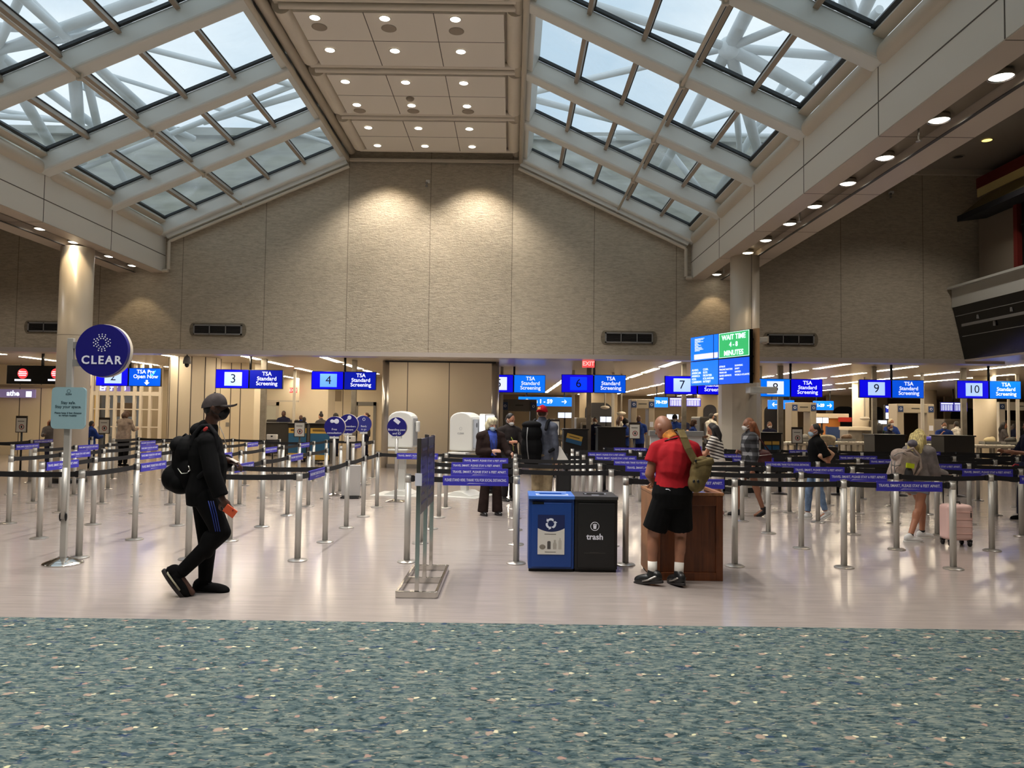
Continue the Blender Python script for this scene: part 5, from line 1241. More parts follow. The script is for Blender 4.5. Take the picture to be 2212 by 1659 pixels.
def body(J, root, skin, vox=0.0085, g=1.0, hands=(0.5, 0.5), bare_feet=False, leg=1.0, faced=True):
    s = J['s']; mb = MB(); H = J['H']; R = basis(J['hd'])
    mb.ell(H, (0.073 * s, 0.092 * s, 0.112 * s), rot=R, n=20, m=14)
    mb.ell(H + R @ V((0, 0.028, -0.06)) * s, (0.056 * s, 0.066 * s, 0.062 * s), rot=R)
    mb.cap(H + R @ V((0, 0.088, 0.01)) * s, H + R @ V((0, 0.108, -0.024)) * s, 0.010 * s, 0.015 * s, n=8)
    mb.ell(H + R @ V((0, 0.087, -0.062)) * s, (0.026 * s, 0.012 * s, 0.010 * s), rot=R, n=10, m=6)
    mb.ell(H + R @ V((0, 0.072, 0.026)) * s, (0.055 * s, 0.02 * s, 0.014 * s), rot=R, n=10, m=6)
    for q in (-1, 1): mb.ell(H + R @ V((q * 0.077, -0.008, -0.01)) * s, (0.012 * s, 0.022 * s, 0.034 * s), rot=R, n=10, m=8)
    mb.cap(J['N'] - (J['N'] - J['C']) * 0.3, H + R @ V((0, -0.015, -0.05)) * s, 0.056 * s, 0.052 * s)
    torso(mb, J, 0.0, g=g)
    for q, sg, cu in (('L', -1, hands[0]), ('R', 1, hands[1])):
        mb.cap(J['S' + q], J['E' + q], 0.050 * s * g, 0.040 * s * g); mb.cap(J['E' + q], J['W' + q], 0.041 * s * g, 0.029 * s)
        d = J.get('hd' + q) or (J['W' + q] - J['E' + q]).normalized(); nr = J.get('hn' + q) or (J['tr'] * sg + V((0, 0, 0.15)))
        hand(mb, J['W' + q] + d * 0.01, d, nr, sg, s, cu)
        T, K, A = J['T' + q], J['K' + q], J['A' + q]
        mb.cap(T, K, 0.084 * s * g * leg, 0.056 * s * leg); mb.cap(K, A, 0.055 * s * leg, 0.037 * s * leg)
        back = J['f'] * -1; mb.ell(K.lerp(A, 0.30) + back * 0.012 * s, (0.052 * s * leg, 0.054 * s * leg, 0.12 * s), n=12, m=8)
        D = J['D' + q]; hl = A - V((0, 0, 0.045 * s)) - D * 0.035 * s
        if D.z < -0.3: hl = A - D.cross(J['r']).normalized() * 0.0 - V((0, 0, 0.035 * s))
        mb.cap(hl, hl + D * 0.165 * s, 0.034 * s, 0.026 * s); mb.cap(A, hl, 0.038 * s, 0.036 * s)
    o = blob('body', mb, skin, root, vox, 3)
    if faced:
        for q in (-1, 1):
            mb = MB(); mb.ell(H + R @ V((q * 0.03, 0.083, 0.004)) * s, (0.012 * s, 0.008 * s, 0.007 * s), rot=R, n=10, m=7); mb.build('eye', mat('eye_dark', (38, 30, 26), 0.2), root)
    return o
def top(J, root, m, name='shirt', sleeve=1.0, grow=0.014, low=0.06, vox=0.011, g=1.0, hem=1.0, bust=0.0, arm=0.012, cuff=0.0, extra=None, smooth=3):
    s = J['s']; mb = MB(); torso(mb, J, grow, low, g, bust=bust, hem=hem)
    mb.cap(J['C'], J['N'] + (J['N'] - J['C']) * 0.15, 0.075 * s + grow * 0.5, 0.06 * s + grow * 0.4)
    for q in 'LR':
        S, E, W = J['S' + q], J['E' + q], J['W' + q]
        if sleeve <= 0.5:
            p = S.lerp(E, sleeve * 2); stub(mb, S, p, 0.058 * s + arm, 0.056 * s + arm + cuff)
        else:
            mb.cap(S, E, 0.056 * s + arm, 0.048 * s + arm); p = E.lerp(W, (sleeve - 0.5) * 2 * 0.94); stub(mb, E, p, 0.047 * s + arm, 0.036 * s + arm + cuff)
    if extra: extra(mb)
    return blob(name, mb, m, root, vox, smooth)
def bottom(J, root, m, name='trousers', length=1.0, grow=0.014, vox=0.011, g=1.0, flare=0.0, hipgrow=None):
    s = J['s']; mb = MB(); hg = grow if hipgrow is None else hipgrow
    P = J['P']; a = (J['C'] - P)
    loft(mb, [P - V((0, 0, 0.12 * s)), P, P + a * 0.24], [0.150 * s * g + hg * .8, 0.168 * s * g + hg, 0.150 * s * g + hg], [0.11 * s * g + hg * .8, 0.122 * s * g + hg, 0.106 * s * g + hg], J['r'])
    for q in 'LR':
        T, K, A = J['T' + q], J['K' + q], J['A' + q]
        if length <= 0.5:
            stub(mb, T, T.lerp(K, length * 2), 0.088 * s * g + grow, 0.070 * s * g + grow + flare)
        else:
            mb.cap(T, K, 0.088 * s * g + grow, 0.060 * s + grow); p = K.lerp(A, (length - 0.5) * 2 * (1.10 if flare > 0.02 else 0.99))
            stub(mb, K, p, 0.060 * s + grow, 0.042 * s + grow + flare)
            mb.ell(K.lerp(A, 0.3) - J['f'] * 0.012 * s, (0.05 * s + grow, 0.052 * s + grow, 0.12 * s), n=12, m=8)
    return blob(name, mb, m, root, vox, 3)
def shoe(J, q, root, m, sole, vox=0.007, k=1.0, sock=None):
    s = J['s'] * k; A = J['A' + q]; D = J['D' + q]; lat = D.cross(V((0, 0, 1))).normalized(); upv = lat.cross(D).normalized()
    R = Matrix((lat, D, upv)).transposed(); c = A - upv * 0.05 * J['s']
    mb = MB(); mb.ell(c + D * 0.045 * s, (0.046 * s, 0.135 * s, 0.040 * s), rot=R, n=16, m=10); mb.ell(c - D * 0.035 * s + upv * 0.012 * s, (0.040 * s, 0.050 * s, 0.055 * s), rot=R); mb.ell(c + D * 0.115 * s - upv * 0.008 * s, (0.045 * s, 0.065 * s, 0.030 * s), rot=R)
    mb.cap(c, A + upv * 0.008 * s, 0.043 * s, 0.042 * s)
    sh = blob('shoe', mb, m, root, vox, 2)
    mb = MB(); poly = []
    for i in range(20):
        t_ = 2 * math.pi * i / 20; w_ = 0.047 + 0.006 * math.sin(t_); poly.append((w_ * math.cos(t_) * s, (0.048 + 0.142 * math.sin(t_)) * s))
    st = len(mb.v); mb.prism(poly, 'Z', -0.046 * s, -0.020 * s); mb.xf(Matrix.Translation(c) @ R.to_4x4(), st); mb.build('sole', sole, sh, bevel=0.006)
    if sock:
        mb = MB(); mb.tube(A - upv * 0.01, A + (J['K' + q] - A).normalized() * sock[1], 0.043 * J['s'], 0.044 * J['s'], n=18); mb.build('sock', sock[0], root)
    return sh
def hair(J, root, m, kind='short', vox=0.010):
    s = J['s']; H = J['H']; R = basis(J['hd']); mb = MB(); up = V((0, 0, 1)); w = lambda x, y, z: H + R @ V((x, y, z)) * s
    if kind != 'under_cap': mb.ell(w(0, -0.022, 0.028), (0.081 * s, 0.088 * s, 0.098 * s), rot=R, n=18, m=12)
    else: mb.ell(w(0, -0.042, -0.012), (0.073 * s, 0.056 * s, 0.062 * s), rot=R)
    if kind == 'short': mb.ell(w(0, -0.05, -0.02), (0.072 * s, 0.058 * s, 0.075 * s), rot=R)
    if kind == 'afro': mb.ell(w(0, -0.02, 0.03), (0.115 * s, 0.115 * s, 0.12 * s), rot=R)
    if kind == 'bun':
        mb.ell(w(0, -0.05, -0.02), (0.070 * s, 0.055 * s, 0.07 * s), rot=R); mb.ell(w(0, -0.12, -0.02), (0.045 * s, 0.045 * s, 0.045 * s))
    if kind == 'topbun': mb.ell(w(0, -0.03, 0.14), (0.05 * s, 0.05 * s, 0.05 * s))
    if kind == 'bob':
        for q in (-1, 1): mb.ell(w(q * 0.07, -0.02, -0.04), (0.03 * s, 0.06 * s, 0.09 * s), rot=R)
        mb.ell(w(0, -0.01, 0.045), (0.098 * s, 0.105 * s, 0.095 * s), rot=R); mb.ell(w(0, -0.07, -0.04), (0.095 * s, 0.06 * s, 0.10 * s), rot=R); mb.ell(w(0, 0.04, 0.085), (0.075 * s, 0.055 * s, 0.045 * s), rot=R)
    if kind == 'long':
        b = w(0, -0.085, 0.0)
        for q in (-0.065, -0.02, 0.02, 0.065):
            m1 = w(q * 1.1, -0.135, 0.0) - up * 0.17 * s
            mb.cap(w(q, -0.065, 0.0), m1, 0.058 * s, 0.052 * s); mb.cap(m1, m1 - up * (0.23 + 0.5 * abs(q)) * s + R @ V((q * 0.4, 0.02, 0)) * s, 0.052 * s, 0.026 * s)
        for q in (-1, 1):
            m1 = w(q * 0.088, -0.03, 0.0) - up * 0.12 * s; mb.cap(w(q * 0.074, -0.012, 0.02), m1, 0.030 * s, 0.034 * s); mb.cap(m1, m1 - up * 0.19 * s - R @ V((0, 0.03, 0)) * s, 0.034 * s, 0.018 * s)
    return blob('hair', mb, m, root, vox, 2)
def mask(J, root, m, name='face_mask'):
    s = J['s']; H = J['H']; R = basis(J['hd']); mb = MB()
    mb.ell(H + R @ V((0, 0.052, -0.058)) * s, (0.057 * s, 0.058 * s, 0.055 * s), rot=R, n=18, m=12); mb.ell(H + R @ V((0, 0.09, -0.04)) * s, (0.028 * s, 0.032 * s, 0.034 * s), rot=R)
    o = blob(name, mb, m, root, 0.008, 2)
    for q in (-1, 1):
        mb = MB()
        mb.path([H + R @ V((q * 0.055, 0.065, -0.035)) * s, H + R @ V((q * 0.080, 0.02, -0.012)) * s, H + R @ V((q * 0.083, -0.022, 0.012)) * s], 0.003, n=6)
        mb.path([H + R @ V((q * 0.055, 0.055, -0.075)) * s, H + R @ V((q * 0.078, 0.0, -0.05)) * s, H + R @ V((q * 0.083, -0.025, -0.02)) * s], 0.003, n=6)
        mb.build('ear_loop', m, o)
    return o
def cap_hat(J, root, m, back=False, tilt=0.0, name='cap'):
    s = J['s']; H = J['H']; R = basis(J['hd']); q = -1 if back else 1; mb = MB()
    c = H + R @ V((0, -0.008, 0.036)) * s
    mb.ell(c, (0.088 * s, 0.104 * s, 0.098 * s), rot=R, n=20, m=14)
    o = None
    # keep the upper half only: cut by rebuilding as a dome
    mb = MB(); n_ = 24; prof = [(math.cos(math.pi / 2 * i / 8), math.sin(math.pi / 2 * i / 8)) for i in range(9)]; vs = []
    for i, (cr, sr) in enumerate(prof):
        for k in range(n_):
            th = 2 * math.pi * k / n_; vs.append(c + R @ V((0.086 * max(cr, .02) * math.cos(th), 0.106 * max(cr, .02) * math.sin(th), -0.034 + 0.118 * sr + 0.17 * q * 0.106 * max(cr, .02) * math.sin(th))) * s)
    mb.add(vs, [(i * n_ + k, i * n_ + (k + 1) % n_, (i + 1) * n_ + (k + 1) % n_, (i + 1) * n_ + k) for i in range(8) for k in range(n_)] + [tuple(reversed(range(n_))), tuple(8 * n_ + k for k in range(n_))], True)
    o = mb.build(name, m, root, sharp=50)
    mb = MB(); vs = []; n2 = 14
    for lay in (0.0, 0.013):
        for k in range(n2 + 1):
            th = math.pi * k / n2; vs.append(c + R @ V((0.080 * math.cos(th), q * (0.062 + 0.125 * math.sin(th) ** 0.8), 0.002 - 0.014 * math.sin(th) - 0.036 * math.cos(th) ** 2 + lay)) * s)
    m1 = n2 + 1
    mb.add(vs, [tuple(range(m1)), tuple(reversed(range(m1, 2 * m1)))] + [(k, k + 1, m1 + k + 1, m1 + k) for k in range(n2)] + [(n2, 0, m1, m1 + n2)], True)
    mb.build('brim', m, o, sharp=40)
    mb = MB(); mb.ell(c + R @ V((0, 0, 0.085)) * s, (0.011 * s, 0.011 * s, 0.007 * s), n=8, m=5); mb.build('button', m, o)
    return o
def skin(name, rgb): return mat('skin_' + name, rgb, 0.5)
def cloth(name, rgb, amt=0.10):
    m = noisy('cloth_' + name, rgb, amt, (14, 14, 14), 0.9, 0.10, 90); m.node_tree.nodes['Principled BSDF'].inputs['Specular IOR Level'].default_value = 0.15; return m
SK_D, SK_M, SK_L, SK_T = skin('dark', (74, 46, 34)), skin('medium', (146, 100, 76)), skin('light', (212, 164, 138)), skin('tan', (172, 118, 90))
WSOLE = mat('sole_white', (222, 220, 214), 0.6); BSOLE = mat('sole_black', (34, 30, 30), 0.7)
MASKB, MASKW, MASKN, MASKK = mat('mask_pale_blue', (176, 202, 220), 0.8), mat('mask_white', (222, 220, 216), 0.8), mat('mask_navy', (34, 38, 66), 0.8), mat('mask_black', (16, 15, 18), 0.8)
def hairmat(name, rgb): return noisy('hair_' + name, rgb, 0.28, (60, 60, 9), 0.55, 0.4, 120)
HBLK, HBRN, HBLD, HGRY, HRED = hairmat('black', (26, 22, 22)), hairmat('brown', (74, 48, 34)), hairmat('blonde', (222, 186, 124)), hairmat('grey_blonde', (206, 192, 160)), hairmat('auburn', (122, 72, 42))
# 1. walking man in black ------------------------------------------------------------------
Yc = 6.87
def Q(px, py, dy=0.0): return PY(px, py, Yc + dy)
f0 = FL(452, 1284); root = thing('person', 'person in black walking past with a grey cap, black backpack and orange phone', 'person', (f0.x, Yc, 0))
J = dict(s=1.04, f=V((1, 0, 0)), r=V((0, -1, 0)), tf=V((0.995, 0.1, 0)), tr=V((0.1, -0.995, 0)))
J.update(P=Q(441, 1060), C=Q(447, 948), N=Q(453, 928), H=Q(465, 879), hd=V((0.96, 0.22, -0.02)).normalized(),
         SR=Q(447, 956, -.18), ER=Q(459, 1024, -.25), WR=Q(479, 1076, -.25), SL=Q(450, 954, .18), EL=Q(468, 1012, .25), WL=Q(494, 994, .13),
         TR=Q(441, 1070, -.09), KR=Q(479, 1150, -.10), AR=Q(389, 1238, -.12), TL=Q(440, 1070, .09), KL=Q(448, 1172, .08), AL=Q(443, 1257, .06),
         DR=V((0.62, 0.05, -0.78)).normalized(), DL=V((0.99, 0.0, -0.06)).normalized(), hdR=V((0.5, 0.1, -0.8)).normalized(), hnR=V((0.2, -1, 0.1)), hdL=V((0.9, -0.1, -0.3)).normalized(), hnL=V((0.1, 0.3, 1)))
JM = J
b = body(J, root, SK_D, 0.008, hands=(0.8, 1.0))
KCL = cloth('black', (9, 9, 10), 0.25)
def hoodx(mb):
    mb.ell(Q(433, 930, 0), (0.085, 0.12, 0.075)); mb.ell(Q(444, 918, 0), (0.055, 0.095, 0.05))
    mb.cap(Q(452, 1000), Q(448, 1058), 0.155, 0.150)
top(J, root, KCL, 'hooded_jacket', 1.0, 0.026, 0.02, 0.010, extra=hoodx, arm=0.022, cuff=0.006)
mb = MB()
for dy in (-0.05, 0.03): mb.path([Q(474, 920, dy), Q(482, 938, dy - .03), Q(489, 962, dy - .04)], 0.004, n=6)
mb.build('drawstrings', mat('cord_pale', (150, 146, 140), 0.7), root)
bottom(J, root, KCL, 'track_trousers', 1.0, 0.018, 0.010, flare=-0.004)
mb = MB()
for k in range(3):
    o_ = k * 5.0
    mb.path([Q(450 + o_, 1082, -.205), Q(458 + o_, 1112, -.20), Q(466 + o_ * 0.9, 1148, -.178)], 0.0045, n=6)
mb.build('blue_side_stripes', mat('stripe_blue', (32, 58, 150), 0.6), root)
for q in 'LR': shoe(J, q, root, KCL, BSOLE, k=1.22, sock=(mat('sock_white', (216, 212, 204), 0.8), 0.05))
for q in 'LR':
    R_ = basis(J['D' + q]); A = J['A' + q]; mb = MB()
    for i in range(4): mb.path([A + R_ @ V((x_, 0.045 + 0.024 * i, 0.004 - 0.013 * i + z_)) for x_, z_ in ((-.03, -.012), (0, .004), (.03, -.012))], 0.0045, n=6)
    mb.build('laces', mat('lace_grey', (90, 86, 84), 0.7), root)
mb = MB(); R_ = basis(J['DR'])
mb.path([J['AR'] + R_ @ V((-0.055, -0.06, -0.062)), J['AR'] + R_ @ V((-0.0, -0.085, -0.062)), J['AR'] + R_ @ V((0.056, -0.06, -0.062)), J['AR'] + R_ @ V((0.062, 0.03, -0.064)), J['AR'] + R_ @ V((0.05, 0.12, -0.07))], 0.008, n=8); mb.build('pale_shoe_band', mat('shoe_band', (170, 164, 140), 0.6), root)
hair(J, root, HBLK, 'under_cap'); mask(J, root, MASKK)
GCAP = cloth('grey_cap', (66, 60, 60), 0.12); cap_hat(J, root, GCAP)
# backpack and phones are carried: things of their own
bp = thing('backpack', 'bulky black backpack worn by the walking person in black', 'backpack', Q(392, 1062))
mb = MB(); mb.ell(Q(408, 975), (0.11, 0.15, 0.15)); mb.ell(Q(412, 1020), (0.10, 0.16, 0.18)); mb.cap(Q(400, 970), Q(402, 1035), 0.11, 0.13)
blob('main_compartment', mb, mat('pack_black', (11, 11, 12), 0.8, spec=0.12), bp, 0.011, 3)
mb = MB(); mb.ell(Q(379, 1032), (0.115, 0.135, 0.125)); mb.ell(Q(392, 1040), (0.12, 0.145, 0.115)); blob('front_pocket', mb, mat('pack_black', (11, 11, 12), 0.8, spec=0.12), bp, 0.010, 3)
mb = MB(); mb.ell(Q(388, 962, 0), (0.075, 0.12, 0.085)); blob('top_pocket', mb, mat('pack_black', (11, 11, 12), 0.8, spec=0.12), bp, 0.010, 2)
for dy in (-0.14, 0.14):
    mb = MB(); pts = [Q(414, 962, dy), Q(421, 938, dy), Q(436, 921, dy), Q(452, 920, dy * 1.05), Q(466, 938, dy * 1.25), Q(470, 965, dy * 1.3), Q(462, 1000, dy * 1.35), Q(430, 1030, dy * 1.2)]
    for i, (a, c) in enumerate(zip(pts, pts[1:])): mb.cap(a, c, 0.022, 0.022, n=10)
    blob('shoulder_strap', mb, mat('strap_black', (20, 20, 22), 0.8, spec=0.15), bp, 0.009, 2)
mb = MB(); mb.path([Q(398, 952, .03), Q(395, 943, .02), Q(401, 938, 0), Q(408, 944, -.02), Q(408, 954, -.03)], 0.010, n=8); mb.build('carry_handle', mat('strap_black', (20, 20, 22), 0.8, spec=0.15), bp)
mb = MB(); mb.path([Q(384, 1012, -.15), Q(392, 1023, -.155), Q(404, 1022, -.15), Q(412, 1014, -.14)], 0.004, n=6); mb.path([Q(407, 1006, -.15), Q(411, 1017, -.15)], 0.005, n=6); mb.path([Q(372, 968, -.09), Q(378, 956, -.10)], 0.004, n=6); mb.build('zips', STEEL, bp)
mb = MB(); mb.ell(Q(444, 927, -.205), (0.016, 0.006, 0.026), rot=Matrix.Rotation(0.8, 3, 'Y')); mb.build('red_strap_tag', mat('tag_red', (170, 40, 40), 0.6), bp)
ph = thing('mobile_phone', 'orange mobile phone in the lowered hand of the walking person in black', 'phone', Q(496, 1105, -.25))
Rp = Matrix.Rotation(math.radians(-38), 3, 'Y'); mb = MB(); mb.box(Q(497, 1104, -.262), (0.11, 0.012, 0.075), rot=Matrix.Rotation(math.radians(36), 3, 'Y')); mb.build('case', mat('phone_orange', (214, 92, 58), 0.35), ph, bevel=0.004)
mb = MB(); mb.ell(Q(503, 1102, -.27), (0.008, 0.003, 0.008), n=10, m=6); mb.build('camera_lens', mat('lens_red', (150, 24, 20), 0.3), ph)
ph = thing('mobile_phone', 'pale phone held at waist height by the walking person in black', 'phone', Q(506, 996, .1))
mb = MB(); mb.box(Q(506, 995, .1), (0.075, 0.07, 0.010), rot=Matrix.Rotation(math.radians(28), 3, 'Y')); mb.build('case', mat('phone_white', (208, 196, 186), 0.35), ph, bevel=0.003)
# 2. man in red at the podium -----------------------------------------------------------------
Yc = 7.42
f0 = FL(1445, 1262); root = thing('person', 'person in a red T-shirt and black shorts bending over the wooden podium', 'person', (f0.x, Yc, 0))
J = dict(s=1.02, f=V((-0.1, 0.99, 0)), r=V((0.99, 0.1, 0)), tf=V((-0.25, 0.97, 0)).normalized(), tr=V((0.97, 0.25, 0)).normalized())
J.update(P=Q(1452, 1068, -.02), C=Q(1459, 962, .06), N=Q(1450, 945, .10), H=Q(1433, 922, .16), hd=V((-0.55, 0.72, -0.42)).normalized(),
         SL=Q(1419, 970, .05), EL=Q(1403, 1024, .04), WL=Q(1412, 1044, .28), SR=Q(1496, 970, .06), ER=Q(1506, 1020, .18), WR=Q(1468, 1040, .40),
         TL=Q(1434, 1082, -.02), KL=Q(1410, 1156, .04), AL=Q(1409, 1237, .02), TR=Q(1468, 1082, -.02), KR=Q(1470, 1156, .06), AR=Q(1466, 1240, 0.0),
         DL=V((-0.80, 0.58, -0.16)).normalized(), DR=V((-0.28, 0.95, -0.10)).normalized(), hnL=V((-0.3, 0, 1)), hdL=V((0.2, 0.95, -0.1)).normalized(), hnR=V((0, 0, 1)))
body(J, root, SK_M, 0.008, g=1.12, hands=(0.35, 0.3), leg=1.02)
RED = cloth('red', (158, 30, 38), 0.06)
def shx(mb):
    mb.cap(Q(1456, 985, .02), Q(1453, 1012, -.02), 0.165, 0.150)
    mb.ell(Q(1444, 985, -.02), (0.11, 0.10, 0.12)); mb.ell(Q(1482, 985, -.02), (0.10, 0.10, 0.12))
top(J, root, RED, 't_shirt', 0.27, 0.020, -0.13, 0.010, g=1.06, hem=1.17, arm=0.018, cuff=0.014, extra=shx)
mb = MB(); loft(mb, [Q(1453, 952, .07), Q(1447, 943, .1), Q(1442, 936, .12)], [0.075, 0.07, 0.068], [0.075, 0.07, 0.068], (1, 0, 0)); blob('neck_gaiter', mb, noisy('gaiter_mustard', (176, 112, 40), 0.3, (18, 18, 18), 0.8), root, 0.009, 2)
mb = MB(); mb.path([Q(1436, 953, .0), Q(1446, 949, -.02), Q(1458, 947, -.02), Q(1467, 946, .02)], 0.006, n=6); mb.build('neck_cord', BLACK, root)
bottom(J, root, KCL, 'shorts', 0.41, 0.018, 0.010, g=1.10, flare=0.024, hipgrow=0.012)
mb = MB(); mb.path([Q(1438, 1057, -.17), Q(1444, 1057, -.172), Q(1448, 1060, -.17)], 0.004, n=6); mb.build('small_logo', LETW, root)
for q in 'LR':
    sh = shoe(J, q, root, mat('shoe_black_gloss', (24, 24, 25), 0.35), BSOLE, k=1.1, sock=(mat('sock_white', (216, 212, 204), 0.8), 0.11))
    D = J['D' + q]; lat = D.cross(V((0, 0, 1))).normalized(); A = J['A' + q] - V((0, 0, 0.05)); mb = MB()
    for sd in (-1, 1): mb.path([A - D * 0.075 + V((0, 0, 0.02)) + lat * sd * 0.02, A - D * 0.045 + lat * sd * 0.046 + V((0, 0, 0.015)), A + D * 0.02 + lat * sd * 0.056 - V((0, 0, 0.012)), A + D * 0.08 + lat * sd * 0.052 - V((0, 0, 0.02))], 0.008, n=8)
    mb.build('silver_side_panel', STEEL, sh)
bag = thing('sling_bag', 'olive canvas sling bag hanging at the back of the man in red', 'bag', Q(1508, 1060, -.16)); OLV = cloth('olive', (104, 90, 58), 0.12)
mb = MB(); Rb = Matrix.Rotation(math.radians(14), 3, 'Y')
mb.ell(Q(1513, 1018, -.14), (0.10, 0.085, 0.15), rot=Rb); mb.ell(Q(1505, 1042, -.14), (0.085, 0.08, 0.10), rot=Rb); mb.box(Q(1516, 1003, -.14), (0.17, 0.13, 0.10), rot=Rb)
blob('pouch', mb, OLV, bag, 0.009, 3)
mb = MB(); mb.box(Q(1518, 999, -.145), (0.19, 0.15, 0.06), rot=Matrix.Rotation(math.radians(-14), 3, 'Y')); mb.build('flap', OLV, bag, bevel=0.02, seg=3)
mb = MB(); pts = [Q(1462, 931, .10), Q(1470, 928, -.04), Q(1477, 945, -.135), Q(1486, 968, -.17), Q(1499, 992, -.18), Q(1507, 1004, -.175)]
for a, c in zip(pts, pts[1:]): mb.bar(a, c + (c - a) * 0.08, 0.072, 0.012, up=(0.1, -1, 0.35))
mb.build('shoulder_strap', OLV, bag, bevel=0.004)
mb = MB()
for px, py in ((1503, 996), (1508, 1040), (1499, 1040)): mb.ell(Q(px, py, -.225), (0.012, 0.008, 0.016))
mb.build('buckles', BLACK, bag)
# 3. woman in the dark trouser suit --------------------------------------------------------------
root = thing('person', 'grey-haired person in a dark trouser suit and blue blouse at the middle lane', 'person', FL(1058, 1111))
b_ = FL(1058, 1111); J = pose(b_.x, b_.y, 292, 1.62, la='fwd', ra='cross', head=12, nod=22)
J['AL'] = FL(1074, 1112) + V((0, 0, .085)); J['AR'] = FL(1043, 1113) + V((0, 0, .085)); J['KL'] = J['TL'].lerp(J['AL'], .5) + J['f'] * .03; J['KR'] = J['TR'].lerp(J['AR'], .5) + J['f'] * .03
pt = POSTS[(0, 3)]; tgt = V((gx(0) - 0.06, b_.y - 0.28, 1.0)); J['WL'] = tgt; J['EL'] = J['SL'].lerp(tgt, .5) + V((0.04, 0.06, -0.14))
body(J, root, SK_L, 0.010, g=1.08); SUIT = cloth('dark_suit', (40, 29, 26), 0.15)
top(J, root, cloth('blue_blouse', (66, 84, 168)), 'blouse', 0.9, 0.014, 0.0, 0.013, g=1.06)
# jacket: shell open at the front
def open_jacket(J, root, m, gap=0.06, low=0.12):
    s = J['s']; mb = MB(); torso(mb, J, 0.034, low, 1.1, hem=1.12)
    for q in 'LR':
        mb.cap(J['S' + q], J['E' + q], 0.076 * s, 0.066 * s); mb.cap(J['E' + q], J['E' + q].lerp(J['W' + q], .9), 0.064 * s, 0.052 * s)
    o = blob('jacket', mb, m, root, 0.012, 3)
    bm = bmesh.new(); bm.from_mesh(o.data); org = ORG[root.name]; f, r = J['tf'], J['tr']; dl = []
    for fc in bm.faces:
        c = fc.calc_center_median() + org - J['P']; k = c.z
        if c.dot(f) > 0.03 and abs(c.dot(r)) < gap * (0.55 + 0.9 * max(0, k + 0.05)) and k < 0.52: dl.append(fc)
    bmesh.ops.delete(bm, geom=dl, context='FACES'); bm.to_mesh(o.data); bm.free()
    so = o.modifiers.new('thickness', 'SOLIDIFY'); so.thickness = 0.010
    return o
open_jacket(J, root, SUIT, 0.075)
bottom(J, root, SUIT, 'trousers', 1.0, 0.022, 0.013, g=1.06, flare=0.028)
for q in 'LR': shoe(J, q, root, mat('shoe_black', (20, 18, 18), 0.35), BSOLE)
hair(J, root, HGRY, 'bob'); mask(J, root, MASKB)
mb = MB(); C_ = J['C']; mb.path([C_ + J['tr'] * .07 + V((0, 0, .05)), C_ + J['tf'] * .15 + J['tr'] * .03 - V((0, 0, .12)), C_ + J['tf'] * .165 - V((0, 0, .42)), C_ + J['tf'] * .15 - J['tr'] * .03 - V((0, 0, .12)), C_ - J['tr'] * .07 + V((0, 0, .05))], 0.006, n=6); lan = mb.build('lanyard', mat('lanyard_navy', (26, 28, 80), 0.6), root)
mb = MB(); mb.box(C_ + J['tf'] * .172 - V((0, 0, .47)), (0.07, 0.02, 0.09), rot=basis(J['tf'])); mb.build('badge', LETW, lan)
# 4, 5. two men behind her
b_ = V(((1060 - 1104) * 16.2 / 1655, 16.2, 0)); root = thing('person', 'dark-haired person with a navy mask looking left behind the grey-haired woman', 'person', b_)
J = pose(b_.x, b_.y, 200, 1.68, head=-14); body(J, root, SK_L, 0.012); top(J, root, cloth('taupe', (110, 96, 96)), 'jumper', 1.0, 0.02, 0.1, 0.015); bottom(J, root, cloth('navy', (30, 32, 52)), 'trousers', 1, 0.018, 0.015)
for q in 'LR': shoe(J, q, root, mat('shoe_black', (20, 18, 18), 0.35), BSOLE, 0.010)
hair(J, root, HBLK, 'short'); mask(J, root, MASKN)
b_ = FL(1098, 1082); root = thing('person', 'person in a dark jacket and green lanyard with a white mask looking down', 'person', b_)
J = pose(b_.x, b_.y, 300, 1.70, head=18, nod=24, la='fwd', ra='fwd'); body(J, root, SK_T, 0.012); top(J, root, cloth('charcoal', (42, 37, 36)), 'jacket', 1.0, 0.026, 0.14, 0.015); bottom(J, root, cloth('dark_trousers', (30, 27, 28)), 'trousers', 1, 0.02, 0.015)
for q in 'LR': shoe(J, q, root, mat('shoe_black', (20, 18, 18), 0.35), BSOLE, 0.010)
hair(J, root, HBLK, 'short'); mask(J, root, MASKW)
mb = MB(); C_ = J['C']; mb.path([C_ + J['tr'] * .07 + V((0, 0, .05)), C_ + J['tf'] * .17 + J['tr'] * .02 - V((0, 0, .2)), C_ + J['tf'] * .17 - V((0, 0, .4))], 0.010, n=6); mb.build('lanyard', mat('lanyard_green', (130, 140, 50), 0.6), root)
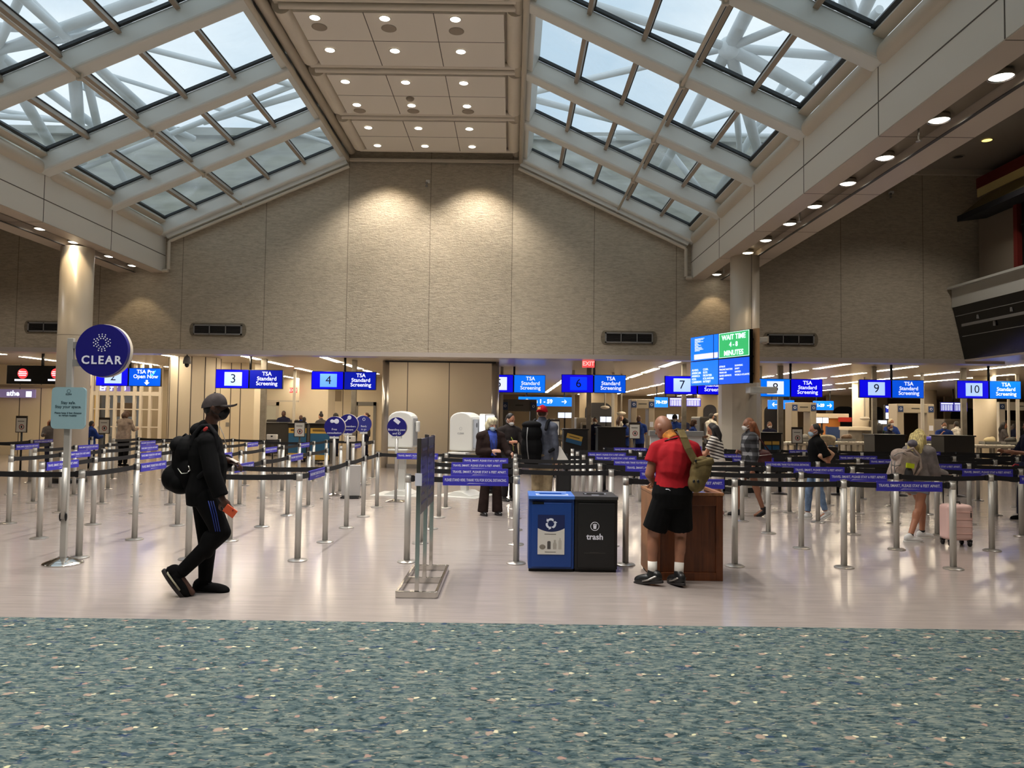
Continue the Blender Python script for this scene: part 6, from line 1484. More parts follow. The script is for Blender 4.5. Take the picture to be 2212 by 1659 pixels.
# 6. man with the red cap and black backpack
b_ = V(((1170 - 1104) * 12.75 / 1655, 12.75, 0)); root = thing('person', 'person seen from behind in a dark red backwards cap and grey pullover', 'person', b_)
J = pose(b_.x, b_.y, 72, 1.83, head=4, nod=4); body(J, root, SK_L, 0.010, g=1.1); top(J, root, cloth('slate', (84, 88, 100)), 'pullover', 1.0, 0.026, 0.08, 0.013, g=1.1)
bottom(J, root, cloth('khaki', (150, 134, 106)), 'trousers', 1, 0.028, 0.013, g=1.06)
for q in 'LR': shoe(J, q, root, mat('shoe_brown', (70, 54, 40), 0.6), BSOLE, 0.010)
hair(J, root, HBRN, 'under_cap'); ch = cap_hat(J, root, cloth('maroon_cap', (160, 22, 36), 0.08), back=True)
R_ = basis(J['hd']); mb = MB(); p_ = J['H'] + R_ @ V((-0.035, -0.103, 0.055)) * J['s']; fr = frame_at(p_ - J['hd'] * 0.012, R_ @ V((1, 0, 0)), R_ @ V((0, 0.3, 1))); text_in(mb, 'M', fr, size=0.06, bold=0.003); mb.build('gold_emblem', mat('gold', (206, 160, 60), 0.5), ch)
bp = thing('backpack', 'tall black travel backpack on the person in the red cap', 'backpack', J['P'] - J['tf'] * 0.25); c_ = J['P'] - J['tf'] * 0.27 - J['tr'] * 0.10; Rz = basis(J['tf'])
mb = MB(); mb.ell(c_ + V((0, 0, .12)), (0.19, 0.14, 0.26), rot=Rz); mb.ell(c_ + V((0, 0, .36)), (0.18, 0.15, 0.18), rot=Rz); mb.ell(c_ + V((0, 0, .5)), (0.17, 0.14, 0.07), rot=Rz); mb.ell(c_ + V((0, 0, -.02)), (0.17, 0.13, 0.16), rot=Rz)
blob('main_compartment', mb, mat('pack_black', (11, 11, 12), 0.8, spec=0.12), bp, 0.014, 3)
mb = MB(); mb.path([c_ + Rz @ V((-0.02, -0.155, 0.46)), c_ + Rz @ V((-0.03, -0.165, 0.3)), c_ + Rz @ V((-0.02, -0.16, 0.1)), c_ + Rz @ V((0.0, -0.14, -0.08))], 0.009, n=6); mb.build('grey_zip', mat('zip_grey', (120, 120, 120), 0.5), bp)
mb = MB()
for q in (-1, 1):
    S_ = J['C'] + J['tr'] * q * 0.12; pts = [S_ - J['tf'] * .19 - V((0, 0, .06)), S_ - J['tf'] * .10 + V((0, 0, .05)), S_ + V((0, 0, .085)), S_ + J['tf'] * .10 + V((0, 0, .03)), S_ + J['tf'] * .17 - V((0, 0, .1)), S_ + J['tf'] * .16 + J['tr'] * q * .06 - V((0, 0, .3)), S_ + J['tf'] * .02 + J['tr'] * q * .125 - V((0, 0, .36)), S_ - J['tf'] * .16 + J['tr'] * q * .06 - V((0, 0, .42))]
    for a, c in zip(pts, pts[1:]): mb.cap(a, c, 0.028, 0.028, n=10)
mb.build('shoulder_straps', mat('strap_black', (20, 20, 22), 0.8, spec=0.15), bp)
p = V(((1217 - 1104) * 12.9 / 1655, 12.9, 0)); root = thing('suitcase', 'black soft suitcase beside the person in the red cap', 'suitcase', p)
mb = MB(); mb.box(p + V((0, 0, .38)), (0.24, 0.42, 0.62)); mb.build('case', mat('case_black', (22, 22, 23), 0.6), root, bevel=0.04, seg=3)
mb = MB()
for q in (-1, 1): mb.tube(p + V((q * .08, .15, .06)), p + V((q * .08, .15, .0)), 0.03, n=10); mb.tube(p + V((q * .08, -.15, .06)), p + V((q * .08, -.15, .0)), 0.03, n=10)
mb.build('wheels', BLACK, root)
mb = MB(); mb.path([p + V((-.07, .18, .68)), p + V((-.07, .18, .98)), p + V((.07, .18, .98)), p + V((.07, .18, .68))], 0.010, n=8); mb.build('handle', BLACK, root)
mb = MB(); a = PY(1203, 966, 12.75); mb.prism([(a.x, a.z), (a.x + .05, a.z + .02), (a.x + .22, a.z - .26), (a.x + .16, a.z - .28), (a.x, a.z - .22)], 'Y', 12.66, 12.72)
single(mb, 'paper_bundle', mat('white_paper', (220, 216, 208), 0.6), 'white sheet of paper held at the hip of the person in the red cap', 'paper')
# 7. girl in a striped top behind the podium
m = mat('striped_top', (214, 208, 200), 0.85); t = NT(m); tc = t.n('ShaderNodeTexCoord'); sp = t.n('ShaderNodeSeparateXYZ'); t.l(tc.outputs['Object'], sp.inputs[0])
wv = t.math('FRACT', t.math('MULTIPLY_ADD', sp.outputs['Z'], 19.0, t.math('MULTIPLY', sp.outputs['X'], 5.0))); t.l(t.mix(t.math('GREATER_THAN', wv, 0.55), (216, 210, 202), (54, 46, 46)), t.b.inputs['Base Color'])
b_ = FL(1552, 1114); root = thing('person', 'person with long dark hair and a striped top behind the wooden podium', 'person', b_)
J = pose(b_.x, b_.y, 150, 1.58, lean=8, la='fwd', ra='fwd', nod=30, head=20); body(J, root, SK_T, 0.011, g=.95); top(J, root, m, 'striped_top', 0.30, 0.018, 0.03, 0.012, g=.96); bottom(J, root, cloth('pale_shorts', (206, 196, 186)), 'shorts', 0.3, 0.02, 0.013, g=.98)
for q in 'LR': shoe(J, q, root, mat('shoe_pink', (206, 166, 160), 0.6), WSOLE, 0.010)
hair(J, root, HBLK, 'long')
# 8. woman in a plaid shirt, walking left
m = mat('plaid_shirt', (60, 60, 62), 0.85); t = NT(m); tc = t.n('ShaderNodeTexCoord'); sp = t.n('ShaderNodeSeparateXYZ'); t.l(tc.outputs['Object'], sp.inputs[0])
ha = t.math('GREATER_THAN', t.math('FRACT', t.math('MULTIPLY', t.math('ADD', sp.outputs['X'], sp.outputs['Y']), 7.0)), 0.55); hb = t.math('GREATER_THAN', t.math('FRACT', t.math('MULTIPLY', sp.outputs['Z'], 7.5)), 0.55)
t.l(t.ramp(t.math('MULTIPLY', t.math('ADD', ha, hb), 0.5), [(0.0, (28, 27, 29)), (0.5, (66, 66, 70)), (1.0, (146, 146, 148))], 'CONSTANT'), t.b.inputs['Base Color'])
b_ = FL(1620, 1114); root = thing('person', 'person with long brown hair, white mask and plaid shirt walking left', 'person', b_)
J = pose(b_.x, b_.y, 184, 1.66, stride=0.20, la='down', ra='cross', head=0, nod=4); body(J, root, SK_M, 0.011); top(J, root, m, 'plaid_shirt', 0.85, 0.03, 0.10, 0.013); bottom(J, root, KCL, 'shorts', 0.3, 0.02, 0.013, flare=.012)
for q in 'LR': shoe(J, q, root, mat('sandal_black', (26, 24, 24), 0.6), BSOLE, 0.010)
hair(J, root, HRED, 'long'); mask(J, root, MASKW)
c_ = PY(1649, 987, b_.y - 0.16); root = thing('handbag', 'dark red shoulder bag behind the hip of the person in plaid', 'bag', c_ - V((0, 0, .15)))
mb = MB(); mb.ell(c_, (0.14, 0.08, 0.13)); mb.box(c_ - V((0, 0, .03)), (0.24, 0.12, 0.16)); blob('pouch', mb, mat('maroon_leather', (74, 26, 26), 0.45), root, 0.012, 3)
mb = MB(); mb.path([c_ + V((.1, 0, .1)), PY(1638, 945, b_.y - .12), PY(1630, 927, b_.y - .06), PY(1627, 948, b_.y + .1)], 0.012, n=8); mb.build('strap', mat('maroon_leather', (74, 26, 26), 0.45), root)
mb = MB(); mb.path([c_ + V((-.13, -.085, .02)), c_ + V((0, -.095, .035)), c_ + V((.12, -.085, .05))], 0.005, n=6); mb.build('zip', STEEL, root)
# 9. woman in black with jeans, walking left
b_ = FL(1764, 1121); root = thing('person', 'person with a dark bun, pale blue mask, black top and jeans walking left', 'person', b_)
J = pose(b_.x, b_.y, 178, 1.57, stride=0.13, la=None or 'back', ra='back', nod=3); body(J, root, SK_T, 0.011, g=1.02); top(J, root, KCL, 'loose_top', 0.44, 0.026, 0.06, 0.013, g=1.02, arm=0.02, cuff=0.012); bottom(J, root, cloth('jeans', (112, 134, 164), 0.15), 'jeans', 0.96, 0.008, 0.012, g=1.03)
for q in 'LR': shoe(J, q, root, mat('shoe_white', (216, 216, 214), 0.5), WSOLE, 0.010)
hair(J, root, HBLK, 'bun'); mask(J, root, MASKB)
c_ = PY(1785, 983, b_.y - .2); root = thing('tote_bag', 'tan tote bag held behind the person in the black top', 'bag', c_ - V((0, 0, .1)))
mb = MB(); mb.box(c_, (0.2, 0.10, 0.2), rot=Matrix.Rotation(math.radians(35), 3, 'Y')); mb.build('pouch', mat('tan_leather', (196, 152, 122), 0.5), root, bevel=0.03, seg=3)
mb = MB(); mb.path([c_ + V((-.06, 0, .1)), c_ + V((-.12, 0, .2)), c_ + V((-.02, 0, .2)), c_ + V((.03, 0, .1))], 0.010, n=8); mb.build('handle', mat('tan_leather', (196, 152, 122), 0.5), root)
# 10. blonde girl with the grey rucksack
b_ = FL(1984, 1166); root = thing('person', 'blonde person in a grey sweater with bare legs wheeling a pink suitcase', 'person', b_)
J = pose(b_.x, b_.y, 28, 1.53, lean=3, stride=0.0, la='down', ra='reach', head=6, nod=6)
J['AR'] = FL(1966, 1171) + V((0, 0, .08)); J['AL'] = FL(1992, 1162) + V((0, 0, .08)); J['KR'] = J['TR'].lerp(J['AR'], .5) + V((.03, 0, 0)); J['KL'] = J['TL'].lerp(J['AL'], .5) + V((.07, 0, 0))
wr = PY(2046, 1027, b_.y - .08); J['WR'] = wr; J['ER'] = J['SR'].lerp(wr, .5) + V((-.05, 0, -.10)); J['DR'] = V((1, -.05, -.03)).normalized(); J['DL'] = V((1, .1, -.03)).normalized()
body(J, root, SK_T, 0.010, g=1.0, leg=1.05)
SWT = cloth('grey_sweater', (128, 122, 120)); top(J, root, SWT, 'sweater', 0.98, 0.030, 0.12, 0.013, g=.97, arm=0.028, cuff=-0.002)
bottom(J, root, cloth('pale_denim', (150, 156, 166)), 'shorts', 0.22, 0.022, 0.013)
for q in 'LR': shoe(J, q, root, mat('shoe_white', (216, 216, 214), 0.5), WSOLE, 0.009, k=1.1, sock=(MASKK, 0.03))
def longer(J, root):
    o = hair(J, root, HBLD, 'long', 0.010); return o
longer(J, root)
rk = thing('rucksack', 'grey rucksack with a lime bottle pocket on the blonde person', 'backpack', PY(1945, 1042, b_.y)); GRYP = cloth('grey_pack', (166, 150, 140), 0.12)
K = lambda px, py, dy=0.0: PY(px, py, b_.y - .10 + dy)
Rk = Matrix.Rotation(math.radians(20), 3, 'Y'); mb = MB(); mb.box(K(1950, 1007), (0.24, 0.26, 0.36), rot=Rk); mb.ell(K(1946, 985), (0.13, 0.13, 0.10), rot=Rk); mb.ell(K(1941, 1020), (0.10, 0.13, 0.13)); mb.ell(K(1957, 981), (0.10, 0.12, 0.07)); blob('main_compartment', mb, GRYP, rk, 0.012, 5)
mb = MB(); mb.box(K(1932, 1022, -.02), (0.10, 0.20, 0.17), rot=Rk); mb.ell(K(1930, 1022, -.02), (0.07, 0.11, 0.09)); blob('front_pocket', mb, GRYP, rk, 0.011, 4)
mb = MB(); mb.path([K(1931, 985, -.125), K(1940, 979, -.13), K(1950, 978, -.13), K(1958, 984, -.125)], 0.006, n=6); mb.path([K(1924, 1003, -.125), K(1934, 1007, -.135), K(1946, 1004, -.135)], 0.006, n=6); mb.build('zips', mat('zip_grey', (120, 120, 120), 0.5), rk)
mb = MB(); mb.ell(K(1962, 1024, -.12), (0.06, 0.06, 0.10)); mb.box(K(1962, 1036, -.12), (0.12, 0.08, 0.13)); blob('side_pocket', mb, mat('mesh_dark', (48, 46, 46), 0.8), rk, 0.011, 2)
mb = MB(); mb.path([K(1956, 975, -.08), K(1972, 968, -.1), K(1986, 985, -.10), K(1990, 1010, -.12), K(1975, 1030, -.12)], 0.018, n=8); mb.build('shoulder_strap', GRYP, rk)
mb = MB()
for x_ in (1926, 1933): mb.path([K(x_, 995, -.13), K(x_ - 1, 1010, -.14), K(x_ + 1, 1026, -.13)], 0.007, n=6)
mb.build('lash_straps', mat('zip_grey', (120, 120, 120), 0.5), rk)
mb = MB(); mb.box(K(1966, 1006, -.17), (0.10, 0.03, 0.065), rot=Matrix.Rotation(math.radians(8), 3, 'Y')); single(mb, 'drink_bottle', mat('lime', (190, 205, 30), 0.5), 'lime yellow bottle sleeve in the side pocket of the grey rucksack', 'bottle')
mb = MB(); mb.ell(K(1971, 958, -.02), (0.065, 0.065, 0.055)); mb.cap(K(1963, 958, -.06), K(1980, 960, -.06), 0.014, 0.014); o = mb
np_ = thing('neck_pillow', 'small grey rolled neck pillow on top of the grey rucksack', 'pillow', K(1971, 965)); blob('pillow', o, cloth('pillow_grey', (116, 112, 122)), np_, 0.011, 2)
# pink suitcase
p = FL(2079, 1182) + V((0, 0.14, 0)); root = thing('suitcase', 'pale pink hard-shell suitcase with black wheels beside the blonde person', 'suitcase', p)
PINK = mat('pink_shell', (238, 200, 192), 0.35); w_ = 0.335; hz0, hz1 = 0.075, PY(2079, 1091, p.y - .12).z
mb = MB(); mb.bb((p.x - w_ / 2, p.y - .12, hz0), (p.x + w_ / 2, p.y + .12, hz1)); mb.build('shell', PINK, root, bevel=0.05, seg=5)
mb = MB()
for i, k in enumerate((0.2, 0.4, 0.6, 0.8)): z = hz0 + (hz1 - hz0) * k; mb.bb((p.x - w_ / 2 + .02, p.y - .1255, z - .004), (p.x + w_ / 2 - .02, p.y - .118, z + .004))
mb.build('shell_ribs', mat('pink_rib', (238, 200, 192), 0.35), root)
mb = MB(); mb.bb((p.x + w_ * .36, p.y - .124, hz1 - .16), (p.x + w_ * .40, p.y - .119, hz1 - .08)); mb.build('logo_plate', DARK, root)
for qx in (-1, 1):
    for qy in (-1, 1):
        mb = MB(); c_ = V((p.x + qx * .125, p.y + qy * .09, .034)); mb.lathe([(0.001, -.018), (.026, -.018), (.034, -.010), (.034, .010), (.026, .018), (.001, .018)], c_, n=18, axis='X'); mb.box(c_ + V((0, 0, .035)), (.05, .04, .03)); mb.build('wheel', BLACK, root)
mb = MB(); zt = PY(2060, 1032, p.y).z
for qx in (-.055, .055): mb.tube((p.x - .055 + qx, p.y + .09, hz1 - .02), (p.x - .055 + qx, p.y + .09, zt), .009, n=10)
mb.bb((p.x - .055 - .075, p.y + .075, zt), (p.x - .055 + .075, p.y + .105, zt + .03)); mb.build('pull_handle', BLACK, root)
mb = MB(); mb.path([p + V((-.06, 0, hz1 - .01)), p + V((-.05, 0, hz1 + .025)), p + V((.05, 0, hz1 + .025)), p + V((.06, 0, hz1 - .01))], .010, n=8); mb.build('carry_handle', BLACK, root)
# 11. person cut by the right edge
b_ = V(((2226 - 1104) * 12.75 / 1655, 12.75, 0)); root = thing('person', 'person in navy with a dark coat over the arm cut by the right edge', 'person', b_)
J = pose(b_.x, b_.y, 176, 1.70, la='fwd', ra='fwd', stride=0.15); body(J, root, SK_M, 0.012); top(J, root, cloth('navy', (30, 32, 52)), 'pullover', 0.45, 0.03, 0.1, 0.014); bottom(J, root, cloth('navy', (30, 32, 52)), 'trousers', 1, 0.02, 0.014)
for q in 'LR': shoe(J, q, root, KCL, BSOLE, 0.010)
hair(J, root, HBLK, 'short')
c_ = PY(2192, 1025, 12.55); root = thing('duffel_bag', 'dark navy coat bundle with a red strap at the right edge', 'bag', c_ - V((0, 0, .15)))
mb = MB(); mb.ell(c_, (0.22, 0.13, 0.13)); mb.ell(c_ + V((.12, 0, .05)), (0.18, 0.14, 0.16)); blob('bundle', mb, cloth('navy', (30, 32, 52)), root, 0.014, 3)
mb = MB(); mb.path([c_ + V((-.17, -.1, .06)), c_ + V((-.12, -.1, .12)), c_ + V((-.06, -.1, .17)), c_ + V((.0, -.1, .16))], .012, n=8); mb.build('strap', mat('strap_red', (160, 36, 48), 0.6), root)
# 12. person in the grey jumper by the glass enclosure
b_ = V(((268 - 1104) * 22.6 / 1655, 22.6, 0)); root = thing('person', 'person in a beige jumper seen from behind left of the panelled column', 'person', b_)
J = pose(b_.x, b_.y, 80, 1.66, lean=6, la='fwd', ra='fwd', nod=35); body(J, root, SK_L, 0.014, g=1.1); top(J, root, cloth('beige_jumper', (146, 132, 122)), 'jumper', 1, 0.032, 0.04, 0.016, g=1.12); bottom(J, root, KCL, 'trousers', 1, 0.02, 0.016, g=1.1)
for q in 'LR': shoe(J, q, root, KCL, BSOLE, 0.011)
hair(J, root, HBRN, 'bob')
# ------------------------------------------------------------------ the checkpoint behind the queue: walls
def wallbox(name, px0, px1, Y, z0, z1, m, depth=0.4, parent=None):
    x0, x1 = PY(px0, 900, Y).x, PY(px1, 900, Y).x; mb = MB(); mb.bb((x0, Y, z0), (x1, Y + depth, z1)); return struct(mb, name, m, parent)
def seams(px_, Y, z0, z1, parent, w=0.014):
    mb = MB()
    for px in px_: x = PY(px, 900, Y).x; mb.bb((x - w, Y - 0.006, z0), (x + w, Y + 0.01, z1))
    struct(mb, 'wall_seam', SEAM, parent)
wl = wallbox('wall_checkpoint_left', -260, 204, 27.8, 0, ZS, CREAM); seams((87, 41, 150), 27.8, 0, ZS, wl)
mb = MB(); a = PY(-100, 832, 27.7); b = PY(200, 832, 27.7); mb.bb((a.x, 27.72, a.z - .05), (b.x, 27.8, a.z + .05)); struct(mb, 'wall_rail_trim', BROWNW, wl)
mb = MB(); mb.bb((-26.4, WY, 0), (-26, 62, ZS)); struct(mb, 'wall_far_left', CREAM)
mb = MB(); mb.bb((40, 6, 0), (40.4, 62, ZS + .3)); struct(mb, 'wall_far_right', CREAM)
mb = MB(); mb.bb((-26, WY - 14, 0), (-17.6, WY + 0.3, ZS + .2)); struct(mb, 'wall_left_return', CREAM)
mb = MB(); mb.bb((13.4, 17.5, 0), (40, 17.9, 8.9)); struct(mb, 'wall_right_return', CREAM)
# panelled round pier left of lane three
yc = 23.3; xc = PY(397, 900, 22.6).x; R_ = 0.74; n_ = 12
mb = MB(); mb.prism([(xc + R_ * math.cos(2 * math.pi * (i + .5) / n_), yc + R_ * math.sin(2 * math.pi * (i + .5) / n_)) for i in range(n_)], 'Z', 0, ZS - .001); c = struct(mb, 'column_panelled', CREAM)
mb = MB()
for i in range(n_): th = 2 * math.pi * (i + .5) / n_; mb.tube((xc + (R_ - .004) * math.cos(th), yc + (R_ - .004) * math.sin(th), 0.12), (xc + (R_ - .004) * math.cos(th), yc + (R_ - .004) * math.sin(th), ZS - .01), .016, n=6)
struct(mb, 'column_seam', SEAM, c)
wp = wallbox('wall_panelled', 452, 548, 25.4, 0, ZS, CREAM, 0.9); seams((497, 518), 25.4, 0.1, ZS, wp)
mb = MB(); p = PY(491, 917, 25.39); mb.box((p.x, 25.39, p.z), (.10, .03, .14)); single(mb, 'wall_switch', GREY, 'small grey switch plate on the cream panelled wall behind the walking person', 'switch')
# rear cream walls of the left lanes
wr = wallbox('wall_rear_left', 540, 830, 36.0, 0, ZS, CREAM); seams((740,), 36, 0, ZS, wr)
wb = wallbox('wall_rear_block', 645, 708, 30.9, 0, ZS, CREAM, 1.2)
mb = MB(); a, b = PY(714, 843, 35.98), PY(737, 867, 35.98); mb.bb((a.x, 35.97, b.z), (b.x, 36.0, a.z)); struct(mb, 'wall_panel', BROWNW, wr)
mb = MB(); a, b = PY(548, 864, 34), PY(645, 868, 34); mb.bb((a.x, 34, b.z), (b.x, 34.2, a.z)); struct(mb, 'beam_rear', WHITE)
def door(n, px0, py0, px1, Y, framem, panelm, handle=True):
    a, b = PY(px0, py0, Y), PY(px1, py0, Y); f = 0.12
    mb = MB(); mb.bb((a.x, Y - .06, 0), (a.x + f, Y, a.z)); mb.bb((b.x - f, Y - .06, 0), (b.x, Y, a.z)); mb.bb((a.x, Y - .06, a.z - f * 1.4), (b.x, Y, a.z)); d = struct(mb, 'door_%d' % n, framem)
    mb = MB(); mb.bb((a.x + f, Y - .03, 0), (b.x - f, Y - .005, a.z - f * 1.4)); struct(mb, 'door_panel', panelm, d)
    if handle: mb = MB(); mb.bb((a.x + f + .06, Y - .09, .95), (a.x + f + .09, Y - .03, 1.2)); struct(mb, 'door_handle', STEEL, d)
door(1, 768, 868, 813, 34.5, GREY, CREAM); wallbox('wall_door_surround', 766, 830, 34.52, 0, ZS, CREAM, .3)
door(2, 566, 868, 603, 35.97, WHITE, mat('door_pale', (208, 206, 190), .4))
CLEARG = bpy.data.materials.new('clear_glass'); CLEARG.use_nodes = True; nt = CLEARG.node_tree
for n_ in list(nt.nodes): nt.nodes.remove(n_)
o_ = nt.nodes.new('ShaderNodeOutputMaterial'); t1 = nt.nodes.new('ShaderNodeBsdfTransparent'); g1 = nt.nodes.new('ShaderNodeBsdfGlossy'); g1.inputs['Roughness'].default_value = 0.03
m1 = nt.nodes.new('ShaderNodeMixShader'); m1.inputs['Fac'].default_value = 0.07; nt.links.new(t1.outputs[0], m1.inputs[1]); nt.links.new(g1.outputs[0], m1.inputs[2]); nt.links.new(m1.outputs[0], o_.inputs['Surface'])
# glass enclosure with yellow and dark panels
Yg = 26.4
root = thing('glass_booth', 'white-framed glass enclosure with a yellow panel left of the panelled column', 'glass booth', PY(270, 962, Yg))
mb = MB()
for px in (197, 208, 230, 246, 262, 288, 302, 322, 344): x = PY(px, 900, Yg).x; mb.bb((x - .045, Yg, 0), (x + .045, Yg + .1, ZS - .02))
x0, x1 = PY(195, 900, Yg).x, PY(346, 900, Yg).x
for py in (850, 884, 922): z = PY(270, py, Yg).z; w_ = .07 if py == 850 else .02; mb.bb((x0, Yg + .01, z - w_), (x1, Yg + .09, z + w_))
mb.build('frame', WHITE, root)
mb = MB(); mb.add([(x0, Yg + .05, 0.05), (x1, Yg + .05, 0.05), (x1, Yg + .05, ZS - .05), (x0, Yg + .05, ZS - .05)], [(0, 1, 2, 3)]); mb.build('glass', CLEARG, root)
a, b = PY(199, 850, Yg + .5), PY(214, 850, Yg + .5); mb = MB(); mb.bb((a.x, Yg + .5, 0), (b.x, Yg + .55, a.z)); mb.build('yellow_panel', mat('panel_yellow', (196, 156, 50), .5), root)
a, b = PY(215, 850, Yg + .6), PY(227, 850, Yg + .6); mb = MB(); mb.bb((a.x, Yg + .6, 0), (b.x, Yg + .65, a.z)); mb.build('slate_panel', mat('panel_slate', (76, 84, 96), .4), root)
a, b = PY(246, 870, Yg + 2), PY(286, 900, Yg + 2); mb = MB(); mb.bb((a.x, Yg + 2, b.z), (b.x, Yg + 2.3, a.z)); mb.build('inner_cabinet', mat('cab_brown', (92, 76, 58), .6), root)
mb = MB(); mb.bb((x0, Yg + 3.6, 0), (x1 + 2, Yg + 3.8, ZS)); struct(mb, 'wall_booth_back', mat('booth_back', (158, 144, 120), .6))
# far rear wall with dark archways
YF = 58.0
mb = MB(); x0, x1 = PY(1060, 900, YF).x, 41; mb.bb((x0, YF, 0), (x1, YF + .4, ZS)); wf = struct(mb, 'wall_far', mat('far_wall', (132, 116, 92), .7))
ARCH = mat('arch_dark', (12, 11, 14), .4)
for i, (px0, px1) in enumerate(((1264, 1322), (1520, 1548), (1652, 1682), (1800, 1848), (1886, 1907), (2055, 2110), (2168, 2200))):
    Ya = 50 if i else 48; a, b = PY(px0, 900, Ya), PY(px1, 900, Ya); zt = 2.55; w_ = (b.x - a.x); r_ = min(w_ * .45, .5); poly = [(a.x, 0), (b.x, 0)]
    for k in range(7): th = math.pi / 2 * k / 6; poly.append((b.x - r_ + r_ * math.cos(th), zt - r_ + r_ * math.sin(th)))
    for k in range(7): th = math.pi / 2 + math.pi / 2 * k / 6; poly.append((a.x + r_ + r_ * math.cos(th), zt - r_ + r_ * math.sin(th)))
    mb = MB(); mb.prism(poly, 'Y', Ya, Ya + .1); mb2 = MB()
    d = struct(mb, 'door_%d' % (i + 3), ARCH)
    mb2.prism([(a.x - .35, 0), (b.x + .35, 0), (b.x + .35, ZS), (a.x - .35, ZS)], 'Y', Ya + .1, Ya + .3); struct(mb2, 'door_frame', mat('arch_surround', (150, 136, 112), .6), d)
# cream columns out in the checkpoint
for i, (px0, px1, Y, m_) in enumerate(((1850, 1884, 33, CREAM), (2000, 2030, 40, CREAM), (2119, 2163, 27, CREAM))):
    a, b = PY(px0, 900, Y), PY(px1, 900, Y); r_ = (b.x - a.x) / 2; mb = MB(); mb.tube(((a.x + b.x) / 2, Y + r_, 0), ((a.x + b.x) / 2, Y + r_, ZS - .001), r_, n=32); struct(mb, 'column_%d' % (i + 1), m_)
# slim service poles from floor to ceiling
POLEW = mat('pole_pale', (196, 190, 178), .4)
for i, (px, w_, Y, lab) in enumerate(((567, .17, 23.4, 'behind lane sign 3'), (763, .15, 23.4, 'behind lane sign 4'), (634, .10, 29.2, 'under the small exit sign by the cream walls'), (1083, .10, 25.8, 'beside the steel pier corner'), (1238, .10, 27, 'right of the long gates sign'),
        (1272, .14, 23.4, 'behind lane sign 6'), (1324, .10, 28.2, 'right of the dark archway'), (1478, .14, 23.4, 'behind lane sign 7'), (1644, .08, 24, 'behind the number of lane sign 8'), (1687, .16, 23.4, 'behind the middle of lane sign 8'),
        (1890, .14, 23.4, 'behind lane sign 9'), (1994, .10, 26, 'right of lane sign 9'), (2084, .15, 23.4, 'behind lane sign 10'), (2180, .08, 28, 'thin one right of the cream column'), (2200, .10, 26, 'by the right edge of the photo'))):
    p = PY(px, 900, Y); mb = MB(); mb.bb((p.x - w_ / 2, Y, 0), (p.x + w_ / 2, Y + w_ * .7, ZS - .002)); mb.bb((p.x - w_ * .8, Y - .03, 0), (p.x + w_ * .8, Y + w_, .06))
    single(mb, 'service_pole', POLEW if w_ < .12 else noisy('pole_grey', (150, 143, 130), .06), 'slim floor-to-ceiling service pole ' + lab, 'pole', 'service poles in the checkpoint', bevel=.01)

# ------------------------------------------------------------------ the checkpoint: desks, scanners, screens
YELB = mat('band_yellow', (212, 176, 84), .5); BLUB = mat('band_blue', (40, 100, 146), .5); DESK = mat('desk_charcoal', (32, 30, 29), .5); METL = noisy('bench_metal', (126, 120, 110), .1, (4, 4, 4), .4)
def screening_desk(px0, px1, pyt, Y, label, bands=True, side=False):
    a, b = PY(px0, pyt, Y), PY(px1, pyt, Y); w_ = b.x - a.x; h = a.z
    root = thing('document_check_desk', label, 'desk', ((a.x + b.x) / 2, Y + .3, 0), 'document check desks')
    mb = MB(); mb.bb((a.x, Y + .02, .1), (b.x, Y + .7, h - .04)); mb.build('body', DESK, root)
    mb = MB(); mb.bb((a.x - .03, Y - .02, h - .04), (b.x + .03, Y + .75, h)); mb.build('counter', BLACK, root, bevel=.008)
    mb = MB(); mb.bb((a.x + .06, Y + .1, 0), (a.x + .14, Y + .6, .1)); mb.bb((b.x - .14, Y + .1, 0), (b.x - .06, Y + .6, .1)); mb.build('feet', BLACK, root)
    if bands:
        for z0_, z1_ in ((h - .33, h - .16), (.14, .3)): mb = MB(); mb.bb((a.x + .03, Y, z0_), (b.x - .03, Y + .02, z1_)); mb.build('yellow_band', YELB, root)
        mb = MB(); mb.bb((a.x + .03, Y, .3), (b.x - .03, Y + .02, h - .33)); mb.build('blue_band', BLUB, root)
        mb = MB(); mb.bb((a.x + .1, Y - .003, h - .26), (b.x - .12, Y, h - .235)); mb.bb((a.x + .1, Y - .003, h - .22), (b.x - .2, Y, h - .20)); mb.build('printed_lines', DARK, root)
    return root
screening_desk(622, 664, 914, 25.6, 'dark document desk with yellow and blue bands behind the left queue, left one')
screening_desk(669, 714, 914, 24.6, 'dark document desk with yellow and blue bands beside the megaphone sign')
r = screening_desk(1218, 1270, 926, 22.2, 'black document desk with a tilted yellow and blue placard under lane six', bands=False)
a = PY(1241, 949, 22.17); mb = MB(); mb.box(a + V((0, 0, .06)), (.46, .02, .14), rot=Matrix.Rotation(math.radians(14), 3, 'Y')); mb.build('yellow_placard', YELB, r)
mb = MB(); mb.box(a + V((-.02, 0, -.07)), (.46, .02, .12), rot=Matrix.Rotation(math.radians(14), 3, 'Y')); mb.build('blue_placard', BLUB, r)
mb = MB(); mb.box(a + V((0, -.011, .06)), (.30, .004, .02), rot=Matrix.Rotation(math.radians(14), 3, 'Y')); mb.build('placard_print', DARK, r)
screening_desk(1292, 1352, 922, 23.0, 'black document desk under lane six, right of the tilted placard', bands=False)
r = screening_desk(1640, 1688, 934, 22.4, 'black document desk with two yellow stickers under lane eight', bands=False)
for q in (1659, 1676): a = PY(q, 957, 22.4); mb = MB(); mb.bb((a.x - .1, 22.395, a.z - .05), (a.x + .1, 22.42, a.z + .05)); mb.build('yellow_sticker', YELB, r); mb = MB(); mb.bb((a.x - .1, 22.395, a.z - .2), (a.x + .1, 22.42, a.z - .07)); mb.build('blue_sticker', BLUB, r)
screening_desk(1890, 1956, 938, 22.4, 'black document desk under lane nine, behind the blonde person', bands=False)
